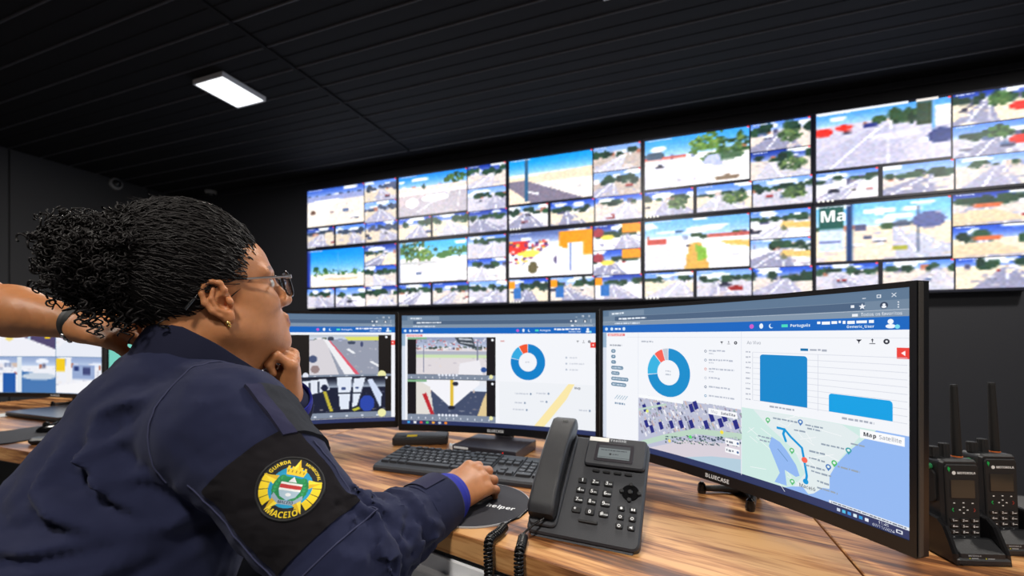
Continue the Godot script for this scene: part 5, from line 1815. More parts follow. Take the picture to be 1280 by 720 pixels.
# ------------------------------------------------------------------ two-way radios in their chargers
func radio(at: Vector3, right: Vector3, label_r: String, label_c: String) -> void:
	var X := Transform3D(facing(right), at)
	var c := thing("radio_charger", label_c, "charger", X, "radio chargers")
	# side walls with a swept shoulder, base and sloping front
	var b := MB.new()
	b.box(Vector3(0, 0.006, -0.035), Vector3(0.074, 0.011, 0.084), 0.003)
	part(c, "base", b, M.black_plastic)
	var side := PackedVector2Array([Vector2(0.006, 0.001), Vector2(0.004, 0.016), Vector2(-0.012, 0.05), Vector2(-0.022, 0.058), Vector2(-0.075, 0.062), Vector2(-0.079, 0.058), Vector2(-0.079, 0.001)])
	for s: float in [-1.0, 1.0]:
		b = MB.new()
		b.prism(side, 0, 0.009, Transform3D(Basis(Vector3(0, 0, 1), Vector3(0, 1, 0), Vector3(-1, 0, 0)), Vector3(0.0395 if s > 0 else -0.0305, 0, 0)), 0.0025)
		part(c, "side", b, M.gloss_charger)
	b = MB.new()
	b.prism(PackedVector2Array([Vector2(0.006, 0.001), Vector2(0.004, 0.017), Vector2(-0.014, 0.03), Vector2(-0.02, 0.03), Vector2(-0.02, 0.001)]), 0, 0.061, Transform3D(Basis(Vector3(0, 0, 1), Vector3(0, 1, 0), Vector3(-1, 0, 0)), Vector3(0.0305, 0, 0)), 0.001)
	var fp := part(c, "front_panel", b, M.black_plastic)
	b = MB.new()
	b.box(Vector3(0, 0.035, -0.074), Vector3(0.061, 0.05, 0.008), 0.002)
	part(c, "back_panel", b, M.black_plastic)
	var mk := MB.new()
	var lay := Basis(Vector3(1, 0, 0), Vector3(0, 0.99, -0.12), Vector3(0, 0.12, 0.99))
	add_text(mk, "MOTOROLA", 0.0022, Transform3D(lay, Vector3(-0.012, 0.0145, 0.0047)))
	for k in 5:
		mk.box(Vector3(-0.012 + 0.022 * (k % 2), 0.011 - 0.0032 * (k / 2), 0.0051), Vector3(0.009, 0.0011, 0.0002), 0.0, lay)
	part(fp, "legend", mk, M.grey_ink)
	mk = MB.new()
	for k in 3:
		mk.box(Vector3(-0.019 + 0.022 * (k % 2), 0.011 - 0.0032 * (k / 2), 0.0052), Vector3(0.0016, 0.0016, 0.0003), 0.0, lay)
	part(fp, "indicators", mk, M.amber_ink)
	# the radio leans back a little in the charger
	var lean := Basis(Vector3.RIGHT, -0.05)
	var r := thing("two_way_radio", label_r, "radio", X * Transform3D(lean, Vector3(0, 0.012, -0.024)), "two-way radios")
	b = MB.new()
	b.prism(rrect(0.055, 0.127, 0.007, 4, Vector2(0, 0.0675)), -0.034, 0.0, Transform3D(), 0.0035)
	part(r, "body", b, M.black_plastic)
	b = MB.new()
	b.prism(PackedVector2Array([Vector2(-0.021, 0.006), Vector2(0.021, 0.006), Vector2(0.023, 0.03), Vector2(0.024, 0.12), Vector2(0.021, 0.124), Vector2(-0.021, 0.124), Vector2(-0.024, 0.12), Vector2(-0.023, 0.03)]), 0.0, 0.0028, Transform3D(), 0.0012)
	part(r, "face_plate", b, M.soft_black)
	b = MB.new()
	b.prism(rrect(0.036, 0.029, 0.0015, 2, Vector2(0, 0.088)), 0.0028, 0.0033, Transform3D(), 0.0002)
	var sf := part(r, "display_frame", b, M.dark_metal)
	b = MB.new()
	b.prism(rrect(0.0335, 0.0265, 0.0012, 2, Vector2(0, 0.088)), 0.0033, 0.0035, Transform3D())
	part(sf, "display_glass", b, M.radio_glass)
	lettering(r, "MOTOROLA", 0.0034, Transform3D(Basis(), Vector3(0.006, 0.1115, 0.003)), M.white_ink)
	b = MB.new()
	b.prism(circle(0.0027, 16, Vector2(-0.0115, 0.1115)), 0.0028, 0.0031)
	part(r, "emblem", b, M.white_ink)
	b = MB.new()
	b.prism(PackedVector2Array([Vector2(-0.018, 0.113), Vector2(-0.0165, 0.1185), Vector2(-0.0195, 0.121), Vector2(-0.0205, 0.117)]), 0.0028, 0.0032)
	part(r, "status_mark", b, M.green_ink, "green leaf mark")
	for rr in 4:
		for k in 3:
			b = MB.new()
			b.prism(rrect(0.0115, 0.0058, 0.0015, 2), 0.0028, 0.0042, Transform3D(Basis(), Vector3(-0.0145 + 0.0145 * k, 0.042 - 0.0085 * rr, 0)), 0.0005)
			part(r, "key", b, M.button_plastic)
	mk = MB.new()
	for rr in 4:
		for k in 3:
			add_text(mk, "123456789*0#"[rr * 3 + k], 0.0035, Transform3D(Basis(), Vector3(-0.0165 + 0.0145 * k, 0.042 - 0.0085 * rr, 0.0044)))
			mk.box(Vector3(-0.0125 + 0.0145 * k, 0.0415 - 0.0085 * rr, 0.0043), Vector3(0.004, 0.0009, 0.0001), 0.0)
	for q: Array in [[-0.013, 0.067], [0.0, 0.0675], [0.013, 0.067], [0.0, 0.061], [0.0, 0.0525], [-0.0055, 0.057], [0.0055, 0.057]]:
		mk.box(Vector3(q[0], q[1], 0.003), Vector3(0.0024, 0.0014, 0.0004), 0.0)
	part(r, "key_legends", mk, M.white_ink)
	b = MB.new()
	b.tube([Vector3(-0.0145, 0.0595, 0.003), Vector3(-0.0162, 0.057, 0.003), Vector3(-0.0145, 0.0545, 0.003)], 0.0007, 6)
	part(r, "call_mark", b, M.green_ink)
	b = MB.new()
	b.tube([Vector3(0.0145, 0.0595, 0.003), Vector3(0.0162, 0.057, 0.003), Vector3(0.0145, 0.0545, 0.003)], 0.0007, 6)
	part(r, "end_call_mark", b, M.red_ink)
	# push-to-talk at the left side
	b = MB.new()
	b.prism(rrect(0.018, 0.05, 0.008, 5), 0, 0.0035, Transform3D(Basis(Vector3(0, 0, 1), Vector3(0, 1, 0), Vector3(-1, 0, 0)), Vector3(-0.0273, 0.088, -0.016)), 0.001)
	part(r, "talk_button", b, M.soft_black)
	b = MB.new()
	b.prism(circle(0.0045, 14), 0, 0.005, Transform3D(Basis(Vector3(0, 0, 1), Vector3(0, 1, 0), Vector3(-1, 0, 0)), Vector3(-0.0275, 0.117, -0.016)), 0.001)
	part(r, "emergency_button", b, M.green_button, "green round button")
	# knobs and antenna
	for q: Array in [[-0.0195, 0.0072, 0.017], [-0.0035, 0.0068, 0.022]]:
		b = MB.new()
		var P := PackedVector2Array()
		for k in 24:
			P.append(Vector2(cos(TAU * k / 24), sin(TAU * k / 24)) * q[1] * (1.0 if k % 2 else 0.92))
		b.prism(P, 0.13, 0.13 + q[2], Transform3D(Basis(Vector3(1, 0, 0), Vector3(0, 0, -1), Vector3(0, 1, 0)), Vector3(q[0], 0, -0.02)), 0.001)
		part(r, "knob", b, M.soft_black)
	b = MB.new()
	b.lathe([Vector2(0, 0.1285), Vector2(0.0068, 0.1285), Vector2(0.0068, 0.1325), Vector2(0, 0.1325)], 20, Transform3D(Basis(), Vector3(0.015, 0, -0.02)))
	part(r, "antenna_ring", b, M.orange_ring, "orange ring")
	b = MB.new()
	b.lathe([Vector2(0, 0.1325), Vector2(0.0062, 0.1325), Vector2(0.0058, 0.18), Vector2(0.0048, 0.24), Vector2(0.0044, 0.243), Vector2(0, 0.2435)], 20, Transform3D(Basis(), Vector3(0.015, 0, -0.02)))
	part(r, "antenna", b, M.rubber)


# ------------------------------------------------------------------ people
const SKIN := Color(0.45, 0.185, 0.075)
var nails: Array[Vector3] = []


# bones of a hand: wrist point, direction of the fingers, back of the hand; side 1 for a right hand, -1 for a left
func hand(f: Field, wrist: Vector3, h: Vector3, n: Vector3, side: float, curls: Array, thumb: Array, size := 1.0) -> void:
	h = h.normalized()
	n = (n - h * n.dot(h)).normalized()
	var z := h.cross(n) * side
	var P := func(a: float, b: float, c: float) -> Vector3: return wrist + (h * a + n * b + z * c) * size
	var mcp := [P.call(0.086, 0.004, -0.031), P.call(0.090, 0.007, -0.010), P.call(0.085, 0.005, 0.0115), P.call(0.076, 0.0, 0.031)]
	var lens := [[0.043, 0.026, 0.021], [0.047, 0.030, 0.022], [0.044, 0.028, 0.022], [0.034, 0.021, 0.019]]
	var rad := [0.0098, 0.0100, 0.0095, 0.0085]
	for k in 4:
		var base: Vector3 = P.call(0.006, -0.001, [-0.018, -0.006, 0.006, 0.018][k])
		f.cap(base, mcp[k], 0.0175 * size, 0.0118 * size, 0.014)
		var p: Vector3 = mcp[k]
		var w := 0.0
		var spread: float = [-0.06, -0.02, 0.03, 0.09][k]
		for j in 3:
			w += deg_to_rad(curls[k][j])
			var dir: Vector3 = (h * cos(w) - n * sin(w) + z * spread * cos(w)).normalized()
			var q: Vector3 = p + dir * lens[k][j] * size
			f.cap(p, q, rad[k] * [1.06, 0.98, 0.9][j] * size, rad[k] * [0.98, 0.9, 0.76][j] * size, 0.0045 if j else 0.008)
			if j == 2:
				var up: Vector3 = (h * sin(w) + n * cos(w)).normalized()
				nails.append(q + up * rad[k] * 0.75 * size - dir * 0.001)
			p = q
	f.cap(P.call(0.0, 0, 0), P.call(0.05, -0.004, 0.0), 0.0235 * size, 0.02 * size, 0.02)
	# thumb leaves the side of the palm near its base
	var t0: Vector3 = P.call(0.022, -0.008, -0.022)
	var t1: Vector3 = P.call(thumb[0][0], thumb[0][1], thumb[0][2])
	var t2: Vector3 = P.call(thumb[1][0], thumb[1][1], thumb[1][2])
	var t3: Vector3 = P.call(thumb[2][0], thumb[2][1], thumb[2][2])
	f.cap(t0, t1, 0.0165 * size, 0.0125 * size, 0.012)
	f.cap(t1, t2, 0.0115 * size, 0.0105 * size, 0.005)
	f.cap(t2, t3, 0.0105 * size, 0.0085 * size, 0.004)


func skin_tint(p: Vector3) -> Color:
	var c := SKIN
	for q in nails:
		if q.distance_squared_to(p) < 0.000042:
			return Color(0.52, 0.30, 0.22)
	var k := freckle.get_noise_3d(p.x * 60, p.y * 60, p.z * 60) * 0.13 + freckle.get_noise_3d(p.x * 9, p.y * 9, p.z * 9) * 0.12
	return Color(c.r * (1 + k), c.g * (1 + k * 1.1), c.b * (1 + k))


var freckle := FastNoiseLite.new()
var folds := FastNoiseLite.new()
var HX: Transform3D  # the woman's head: x forward, y up, z to her right
var SR: Vector3
var ER: Vector3
var WR: Vector3
var SL: Vector3
var EL: Vector3
var WL: Vector3
var jacket: Field


const CREASES := [
	[Vector2(-0.447, 0.825), Vector2(-0.532, 0.828), Vector2(-0.618, 0.830), Vector2(-0.657, 0.854), Vector2(-0.668, 0.885)],
	[Vector2(-0.449, 0.830), Vector2(-0.532, 0.852), Vector2(-0.586, 0.889), Vector2(-0.603, 0.944)],
	[Vector2(-0.453, 0.817), Vector2(-0.532, 0.802), Vector2(-0.629, 0.807), Vector2(-0.670, 0.820)],
	[Vector2(-0.447, 0.836), Vector2(-0.504, 0.874), Vector2(-0.553, 0.928), Vector2(-0.566, 0.972)],
	[Vector2(-0.461, 0.803), Vector2(-0.542, 0.776), Vector2(-0.640, 0.776)],
	[Vector2(-0.521, 0.944), Vector2(-0.548, 0.928), Vector2(-0.566, 0.901)],
	[Vector2(-0.510, 0.993), Vector2(-0.542, 0.988), Vector2(-0.573, 0.972)],
	[Vector2(-0.472, 0.885), Vector2(-0.515, 0.901), Vector2(-0.542, 0.928)],
]


func back_creases(p: Vector3) -> float:
	var x := p.x * cos(TURN) - p.z * sin(TURN)  # back into the station frame
	var fwd := -p.x * sin(TURN) - p.z * cos(TURN)
	if x > -0.36 or fwd > 0.70 or p.y < 0.60:
		return 0.0
	var q := Vector2(x, p.y)
	var out := 0.0
	for k in CREASES.size():
		var line: Array = CREASES[k]
		var best := 1.0
		var along := 0.0
		for i in line.size() - 1:
			var c := Geometry2D.get_closest_point_to_segment(q, line[i], line[i + 1])
			var l := c.distance_to(q)
			if l < best:
				best = l
				along = (i + c.distance_to(line[i]) / line[i].distance_to(line[i + 1])) / (line.size() - 1.0)
		if best < 0.05:
			var side := best / 0.0095
			out += (0.017 if k < 5 else 0.010) * (exp(-side * side) - 0.35 * exp(-pow(side - 2.0, 2.0))) * sin(PI * clampf(along * 0.86 + 0.1, 0.0, 1.0))
	return out * smoothstep(0.70, 0.62, fwd)


func jacket_wrinkle(p: Vector3) -> float:
	var d := folds.get_noise_3d(p.x * 16, p.y * 9, p.z * 16) * 0.0055
	d += (0.3 - absf(folds.get_noise_3d(p.x * 9 + 5, p.y * 13, p.z * 9))) * 0.006
	# sleeve bunches along the forearm and above the elbow
	for e: Array in [[ER, WR, 1.0], [EL, WL, 1.0]]:
		var ax: Vector3 = e[1] - e[0]
		var t: float = (p - e[0]).dot(ax) / ax.length_squared()
		var away: float = ((p - e[0]) - ax * clampf(t, 0, 1)).length()
		if away < 0.1 and t > -0.25 and t < 0.85:
			var m := folds.get_noise_3d(p.x * 14 + 7, p.y * 14, p.z * 14)
			d += 0.0062 * sin(t * 25.0 + m * 7.0) * smoothstep(-0.3, 0.05, t) * smoothstep(0.85, 0.5, t)
	# creases of the back that run together under the arm
	d += back_creases(p)
	return d


# first point along a ray from inside the jacket that lies just above its surface
func surface_from(f: Field, from: Vector3, dir: Vector3, off: float, far := 0.3) -> Vector3:
	var lo := 0.0
	var hi := far
	var s := 0.0
	while s < far:
		if f.at(from + dir * s) > off:
			hi = s
			break
		lo = s
		s += 0.012
	for i in 9:
		var m := (lo + hi) / 2
		if f.at(from + dir * m) > off:
			hi = m
		else:
			lo = m
	return from + dir * hi


# a piece of cloth lying on the right sleeve: t runs down the upper arm, angle round it
func sleeve_piece(t0: float, t1: float, a0: float, a1: float, off: float, nt: int, na: int, skew := 0.0) -> MB:
	var ax := (ER - SR).normalized()
	var e1 := sv(0.30, 0.35, -1.0)
	e1 = (e1 - ax * e1.dot(ax)).normalized()
	var e2 := ax.cross(e1)  # towards the front of the arm
	if e2.dot(sv(1, 0, 0)) < 0:
		e2 = -e2
	var rows := []
	var under := []
	for i in nt + 1:
		var row := []
		var row2 := []
		for k in na + 1:
			var a := lerpf(a0, a1, float(k) / na)
			var t := lerpf(t0, t1, float(i) / nt) + skew * (float(k) / na - 0.5)
			var d := e1 * cos(a) + e2 * sin(a)
			var o := SR.lerp(ER, t)
			row.append(surface_from(jacket, o, d, off))
			row2.append(surface_from(jacket, o, d, -0.001))
		rows.append(row)
		under.append(row2)
	var mb := MB.new()
	mb.sheet(rows)
	# edges down to the sleeve
	var rim := [[], []]
	for k in na + 1:
		rim[0].append(rows[0][k])
		rim[1].append(under[0][k])
	for i in nt + 1:
		rim[0].append(rows[i][na])
		rim[1].append(under[i][na])
	for k in na + 1:
		rim[0].append(rows[nt][na - k])
		rim[1].append(under[nt][na - k])
	for i in nt + 1:
		rim[0].append(rows[nt - i][0])
		rim[1].append(under[nt - i][0])
	mb.sheet(rim)
	return mb


func seam(o: Node, pts: Array, r := 0.0011) -> void:
	var mb := MB.new()
	mb.tube(pts, r, 6)
	part(o, "seam", mb, M.stitch, "", o_base)


var o_base := Vector3.ZERO


func woman() -> void:
	freckle.seed = 4
	freckle.frequency = 1.0
	folds.seed = 6
	folds.frequency = 1.0
	var up := 0.21
	var fw := sv(0.700, 0, 0.714).normalized()
	var F := (fw * cos(up) + Vector3.UP * sin(up)).normalized()
	var U := (Vector3.UP * cos(up) - fw * sin(up)).normalized()
	HX = Transform3D(Basis(F, U, F.cross(U)), sw(-0.52, 1.135, 0.738))
	SR = sw(-0.425, 0.945, 0.635)
	ER = sw(-0.235, 0.762, 0.590)
	WR = sw(-0.118, 0.783, 0.775)
	SL = sw(-0.675, 0.945, 0.835)
	EL = sw(-0.555, 0.806, 0.945)
	WL = sw(-0.437, 0.955, 0.825)
	var N := sw(-0.548, 1.01, 0.705)
	var C1 := sw(-0.565, 0.92, 0.70)
	var C2 := sw(-0.588, 0.78, 0.655)
	var PE := sw(-0.635, 0.585, 0.575)
	o_base = sw(-0.62, 0, 0.62)
	var o := thing("person", "woman in a navy uniform jacket and glasses resting her chin on one hand", "person", Transform3D(Basis(), o_base))
	# ---- skin: head, neck, hands, and the figure under the clothes
	var skin := MB.new()
	var f := Field.new()
	var V := func(a: float, b: float, c: float) -> Vector3: return Vector3(a, b, c)
	f.ell(V.call(-0.014, 0.056, 0), Vector3(0.098, 0.084, 0.075), 0.02)
	f.ell(V.call(0.034, 0.060, 0), Vector3(0.062, 0.055, 0.062), 0.035)
	f.ell(V.call(0.040, -0.004, 0), Vector3(0.057, 0.066, 0.060), 0.03)
	for s: float in [-1.0, 1.0]:
		f.ell(V.call(0.058, -0.012, s * 0.038), Vector3(0.034, 0.030, 0.025), 0.022)
		f.ell(V.call(0.040, -0.052, s * 0.036), Vector3(0.044, 0.036, 0.030), 0.025)
		f.cap(V.call(-0.002, -0.045, s * 0.052), V.call(0.072, -0.083, s * 0.02), 0.022, 0.02, 0.03)
		f.cap(V.call(0.092, 0.043, s * 0.010), V.call(0.076, 0.043, s * 0.050), 0.010, 0.009, 0.014)
	f.ell(V.call(0.087, -0.085, 0), Vector3(0.021, 0.019, 0.026), 0.02)
	f.ell(V.call(0.084, -0.048, 0), Vector3(0.024, 0.030, 0.032), 0.02)
	f.cap(V.call(0.055, -0.088, 0), V.call(0.01, -0.10, 0), 0.034, 0.05, 0.03)
	f.cap(V.call(0.1035, -0.041, -0.017), V.call(0.1035, -0.041, 0.017), 0.0072, 0.0072, 0.006)
	f.cap(V.call(0.103, -0.054, -0.015), V.call(0.103, -0.054, 0.015), 0.0085, 0.0085, 0.006)
	f.cap(V.call(0.093, 0.033, 0), V.call(0.114, -0.006, 0), 0.0085, 0.012, 0.012)
	f.ell(V.call(0.114, -0.010, 0), Vector3(0.013, 0.0105, 0.014), 0.008)
	for s: float in [-1.0, 1.0]:
		f.ell(V.call(0.104, -0.0125, s * 0.0135), Vector3(0.011, 0.0095, 0.009), 0.007)
		f.ell(V.call(0.104, 0.024, s * 0.033), Vector3(0.016, 0.012, 0.019), 0.014, Basis(), true)
		f.ell(V.call(0.0815, 0.023, s * 0.0315), Vector3(0.0125, 0.0122, 0.0135), 0.003)
	var nb := HX.affine_inverse() * N
	f.cap(V.call(-0.035, -0.02, 0), nb, 0.058, 0.066, 0.03)
	var face := func(p: Vector3) -> Color:
		var k := freckle.get_noise_3d(p.x * 90, p.y * 90, p.z * 90) * 0.10 + freckle.get_noise_3d(p.x * 22, p.y * 22, p.z * 22) * 0.14
		var c := Color(SKIN.r * (1 + k), SKIN.g * (1 + k), SKIN.b * (1 + k))
		var az := absf(p.z)
		if p.x > 0.1 and p.y < -0.032 and p.y > -0.064 and az < 0.026 - absf(p.y + 0.048) * 0.6:
			c = Color(0.27, 0.10, 0.085)
		var e := Vector3(0.0815, 0.023, 0.0315)
		var q := Vector3(p.x, p.y, az) - e
		if q.length() < 0.0145 and absf(q.y) < 0.006 and q.x > 0.004:
			c = Color(0.7, 0.66, 0.62) if Vector2(q.y, q.z).length() > 0.0052 else Color(0.02, 0.012, 0.01)
		elif q.length() < 0.016 and absf(q.y - 0.0065) < 0.0014 and q.x > 0.0:
			c = Color(0.02, 0.014, 0.012)
		if p.x > 0.05 and absf(p.y - 0.0475 - 0.004 * cos((az - 0.03) * 60)) < 0.0035 and az > 0.014 and az < 0.056:
			c = c.lerp(Color(0.03, 0.02, 0.018), 0.72)
		return c
	f.net(skin, Vector3(-0.125, -0.17, -0.10), Vector3(0.135, 0.15, 0.10), 0.0034, HX, face)
	# ears
	var ear := Field.new()
	ear.ell(Vector3(-0.002, 0.003, -0.001), Vector3(0.0185, 0.033, 0.0055), 0.004)
	var hx := [Vector3(0.004, 0.006, 0.003), Vector3(0.012, 0.016, 0.005), Vector3(0.010, 0.028, 0.006), Vector3(0.0, 0.034, 0.007), Vector3(-0.011, 0.031, 0.0075), Vector3(-0.018, 0.020, 0.008), Vector3(-0.0195, 0.004, 0.008), Vector3(-0.015, -0.011, 0.007), Vector3(-0.008, -0.021, 0.005)]
	for i in hx.size() - 1:
		ear.cap(hx[i], hx[i + 1], 0.0042, 0.0042, 0.004)
	ear.ell(Vector3(0.001, -0.026, 0.002), Vector3(0.0095, 0.0115, 0.0055), 0.006)
	ear.ell(Vector3(0.003, -0.006, 0.008), Vector3(0.0095, 0.013, 0.0115), 0.004, Basis(), true)
	ear.ell(Vector3(-0.004, 0.018, 0.011), Vector3(0.009, 0.011, 0.0085), 0.004, Basis(), true)
	for q: Array in [[Vector3(-0.002, 0.022, 0.004), Vector3(-0.0095, 0.008, 0.0065)], [Vector3(-0.0095, 0.008, 0.0065), Vector3(-0.008, -0.010, 0.006)], [Vector3(-0.008, -0.010, 0.006), Vector3(0.002, -0.019, 0.005)]]:
		ear.cap(q[0], q[1], 0.0034, 0.0036, 0.003)
	ear.ell(Vector3(0.0125, -0.004, 0.004), Vector3(0.005, 0.0075, 0.005), 0.004)
	for s: float in [1.0, -1.0]:
		var EB := Basis(Vector3.UP, -0.30) * Basis(Vector3(0, 0, 1), 0.16)
		var EX := Transform3D(Basis(Vector3(1, 0, 0), Vector3(0, 1, 0), Vector3(0, 0, s)), Vector3.ZERO) * Transform3D(EB.scaled(Vector3.ONE), Vector3(-0.004, 0.001, 0.0755))
		ear.net(skin, Vector3(-0.028, -0.044, -0.012), Vector3(0.024, 0.044, 0.022), 0.0015, HX * EX, func(_p: Vector3) -> Color: return Color(SKIN.r * 1.06, SKIN.g * 1.02, SKIN.b * 1.0), s < 0)
	# hands
	nails.clear()
	var rh := Field.new()
	var A := (WR - ER).normalized()
	rh.cap(WR - A * 0.07, WR, 0.029, 0.0245, 0.02)
	hand(rh, WR, sv(0.62, 0.20, 0.765), sv(0.36, 1.0, -0.30), 1.0, [[30, 48, 22], [32, 56, 26], [34, 58, 28], [34, 56, 28]], [[0.05, -0.022, -0.046], [0.078, -0.028, -0.052], [0.100, -0.032, -0.046]], 1.0)
	rh.net(skin, WR + Vector3(-0.12, -0.06, -0.17), WR + Vector3(0.12, 0.08, 0.10), 0.003, Transform3D(), skin_tint)
	nails.clear()
	var lh := Field.new()
	lh.cap(WL - (WL - EL).normalized() * 0.06, WL, 0.029, 0.025, 0.02)
	hand(lh, WL, sv(0.10, 0.97, -0.12), sv(0.80, 0.12, 0.55), -1.0, [[62, 92, 48], [58, 96, 50], [54, 98, 52], [50, 98, 55]], [[0.05, -0.024, -0.035], [0.075, -0.030, -0.03], [0.092, -0.036, -0.018]], 0.98)
	lh.net(skin, WL + Vector3(-0.12, -0.08, -0.12), WL + Vector3(0.12, 0.14, 0.12), 0.003, Transform3D(), skin_tint)
	var core := Field.new()
	core.cap(N, C2, 0.06, 0.11, 0.05)
	core.cap(C2, PE, 0.11, 0.12, 0.05)
	core.cap(SR, ER, 0.045, 0.036, 0.03)
	core.cap(ER, WR - A * 0.05, 0.036, 0.026, 0.03)
	core.cap(SL, EL, 0.045, 0.036, 0.03)
	core.cap(EL, WL, 0.036, 0.026, 0.03)
	core.cap(SR, SL, 0.05, 0.05, 0.05)
	core.net(skin, sw(-0.52, 0.75, 0.72) - Vector3(0.48, 0.32, 0.48), sw(-0.52, 0.75, 0.72) + Vector3(0.48, 0.32, 0.48), 0.016, Transform3D(), skin_tint)
	part(o, "body", skin, M.skin, "", o_base)

	# ---- jacket
	jacket = Field.new()
	jacket.cap(C1, C2, 0.125, 0.148, 0.06)
	jacket.cap(C2, PE, 0.148, 0.168, 0.06)
	jacket.cap(SR.lerp(C1, 0.1), SL, 0.078, 0.080, 0.06)
	jacket.cap(N + Vector3(0, -0.01, 0), C1, 0.078, 0.11, 0.05)
	jacket.cap(SR, ER, 0.086, 0.074, 0.045)
	jacket.cap(ER, WR - A * 0.02, 0.071, 0.047, 0.03)
	jacket.cap(SL, EL, 0.084, 0.070, 0.045)
	var AL := (WL - EL).normalized()
	jacket.cap(EL, WL - AL * 0.02, 0.066, 0.046, 0.03)
	jacket.wrinkle = jacket_wrinkle
	var jm := MB.new()
	var mid := sw(-0.48, 0.75, 0.72)
	jacket.net(jm, mid + Vector3(-0.50, -0.36, -0.46), mid + Vector3(0.50, 0.30, 0.42), 0.0065)
	var jk := part(o, "jacket", jm, M.navy, "navy uniform jacket", o_base)
	# collar standing round the neck, open at the front
	var Ct := sw(-0.512, 0, 0.737)
	var Cb := sw(-0.535, 0, 0.715)
	var cf := sv(0.669, 0, 0.743)
	var cr := sv(0.743, 0, -0.669)
	var rows := [[], [], [], [], [], []]
	for i in 49:
		var a := lerpf(-2.98, 2.98, i / 48.0) + PI
		var hgt := pow((1 - cos(a)) / 2, 0.75)
		var yt := lerpf(0.975, 1.108, hgt)
		var dir := cf * cos(a) * (lerpf(1.16, 1.0, hgt) if cos(a) > 0 else lerpf(1.0, 1.14, -cos(a))) + cr * sin(a)
		var rt := 0.073
		var rb := lerpf(0.094, 0.082, hgt)
		var wob := 0.002 * sin(a * 7.0)
		rows[0].append(Ct + dir * (rt - 0.004) + Vector3.UP * (yt - 0.05))
		rows[1].append(Ct + dir * (rt - 0.003 + wob) + Vector3.UP * (yt - 0.002))
		rows[2].append(Ct + dir * (rt + wob) + Vector3.UP * yt)
		rows[3].append(Ct + dir * (rt + 0.004 + wob) + Vector3.UP * (yt - 0.002))
		rows[4].append(Ct.lerp(Cb, 0.5) + dir * ((rt + rb) / 2 + 0.002 + wob) + Vector3.UP * (yt - 0.032))
		rows[5].append(Cb + dir * rb + Vector3.UP * (yt - 0.075))
	var co := MB.new()
	co.sheet(rows)
	part(jk, "collar", co, M.navy_collar, "", o_base)
	var zp := MB.new()
	var zpath := []
	for i in 8:
		zpath.append(rows[3][48].lerp(rows[5][48], i / 7.0) + cf * 0.002)
	zp.tube(zpath, 0.0018, 6)
	part(jk, "zipper", zp, M.silver, "", o_base)
	# sleeve panels, flap and badge
	part(jk, "sleeve_panel", sleeve_piece(0.30, 0.84, -0.72, 0.96, 0.003, 36, 40), M.hook_cloth, "black square panel on the sleeve", o_base)
	part(jk, "shoulder_flap", sleeve_piece(0.06, 0.40, 0.86, 2.0, 0.0055, 14, 18, 0.12), M.heather, "dark heather flap at the shoulder", o_base)
	part(jk, "flap_edge", sleeve_piece(0.0, 0.34, 0.66, 0.88, 0.0066, 14, 4, 0.02), M.navy_panel, "", o_base)
	# seams
	for q: Array in [[-0.55, -0.42], [0.98, 0.985]]:
		pass
	var ax := (ER - SR).normalized()
	var pts := []
	var c0 := SR + (C1 - SR) * 0.05
	var sn := (SR - C1).normalized()
	var s1 := (Vector3.UP - sn * Vector3.UP.dot(sn)).normalized()
	var s2 := sn.cross(s1)
	if s2.dot(sv(-0.5, 0, -1)) < 0:
		s2 = -s2
	for i in 33:
		var a := lerpf(-0.25, 2.2, i / 32.0)
		pts.append(surface_from(jacket, c0, s1 * cos(a) + s2 * sin(a), 0.0006))
	seam(jk, pts)
	var e1 := sv(0.30, 0.35, -1.0)
	e1 = (e1 - ax * e1.dot(ax)).normalized()
	var e2 := ax.cross(e1)
	if e2.dot(sv(1, 0, 0)) < 0:
		e2 = -e2
	for side: Array in [[-0.86, 0.22], [1.12, 0.42]]:
		pts = []
		for i in 20:
			pts.append(surface_from(jacket, SR.lerp(ER, lerpf(side[1], 0.93, i / 19.0)), e1 * cos(side[0]) + e2 * sin(side[0]), 0.0006))
		seam(jk, pts)
	pts = []
	for i in 20:
		var a := lerpf(-0.86, 1.12, i / 19.0)
		pts.append(surface_from(jacket, SR.lerp(ER, 0.93), e1 * cos(a) + e2 * sin(a), 0.0006))
	seam(jk, pts)
	# badge: a round patch lying on the panel
	var bm := MB.new()
	var ring := 14
	var seg := 40
	var bt := 0.58
	var ba := 0.27
	var al := ER.distance_to(SR)
	var brow := []
	var buv := []
	var br := 0.0425
	var twist := -0.92
	for i in ring + 1:
		var row := []
		var ur := []
		for k in seg:
			var w := TAU * k / seg
			var r := br * i / ring if i < ring else br * 1.004
			var bx := cos(w) * r
			var by := sin(w) * r
			var rx := bx * cos(twist) - by * sin(twist)
			var ry := bx * sin(twist) + by * cos(twist)
			var a := ba + rx / 0.082
			row.append(surface_from(jacket, SR.lerp(ER, bt - ry / al), e1 * cos(a) + e2 * sin(a), 0.0046 if i < ring else 0.0024))
			ur.append(Vector2(0.5 + bx / br * 0.5, 0.5 - by / br * 0.5))
		brow.append(row)
		buv.append(ur)
	bm.sheet(brow, true, false, buv)
	part(jk, "badge", bm, M.badge, "round city guard badge with yellow lettering", o_base)
	bm = MB.new()
	var edge: Array = brow[ring - 1].duplicate()
	edge.append(edge[0])
	bm.tube(edge, 0.0015, 6, false)
	part(jk, "badge_border", bm, M.soft_black, "", o_base)
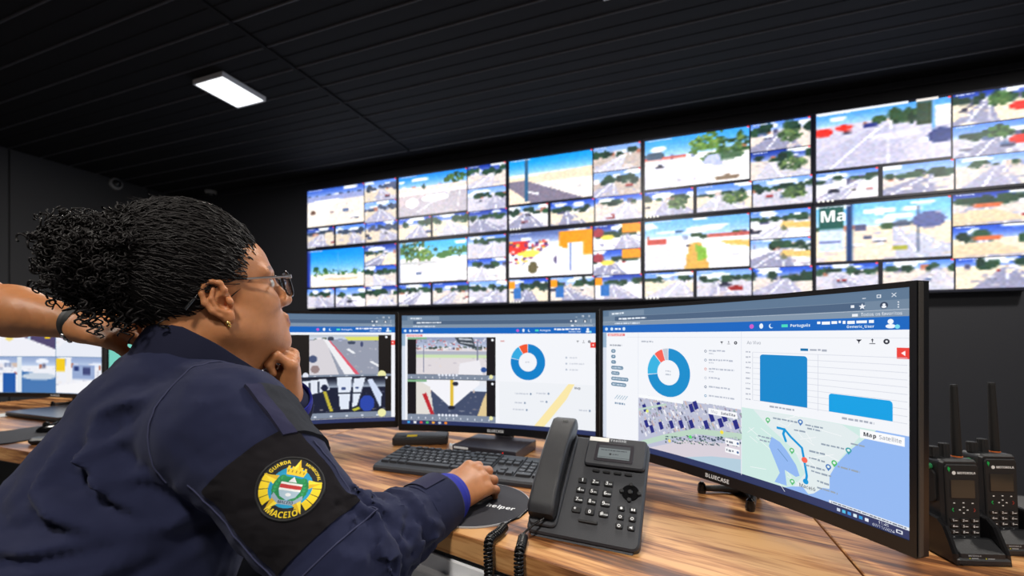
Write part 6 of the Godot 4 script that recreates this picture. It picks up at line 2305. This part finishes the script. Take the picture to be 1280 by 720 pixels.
	# cuffs
	for e: Array in [[WR, A, "right"], [WL, AL, "left"]]:
		var yx: Vector3 = e[1]
		var xx := yx.cross(Vector3.UP if absf(yx.y) < 0.8 else Vector3.RIGHT).normalized()
		var B := Transform3D(Basis(xx, yx, xx.cross(yx)), e[0])
		var cu := MB.new()
		cu.lathe([Vector2(0.044, -0.012), Vector2(0.0505, -0.012), Vector2(0.0525, -0.016), Vector2(0.054, -0.05), Vector2(0.054, -0.078), Vector2(0.049, -0.082)], 36, B)
		part(jk, "cuff", cu, M.navy, "", o_base)
		cu = MB.new()
		cu.lathe([Vector2(0.038, -0.03), Vector2(0.038, 0.014), Vector2(0.0405, 0.017), Vector2(0.0455, 0.004), Vector2(0.0495, -0.03)], 36, B)
		part(jk, "cuff_lining", cu, M.blue_lining, "royal blue cuff lining", o_base)
		# pointed tab buttoned round the cuff
		var tb := MB.new()
		var trow := []
		for j in 2:
			var rr := []
			for i in 13:
				var w := lerpf(-0.2, 1.7, i / 12.0)
				var taper := 1.0 if i < 10 else lerpf(1.0, 0.45, (i - 9) / 3.0)
				var yy := -0.046 + (j - 0.5) * 0.052 * taper
				rr.append(B * Vector3(cos(w + 1.4) * 0.0562, yy, sin(w + 1.4) * 0.0562))
			trow.append(rr)
		tb.sheet(trow)
		part(jk, "cuff_tab", tb, M.navy_panel, "", o_base)

	# ---- trousers and shoes, below the desk
	var tf := Field.new()
	var tr := sv(0.766, 0, -0.643)
	var tw := sv(0.643, 0, 0.766)
	tf.cap(PE + Vector3(0, 0.0, 0), PE - Vector3(0, 0.03, 0), 0.165, 0.15, 0.05)
	var sh := MB.new()
	for s: float in [-1.0, 1.0]:
		var hip := PE + tr * s * 0.10 - Vector3(0, 0.03, 0)
		var knee := hip + tw * 0.40 + tr * s * 0.04 - Vector3(0, 0.02, 0)
		var ank := knee - Vector3(0, 0.43, 0) + tw * 0.02
		tf.cap(hip, knee, 0.088, 0.066, 0.05)
		tf.cap(knee, ank, 0.064, 0.045, 0.03)
		sh.ball(ank + tw * 0.05 + Vector3(0, -0.052, 0), Vector3(0.05, 0.048, 0.14), Basis(tr, Vector3.UP, tr.cross(Vector3.UP)), 8, 14)
	var tm := MB.new()
	var tc := PE + tw * 0.22 - Vector3(0, 0.2, 0)
	tf.net(tm, tc + Vector3(-0.48, -0.40, -0.48), tc + Vector3(0.48, 0.36, 0.48), 0.014)
	part(o, "trousers", tm, M.trousers, "", o_base)
	part(o, "shoes", sh, M.soft_black, "", o_base)
	woman_hair(o)
	# earring
	var er := MB.new()
	er.ball(HX * Vector3(-0.002, -0.034, 0.079), Vector3.ONE * 0.0042, Basis(), 8, 12)
	er.ball(HX * Vector3(-0.0015, -0.0395, 0.0795), Vector3.ONE * 0.003, Basis(), 8, 12)
	part(o, "earring", er, M.gold, "small gold earring", o_base)
	glasses()
	chair(PE, tw)


func woman_hair(o: Node3D) -> void:
	rng.seed = 77
	var hm := MB.new()
	var c := Vector3(-0.022, 0.064, 0)
	var r := Vector3(0.112, 0.110, 0.084)
	var f := Field.new()
	f.ell(c, r, 0.01)
	f.ell(Vector3(0.140, 0.012, 0), Vector3(0.088, 0.135, 0.3), 0.012, Basis(), true)
	f.ell(Vector3(0.030, -0.105, 0), Vector3(0.085, 0.150, 0.3), 0.012, Basis(), true)
	f.wrinkle = func(p: Vector3) -> float: return folds.get_noise_3d(p.x * 30, p.y * 150, p.z * 150) * 0.0022
	f.net(hm, Vector3(-0.17, -0.08, -0.11), Vector3(0.11, 0.18, 0.11), 0.0042, HX)
	# combed strands running back to the tie
	var n := 0
	while n < 2600:
		var d := Vector3(rng.randf_range(-0.6, 1), rng.randf_range(-0.5, 1), rng.randf_range(-1, 1))
		if d.length() > 1.0 or d.length() < 0.1:
			continue
		d = d.normalized()
		var p := c + d * r
		if ((p - Vector3(0.140, 0.012, 0)) / Vector3(0.080, 0.129, 0.3)).length() < 1.0 or ((p - Vector3(0.030, -0.105, 0)) / Vector3(0.080, 0.144, 0.3)).length() < 1.0:
			continue
		n += 1
		var end := Vector3(-0.125, 0.09, 0) + Vector3(0, rng.randf_range(-0.035, 0.035), rng.randf_range(-0.035, 0.035))
		var path := []
		var wav := rng.randf_range(0.0, 0.0042)
		var ph := rng.randf() * TAU
		var lift := rng.randf_range(-0.004, 0.03)
		var steps := 11
		var stop := rng.randf_range(0.35, 1.0)
		for i in steps:
			var t := float(i) / (steps - 1) * stop
			var q := (p.lerp(end, t) - c) / r
			q = q.normalized() * (1.0 + lift + (0.01 if i else -0.01))
			path.append(HX * (c + q * r + Vector3(0, sin(t * 26 + ph) * wav, cos(t * 23 + ph) * wav)))
		hm.tube(path, rng.randf_range(0.0006, 0.0014), 3, false)
	# loose frizz along the crown
	for k in 260:
		var a := rng.randf_range(0.0, PI)
		var d := Vector3(cos(a), absf(sin(a)) * 0.9 + 0.1, rng.randf_range(-0.5, 0.5)).normalized()
		var p := c + d * r
		if ((p - Vector3(0.140, 0.012, 0)) / Vector3(0.080, 0.129, 0.3)).length() < 1.0:
			continue
		var path := []
		var l := rng.randf_range(0.006, 0.02)
		for i in 5:
			path.append(HX * (p + d * l * 0.35 * i / 4 + Vector3(-1, 0.15, 0) * l * i / 4 + Vector3(rng.randf_range(-1, 1), rng.randf_range(-1, 1), rng.randf_range(-1, 1)) * 0.0012))
		hm.tube(path, 0.0004, 3, false)
	# wisps at the nape and temple
	for k in 160:
		var s := 1.0 if rng.randf() < 0.8 else -1.0
		var x := rng.randf_range(-0.07, -0.02)
		var y := 0.012 - pow(maxf(0.0, -x - 0.0) / 0.06, 1.5) * 0.05 + rng.randf_range(-0.02, 0.015)
		var path := []
		for i in 6:
			var q := (Vector3(x - 0.007 * i, y + 0.006 * i, s * 0.06) - c) / r
			var yy := q
			q = q.normalized() * 0.985
			path.append(HX * (c + q * r))
		hm.tube(path, 0.0006, 3, false)
	# the puff: dense core and a cloud of springy curls
	var pc := Vector3(-0.116, 0.086, 0.0)
	var core := Field.new()
	core.ell(pc, Vector3(0.044, 0.046, 0.046), 0.03)
	core.ell(Vector3(-0.09, 0.085, 0), Vector3(0.04, 0.05, 0.045), 0.04)
	core.ell(pc + Vector3(-0.015, 0.02, 0.01), Vector3(0.032, 0.03, 0.032), 0.03)
	core.ell(pc + Vector3(0.01, -0.032, 0.01), Vector3(0.032, 0.03, 0.032), 0.03)
	core.wrinkle = func(p: Vector3) -> float: return folds.get_noise_3d(p.x * 60, p.y * 60, p.z * 60) * 0.008
	core.net(hm, pc - Vector3(0.12, 0.13, 0.11), pc + Vector3(0.13, 0.12, 0.11), 0.006, HX)
	for k in 2100:
		var d := Vector3(rng.randfn(), rng.randfn(), rng.randfn()).normalized()
		if d.x > 0.75:
			continue
		var lump := 1.0 + folds.get_noise_3d(d.x * 2.2 + 4, d.y * 2.2, d.z * 2.2) * 0.45
		var from := pc + d * 0.04
		var out := rng.randf_range(0.80, 1.12) * 0.066 * lump
		var to := pc + d * out * Vector3(1.06, 1.0, 1.0) + Vector3(0, -0.012 * rng.randf(), 0)
		curl(hm, from, to, rng.randf_range(0.0035, 0.0065), rng.randf_range(2.5, 4.5), rng.randf_range(0.0009, 0.0016))
		# a hook at the tip
		if k % 2 == 0:
			var t2 := to + Vector3(rng.randfn(), rng.randfn() - 0.3, rng.randfn()).normalized() * rng.randf_range(0.01, 0.022)
			curl(hm, to, t2, rng.randf_range(0.003, 0.006), rng.randf_range(1.0, 2.2), rng.randf_range(0.0009, 0.0014))
	# ringlets that hang below
	for k in 46:
		var a := Vector3(rng.randf_range(-0.16, -0.075), rng.randf_range(0.01, 0.05), rng.randf_range(-0.03, 0.055))
		curl(hm, a, a + Vector3(rng.randf_range(-0.012, 0.012), -rng.randf_range(0.03, 0.055), rng.randf_range(-0.01, 0.012)), rng.randf_range(0.004, 0.0065), rng.randf_range(2.5, 4.0), rng.randf_range(0.0011, 0.0016))
	part(o, "hair", hm, M.hair, "black curly hair tied in a puff at the back", o_base)


func curl(mb: MB, from: Vector3, to: Vector3, r: float, turns: float, thick: float) -> void:
	var ax := (to - from).normalized()
	var a := ax.cross(Vector3(0.3, 1, 0.2)).normalized()
	var b := ax.cross(a)
	var n := int(turns * 9)
	var ph := rng.randf() * TAU
	var path := []
	for i in n + 1:
		var t := float(i) / n
		var w := ph + TAU * turns * t
		path.append(HX * (from.lerp(to, t) + (a * cos(w) + b * sin(w)) * r * (0.55 + 0.45 * t)))
	mb.tube(path, thick, 4, false)


func glasses() -> void:
	var o := thing("eyeglasses", "black and silver eyeglasses worn by the seated woman", "glasses", HX)
	for s: float in [1.0, -1.0]:
		var loop := []
		for i in 29:
			var w := TAU * i / 28
			var cx := cos(w)
			var sy := sin(w)
			var px := signf(cx) * pow(absf(cx), 0.62) * 0.0285
			var py := signf(sy) * pow(absf(sy), 0.7) * 0.0220
			loop.append(Vector3(0.1175 - 0.34 * maxf(0.0, px + 0.012) * 0.55 - 0.06 * py, 0.018 + py, s * (0.0375 + px)))
		var mb := MB.new()
		mb.tube(loop, 0.0022, 6, false)
		var rim := part(o, "rim", mb, M.gloss_black)
		var ln := MB.new()
		var pts := loop.slice(0, 28)
		var mid := Vector3.ZERO
		for p: Vector3 in pts:
			mid += p / 28.0
		mid.x += 0.0012
		for i in 28:
			ln.face([mid, pts[i], pts[(i + 1) % 28]], Vector3(1, 0, 0))
		part(rim, "lens", ln, M.lens)
		mb = MB.new()
		mb.box(Vector3(0.109, 0.030, s * 0.0665), Vector3(0.010, 0.007, 0.005), 0.001)
		part(o, "hinge", mb, M.silver)
		mb = MB.new()
		mb.tube([Vector3(0.108, 0.030, s * 0.069), Vector3(0.075, 0.0315, s * 0.0735), Vector3(0.040, 0.033, s * 0.0755)], 0.0022, 6)
		part(o, "temple", mb, M.silver, "silver temple arm")
		mb = MB.new()
		mb.tube([Vector3(0.041, 0.033, s * 0.0755), Vector3(0.015, 0.038, s * 0.0725), Vector3(-0.012, 0.036, s * 0.0695), Vector3(-0.032, 0.016, s * 0.0735), Vector3(-0.052, -0.004, s * 0.076)], [0.0022, 0.0024, 0.0028, 0.0032, 0.0028], 8)
		part(o, "temple_tip", mb, M.gloss_black)
	var br := MB.new()
	br.tube([Vector3(0.1195, 0.024, 0.012), Vector3(0.123, 0.0265, 0), Vector3(0.1195, 0.024, -0.012)], 0.0017, 6)
	part(o, "bridge", br, M.gloss_black)


func chair(at: Vector3, tw: Vector3) -> void:
	var right := tw.cross(Vector3.UP)
	var X := Transform3D(facing(right), Vector3(at.x, 0, at.z))
	var o := thing("office_chair", "black office chair under the seated woman", "chair", X)
	var b := MB.new()
	b.prism(rrect(0.46, 0.46, 0.1, 6), 0.345, 0.405, Transform3D(Basis(Vector3(1, 0, 0), Vector3(0, 0, -1), Vector3(0, 1, 0)), Vector3(0, 0, -0.08)), 0.02)
	part(o, "seat", b, M.soft_black)
	b = MB.new()
	b.tube([Vector3(0, 0.06, -0.05), Vector3(0, 0.345, -0.05)], [0.03, 0.024], 14)
	part(o, "column", b, M.dark_metal)
	for k in 5:
		var w := TAU * k / 5
		var d := Vector3(cos(w), 0, sin(w))
		b = MB.new()
		b.tube([Vector3(0, 0.10, -0.05), Vector3(0, 0.075, -0.05) + d * 0.28], [0.024, 0.014], 8)
		var lg := part(o, "leg", b, M.black_plastic)
		b = MB.new()
		b.lathe([Vector2(0, -0.02), Vector2(0.028, -0.02), Vector2(0.03, 0), Vector2(0.028, 0.02), Vector2(0, 0.02)], 14, Transform3D(Basis(Vector3(0, 1, 0), Vector3(1, 0, 0), Vector3(0, 0, -1)), Vector3(0, 0.031, -0.05) + d * 0.28))
		part(lg, "castor", b, M.rubber)
	b = MB.new()
	b.prism(rrect(0.40, 0.16, 0.05, 6), -0.02, 0.02, Transform3D(Basis(Vector3.RIGHT, -0.12), Vector3(0, 0.56, 0.265)), 0.015)
	part(o, "backrest", b, M.soft_black)
	b = MB.new()
	b.tube([Vector3(0, 0.34, 0.1), Vector3(0, 0.36, 0.25), Vector3(0, 0.5, 0.285)], 0.016, 8)
	part(o, "backrest_bar", b, M.dark_metal)


func colleague() -> void:
	var S := sw(-1.26, 1.36, 0.87)
	var E := sw(-1.015, 1.140, 0.80)
	var W := sw(-0.762, 1.100, 0.762)
	var base := sw(-1.42, 0, 0.86)
	var o := thing("person", "person reaching a bare forearm in from the left behind the woman", "person", Transform3D(Basis(), base))
	var T1 := sw(-1.41, 1.36, 0.85)
	var T2 := sw(-1.45, 1.0, 0.85)
	var right := sv(0.97, 0, 0.24)
	var fwd := sv(-0.24, 0, 0.97)
	var skin := MB.new()
	nails.clear()
	var f := Field.new()
	f.cap(S, E, 0.05, 0.044, 0.03)
	f.cap(E, E.lerp(W, 0.35), 0.045, 0.045, 0.03)
	f.cap(E.lerp(W, 0.35), W, 0.045, 0.0265, 0.02)
	f.net(skin, W + Vector3(-0.62, -0.12, -0.12), W + Vector3(0.03, 0.36, 0.36), 0.008, Transform3D(), skin_tint)
	var hf := Field.new()
	hf.cap(E.lerp(W, 0.85), W, 0.029, 0.0255, 0.02)
	hand(hf, W, sv(0.96, -0.14, -0.10), sv(0.12, 0.80, -0.55), 1.0, [[18, 30, 15], [26, 38, 20], [32, 42, 22], [38, 45, 25]], [[0.05, -0.018, -0.045], [0.078, -0.024, -0.055], [0.10, -0.028, -0.055]], 1.06)
	hf.net(skin, W + Vector3(-0.10, -0.13, -0.16), W + Vector3(0.20, 0.11, 0.12), 0.0035, Transform3D(), skin_tint)
	# head and neck
	var hc := T1 + Vector3(0, 0.255, 0) + fwd * 0.03
	var g := Field.new()
	g.ell(hc + Vector3(0, 0.03, 0), Vector3(0.078, 0.10, 0.095), 0.03, facing(right))
	g.ell(hc + fwd * 0.03 - Vector3(0, 0.045, 0), Vector3(0.062, 0.08, 0.068), 0.03, facing(right))
	g.cap(hc + fwd * 0.09 + Vector3(0, 0.02, 0), hc + fwd * 0.112 - Vector3(0, 0.02, 0), 0.009, 0.013, 0.012)
	for s: float in [-1.0, 1.0]:
		g.ell(hc + right * s * 0.078, Vector3(0.01, 0.03, 0.018), 0.008, facing(right))
	g.cap(hc - Vector3(0, 0.04, 0), T1, 0.058, 0.066, 0.03)
	g.net(skin, hc + Vector3(-0.14, -0.28, -0.15), hc + Vector3(0.14, 0.16, 0.15), 0.008, Transform3D(), skin_tint)
	part(o, "body", skin, M.skin, "", base)
	var hm := MB.new()
	var hr := Field.new()
	hr.ell(hc + Vector3(0, 0.045, 0) - fwd * 0.012, Vector3(0.084, 0.098, 0.095), 0.02, facing(right))
	hr.ell(hc + fwd * 0.09 - Vector3(0, 0.03, 0), Vector3(0.2, 0.095, 0.07), 0.02, facing(right), true)
	hr.net(hm, hc + Vector3(-0.14, -0.14, -0.14), hc + Vector3(0.14, 0.18, 0.14), 0.008)
	part(o, "hair", hm, M.hair, "", base)
	var sf := Field.new()
	var SLs := T1 * 2 - S
	SLs.y = S.y
	sf.cap(T1 - Vector3(0, 0.03, 0), T2, 0.12, 0.13, 0.06)
	sf.cap(S, SLs, 0.07, 0.07, 0.06)
	sf.cap(S, S.lerp(E, 0.62), 0.07, 0.062, 0.04)
	var EL2 := SLs + Vector3(0, -0.29, 0) - right * 0.05
	sf.cap(SLs, EL2, 0.068, 0.055, 0.04)
	sf.cap(EL2, EL2 + Vector3(0, -0.2, 0) + fwd * 0.08, 0.05, 0.04, 0.03)
	var sm := MB.new()
	sf.net(sm, T2 + Vector3(-0.5, -0.2, -0.42), T2 + Vector3(0.5, 0.5, 0.42), 0.014)
	part(o, "shirt", sm, M.navy, "", base)
	var tf := Field.new()
	tf.cap(T2 - Vector3(0, 0.02, 0), T2 - Vector3(0, 0.12, 0), 0.128, 0.12, 0.05)
	var shoes := MB.new()
	for s: float in [-1.0, 1.0]:
		var hip := T2 - Vector3(0, 0.12, 0) + right * s * 0.08
		var ank := Vector3(base.x, 0.10, base.z) + right * s * 0.1
		tf.cap(hip, hip.lerp(ank, 0.5), 0.088, 0.065, 0.04)
		tf.cap(hip.lerp(ank, 0.5), ank, 0.063, 0.05, 0.04)
		shoes.ball(ank + fwd * 0.05 - Vector3(0, 0.052, 0), Vector3(0.05, 0.048, 0.14), facing(right), 8, 14)
	var tm := MB.new()
	tf.net(tm, Vector3(base.x - 0.34, 0.03, base.z - 0.34), Vector3(base.x + 0.34, 1.16, base.z + 0.34), 0.016)
	part(o, "trousers", tm, M.trousers, "", base)
	part(o, "shoes", shoes, M.soft_black, "", base)
	# wristband
	var ax := (W - E).normalized()
	var xx := ax.cross(Vector3.UP).normalized()
	var at := W - ax * 0.012
	var wb := thing("wristband", "dark wristband with a small metal bead on the reaching arm", "wristband", Transform3D(Basis(xx, ax, xx.cross(ax)), at))
	var b := MB.new()
	b.lathe([Vector2(0.0272, -0.011), Vector2(0.0325, -0.010), Vector2(0.034, 0), Vector2(0.0325, 0.010), Vector2(0.0272, 0.011)], 36)
	part(wb, "strap", b, M.rubber)
	b = MB.new()
	for k in 3:
		var w := -1.1 + 0.22 * k
		b.ball(Vector3(cos(w), 0, sin(w)) * 0.0345, Vector3.ONE * 0.004, Basis(), 6, 10)
	part(wb, "beads", b, M.silver)


func more_materials() -> void:
	M.grey_shell = mat(C8(150, 150, 150), 0.5)
	M.pad = grain(mat(C8(38, 37, 44), 0.8), noise_tex(0.3, 2, 31), 40.0, 0.02)
	M.dark_case = mat(C8(62, 59, 65), 0.3, 0.3)
	M.yellow_ink = mat(C8(222, 190, 30), 0.6)
	M.handset_plastic = grain(mat(C8(40, 41, 45), 0.38), noise_tex(0.12, 3, 3), 40.0, 0.04)
	M.gloss_charger = mat(C8(20, 20, 22), 0.22)
	M.amber_ink = mat(C8(190, 190, 60), 0.6)
	M.radio_glass = mat(C8(52, 50, 46), 0.12)
	M.green_ink = mat(C8(20, 170, 80), 0.5)
	M.green_button = mat(C8(40, 130, 80), 0.4)
	M.red_ink = mat(C8(150, 50, 40), 0.5)
	M.orange_ring = mat(C8(220, 110, 40), 0.5)
	M.navy_collar = grain(mat(C8(24, 26, 46), 0.85, 0.0, 0.3), noise_tex(0.25, 2, 5), 30.0, 0.035)
	M.badge = printed(badge_picture(), 0.75)
	M.red_led = mat(C8(120, 10, 10), 0.4)
	M.red_led.emission_enabled = true
	M.red_led.emission = C8(255, 30, 30)
	M.red_led.emission_energy_multiplier = 1.0
	M.glow = mat(C8(240, 240, 240), 0.6)
	M.glow.emission_enabled = true
	M.glow.emission = C8(250, 252, 255)
	M.glow.emission_energy_multiplier = 2.2


func _ready() -> void:
	# camera: level, wide lens with the horizon below the middle of the picture
	var cam := Camera3D.new()
	cam.name = "camera"
	add_child(cam)
	var at := CameraAttributesPhysical.new()
	at.frustum_focal_length = 15.0
	at.frustum_focus_distance = 0.70
	at.exposure_aperture = 3.2
	cam.attributes = at
	cam.projection = Camera3D.PROJECTION_FRUSTUM
	cam.keep_aspect = Camera3D.KEEP_HEIGHT
	cam.near = 0.05
	cam.far = 60.0
	cam.size = cam.near * 720.0 / 530.0
	cam.frustum_offset = Vector2(0, cam.near * 60.0 / 530.0)
	cam.position = Vector3(0, EYE, 0)
	cam.rotation.y = TURN
	cam.current = true
	var we := WorldEnvironment.new()
	we.name = "environment"
	var env := Environment.new()
	env.background_mode = Environment.BG_COLOR
	env.background_color = Color(0, 0, 0)
	env.tonemap_mode = Environment.TONE_MAPPER_LINEAR
	env.tonemap_exposure = 1.0
	env.sdfgi_enabled = true
	env.ssao_enabled = true
	env.ssil_enabled = true
	we.environment = env
	add_child(we)
	materials()
	more_materials()
	# ceiling lamps: one in view, one just above the frame, the rest of the rows over and behind the desks
	var e := 5.2
	ceiling_lamp(Vector3(-3.04, TOP - 0.008, -2.26), "lit square ceiling lamp at upper left of the picture", e)
	ceiling_lamp(Vector3(-0.16, TOP - 0.008, -2.15), "lit square ceiling lamp just above the video wall's middle", e)
	ceiling_lamp(Vector3(2.6, TOP - 0.008, -2.26), "lit square ceiling lamp near the right wall", e)
	ceiling_lamp(Vector3(-3.04, TOP - 0.008, 0.7), "lit square ceiling lamp over the left part of the desks", e)
	ceiling_lamp(Vector3(-0.13, TOP - 0.008, 0.7), "lit square ceiling lamp over the operator's desk", e)
	ceiling_lamp(Vector3(2.6, TOP - 0.008, 0.7), "lit square ceiling lamp over the right part of the desks", e)
	room()
	video_wall()
	desks()
	monitors()
	dome_camera(Vector3(X0 - 0.001, 2.868, -3.11), Basis(Vector3(0, 1, 0), Vector3(-1, 0, 0), Vector3(0, 0, 1)), "small grey dome camera on the left wall above the woman's hair")
	dome_camera(Vector3(-5.42, TOP - 0.008, -3.77), Basis(), "small grey dome camera on the ceiling nearest the back corner")
	telephone()
	keyboard()
	desk_small()
	radio(sw(0.676, DESK, 0.612), sv(1, 0, -0.06), "black two-way radio nearest the large monitor", "black radio charger nearest the large monitor")
	radio(sw(0.767, DESK, 0.640), sv(1, 0, -0.06), "black two-way radio at the right edge of the picture", "black radio charger at the right edge of the picture")
	woman()
	colleague()
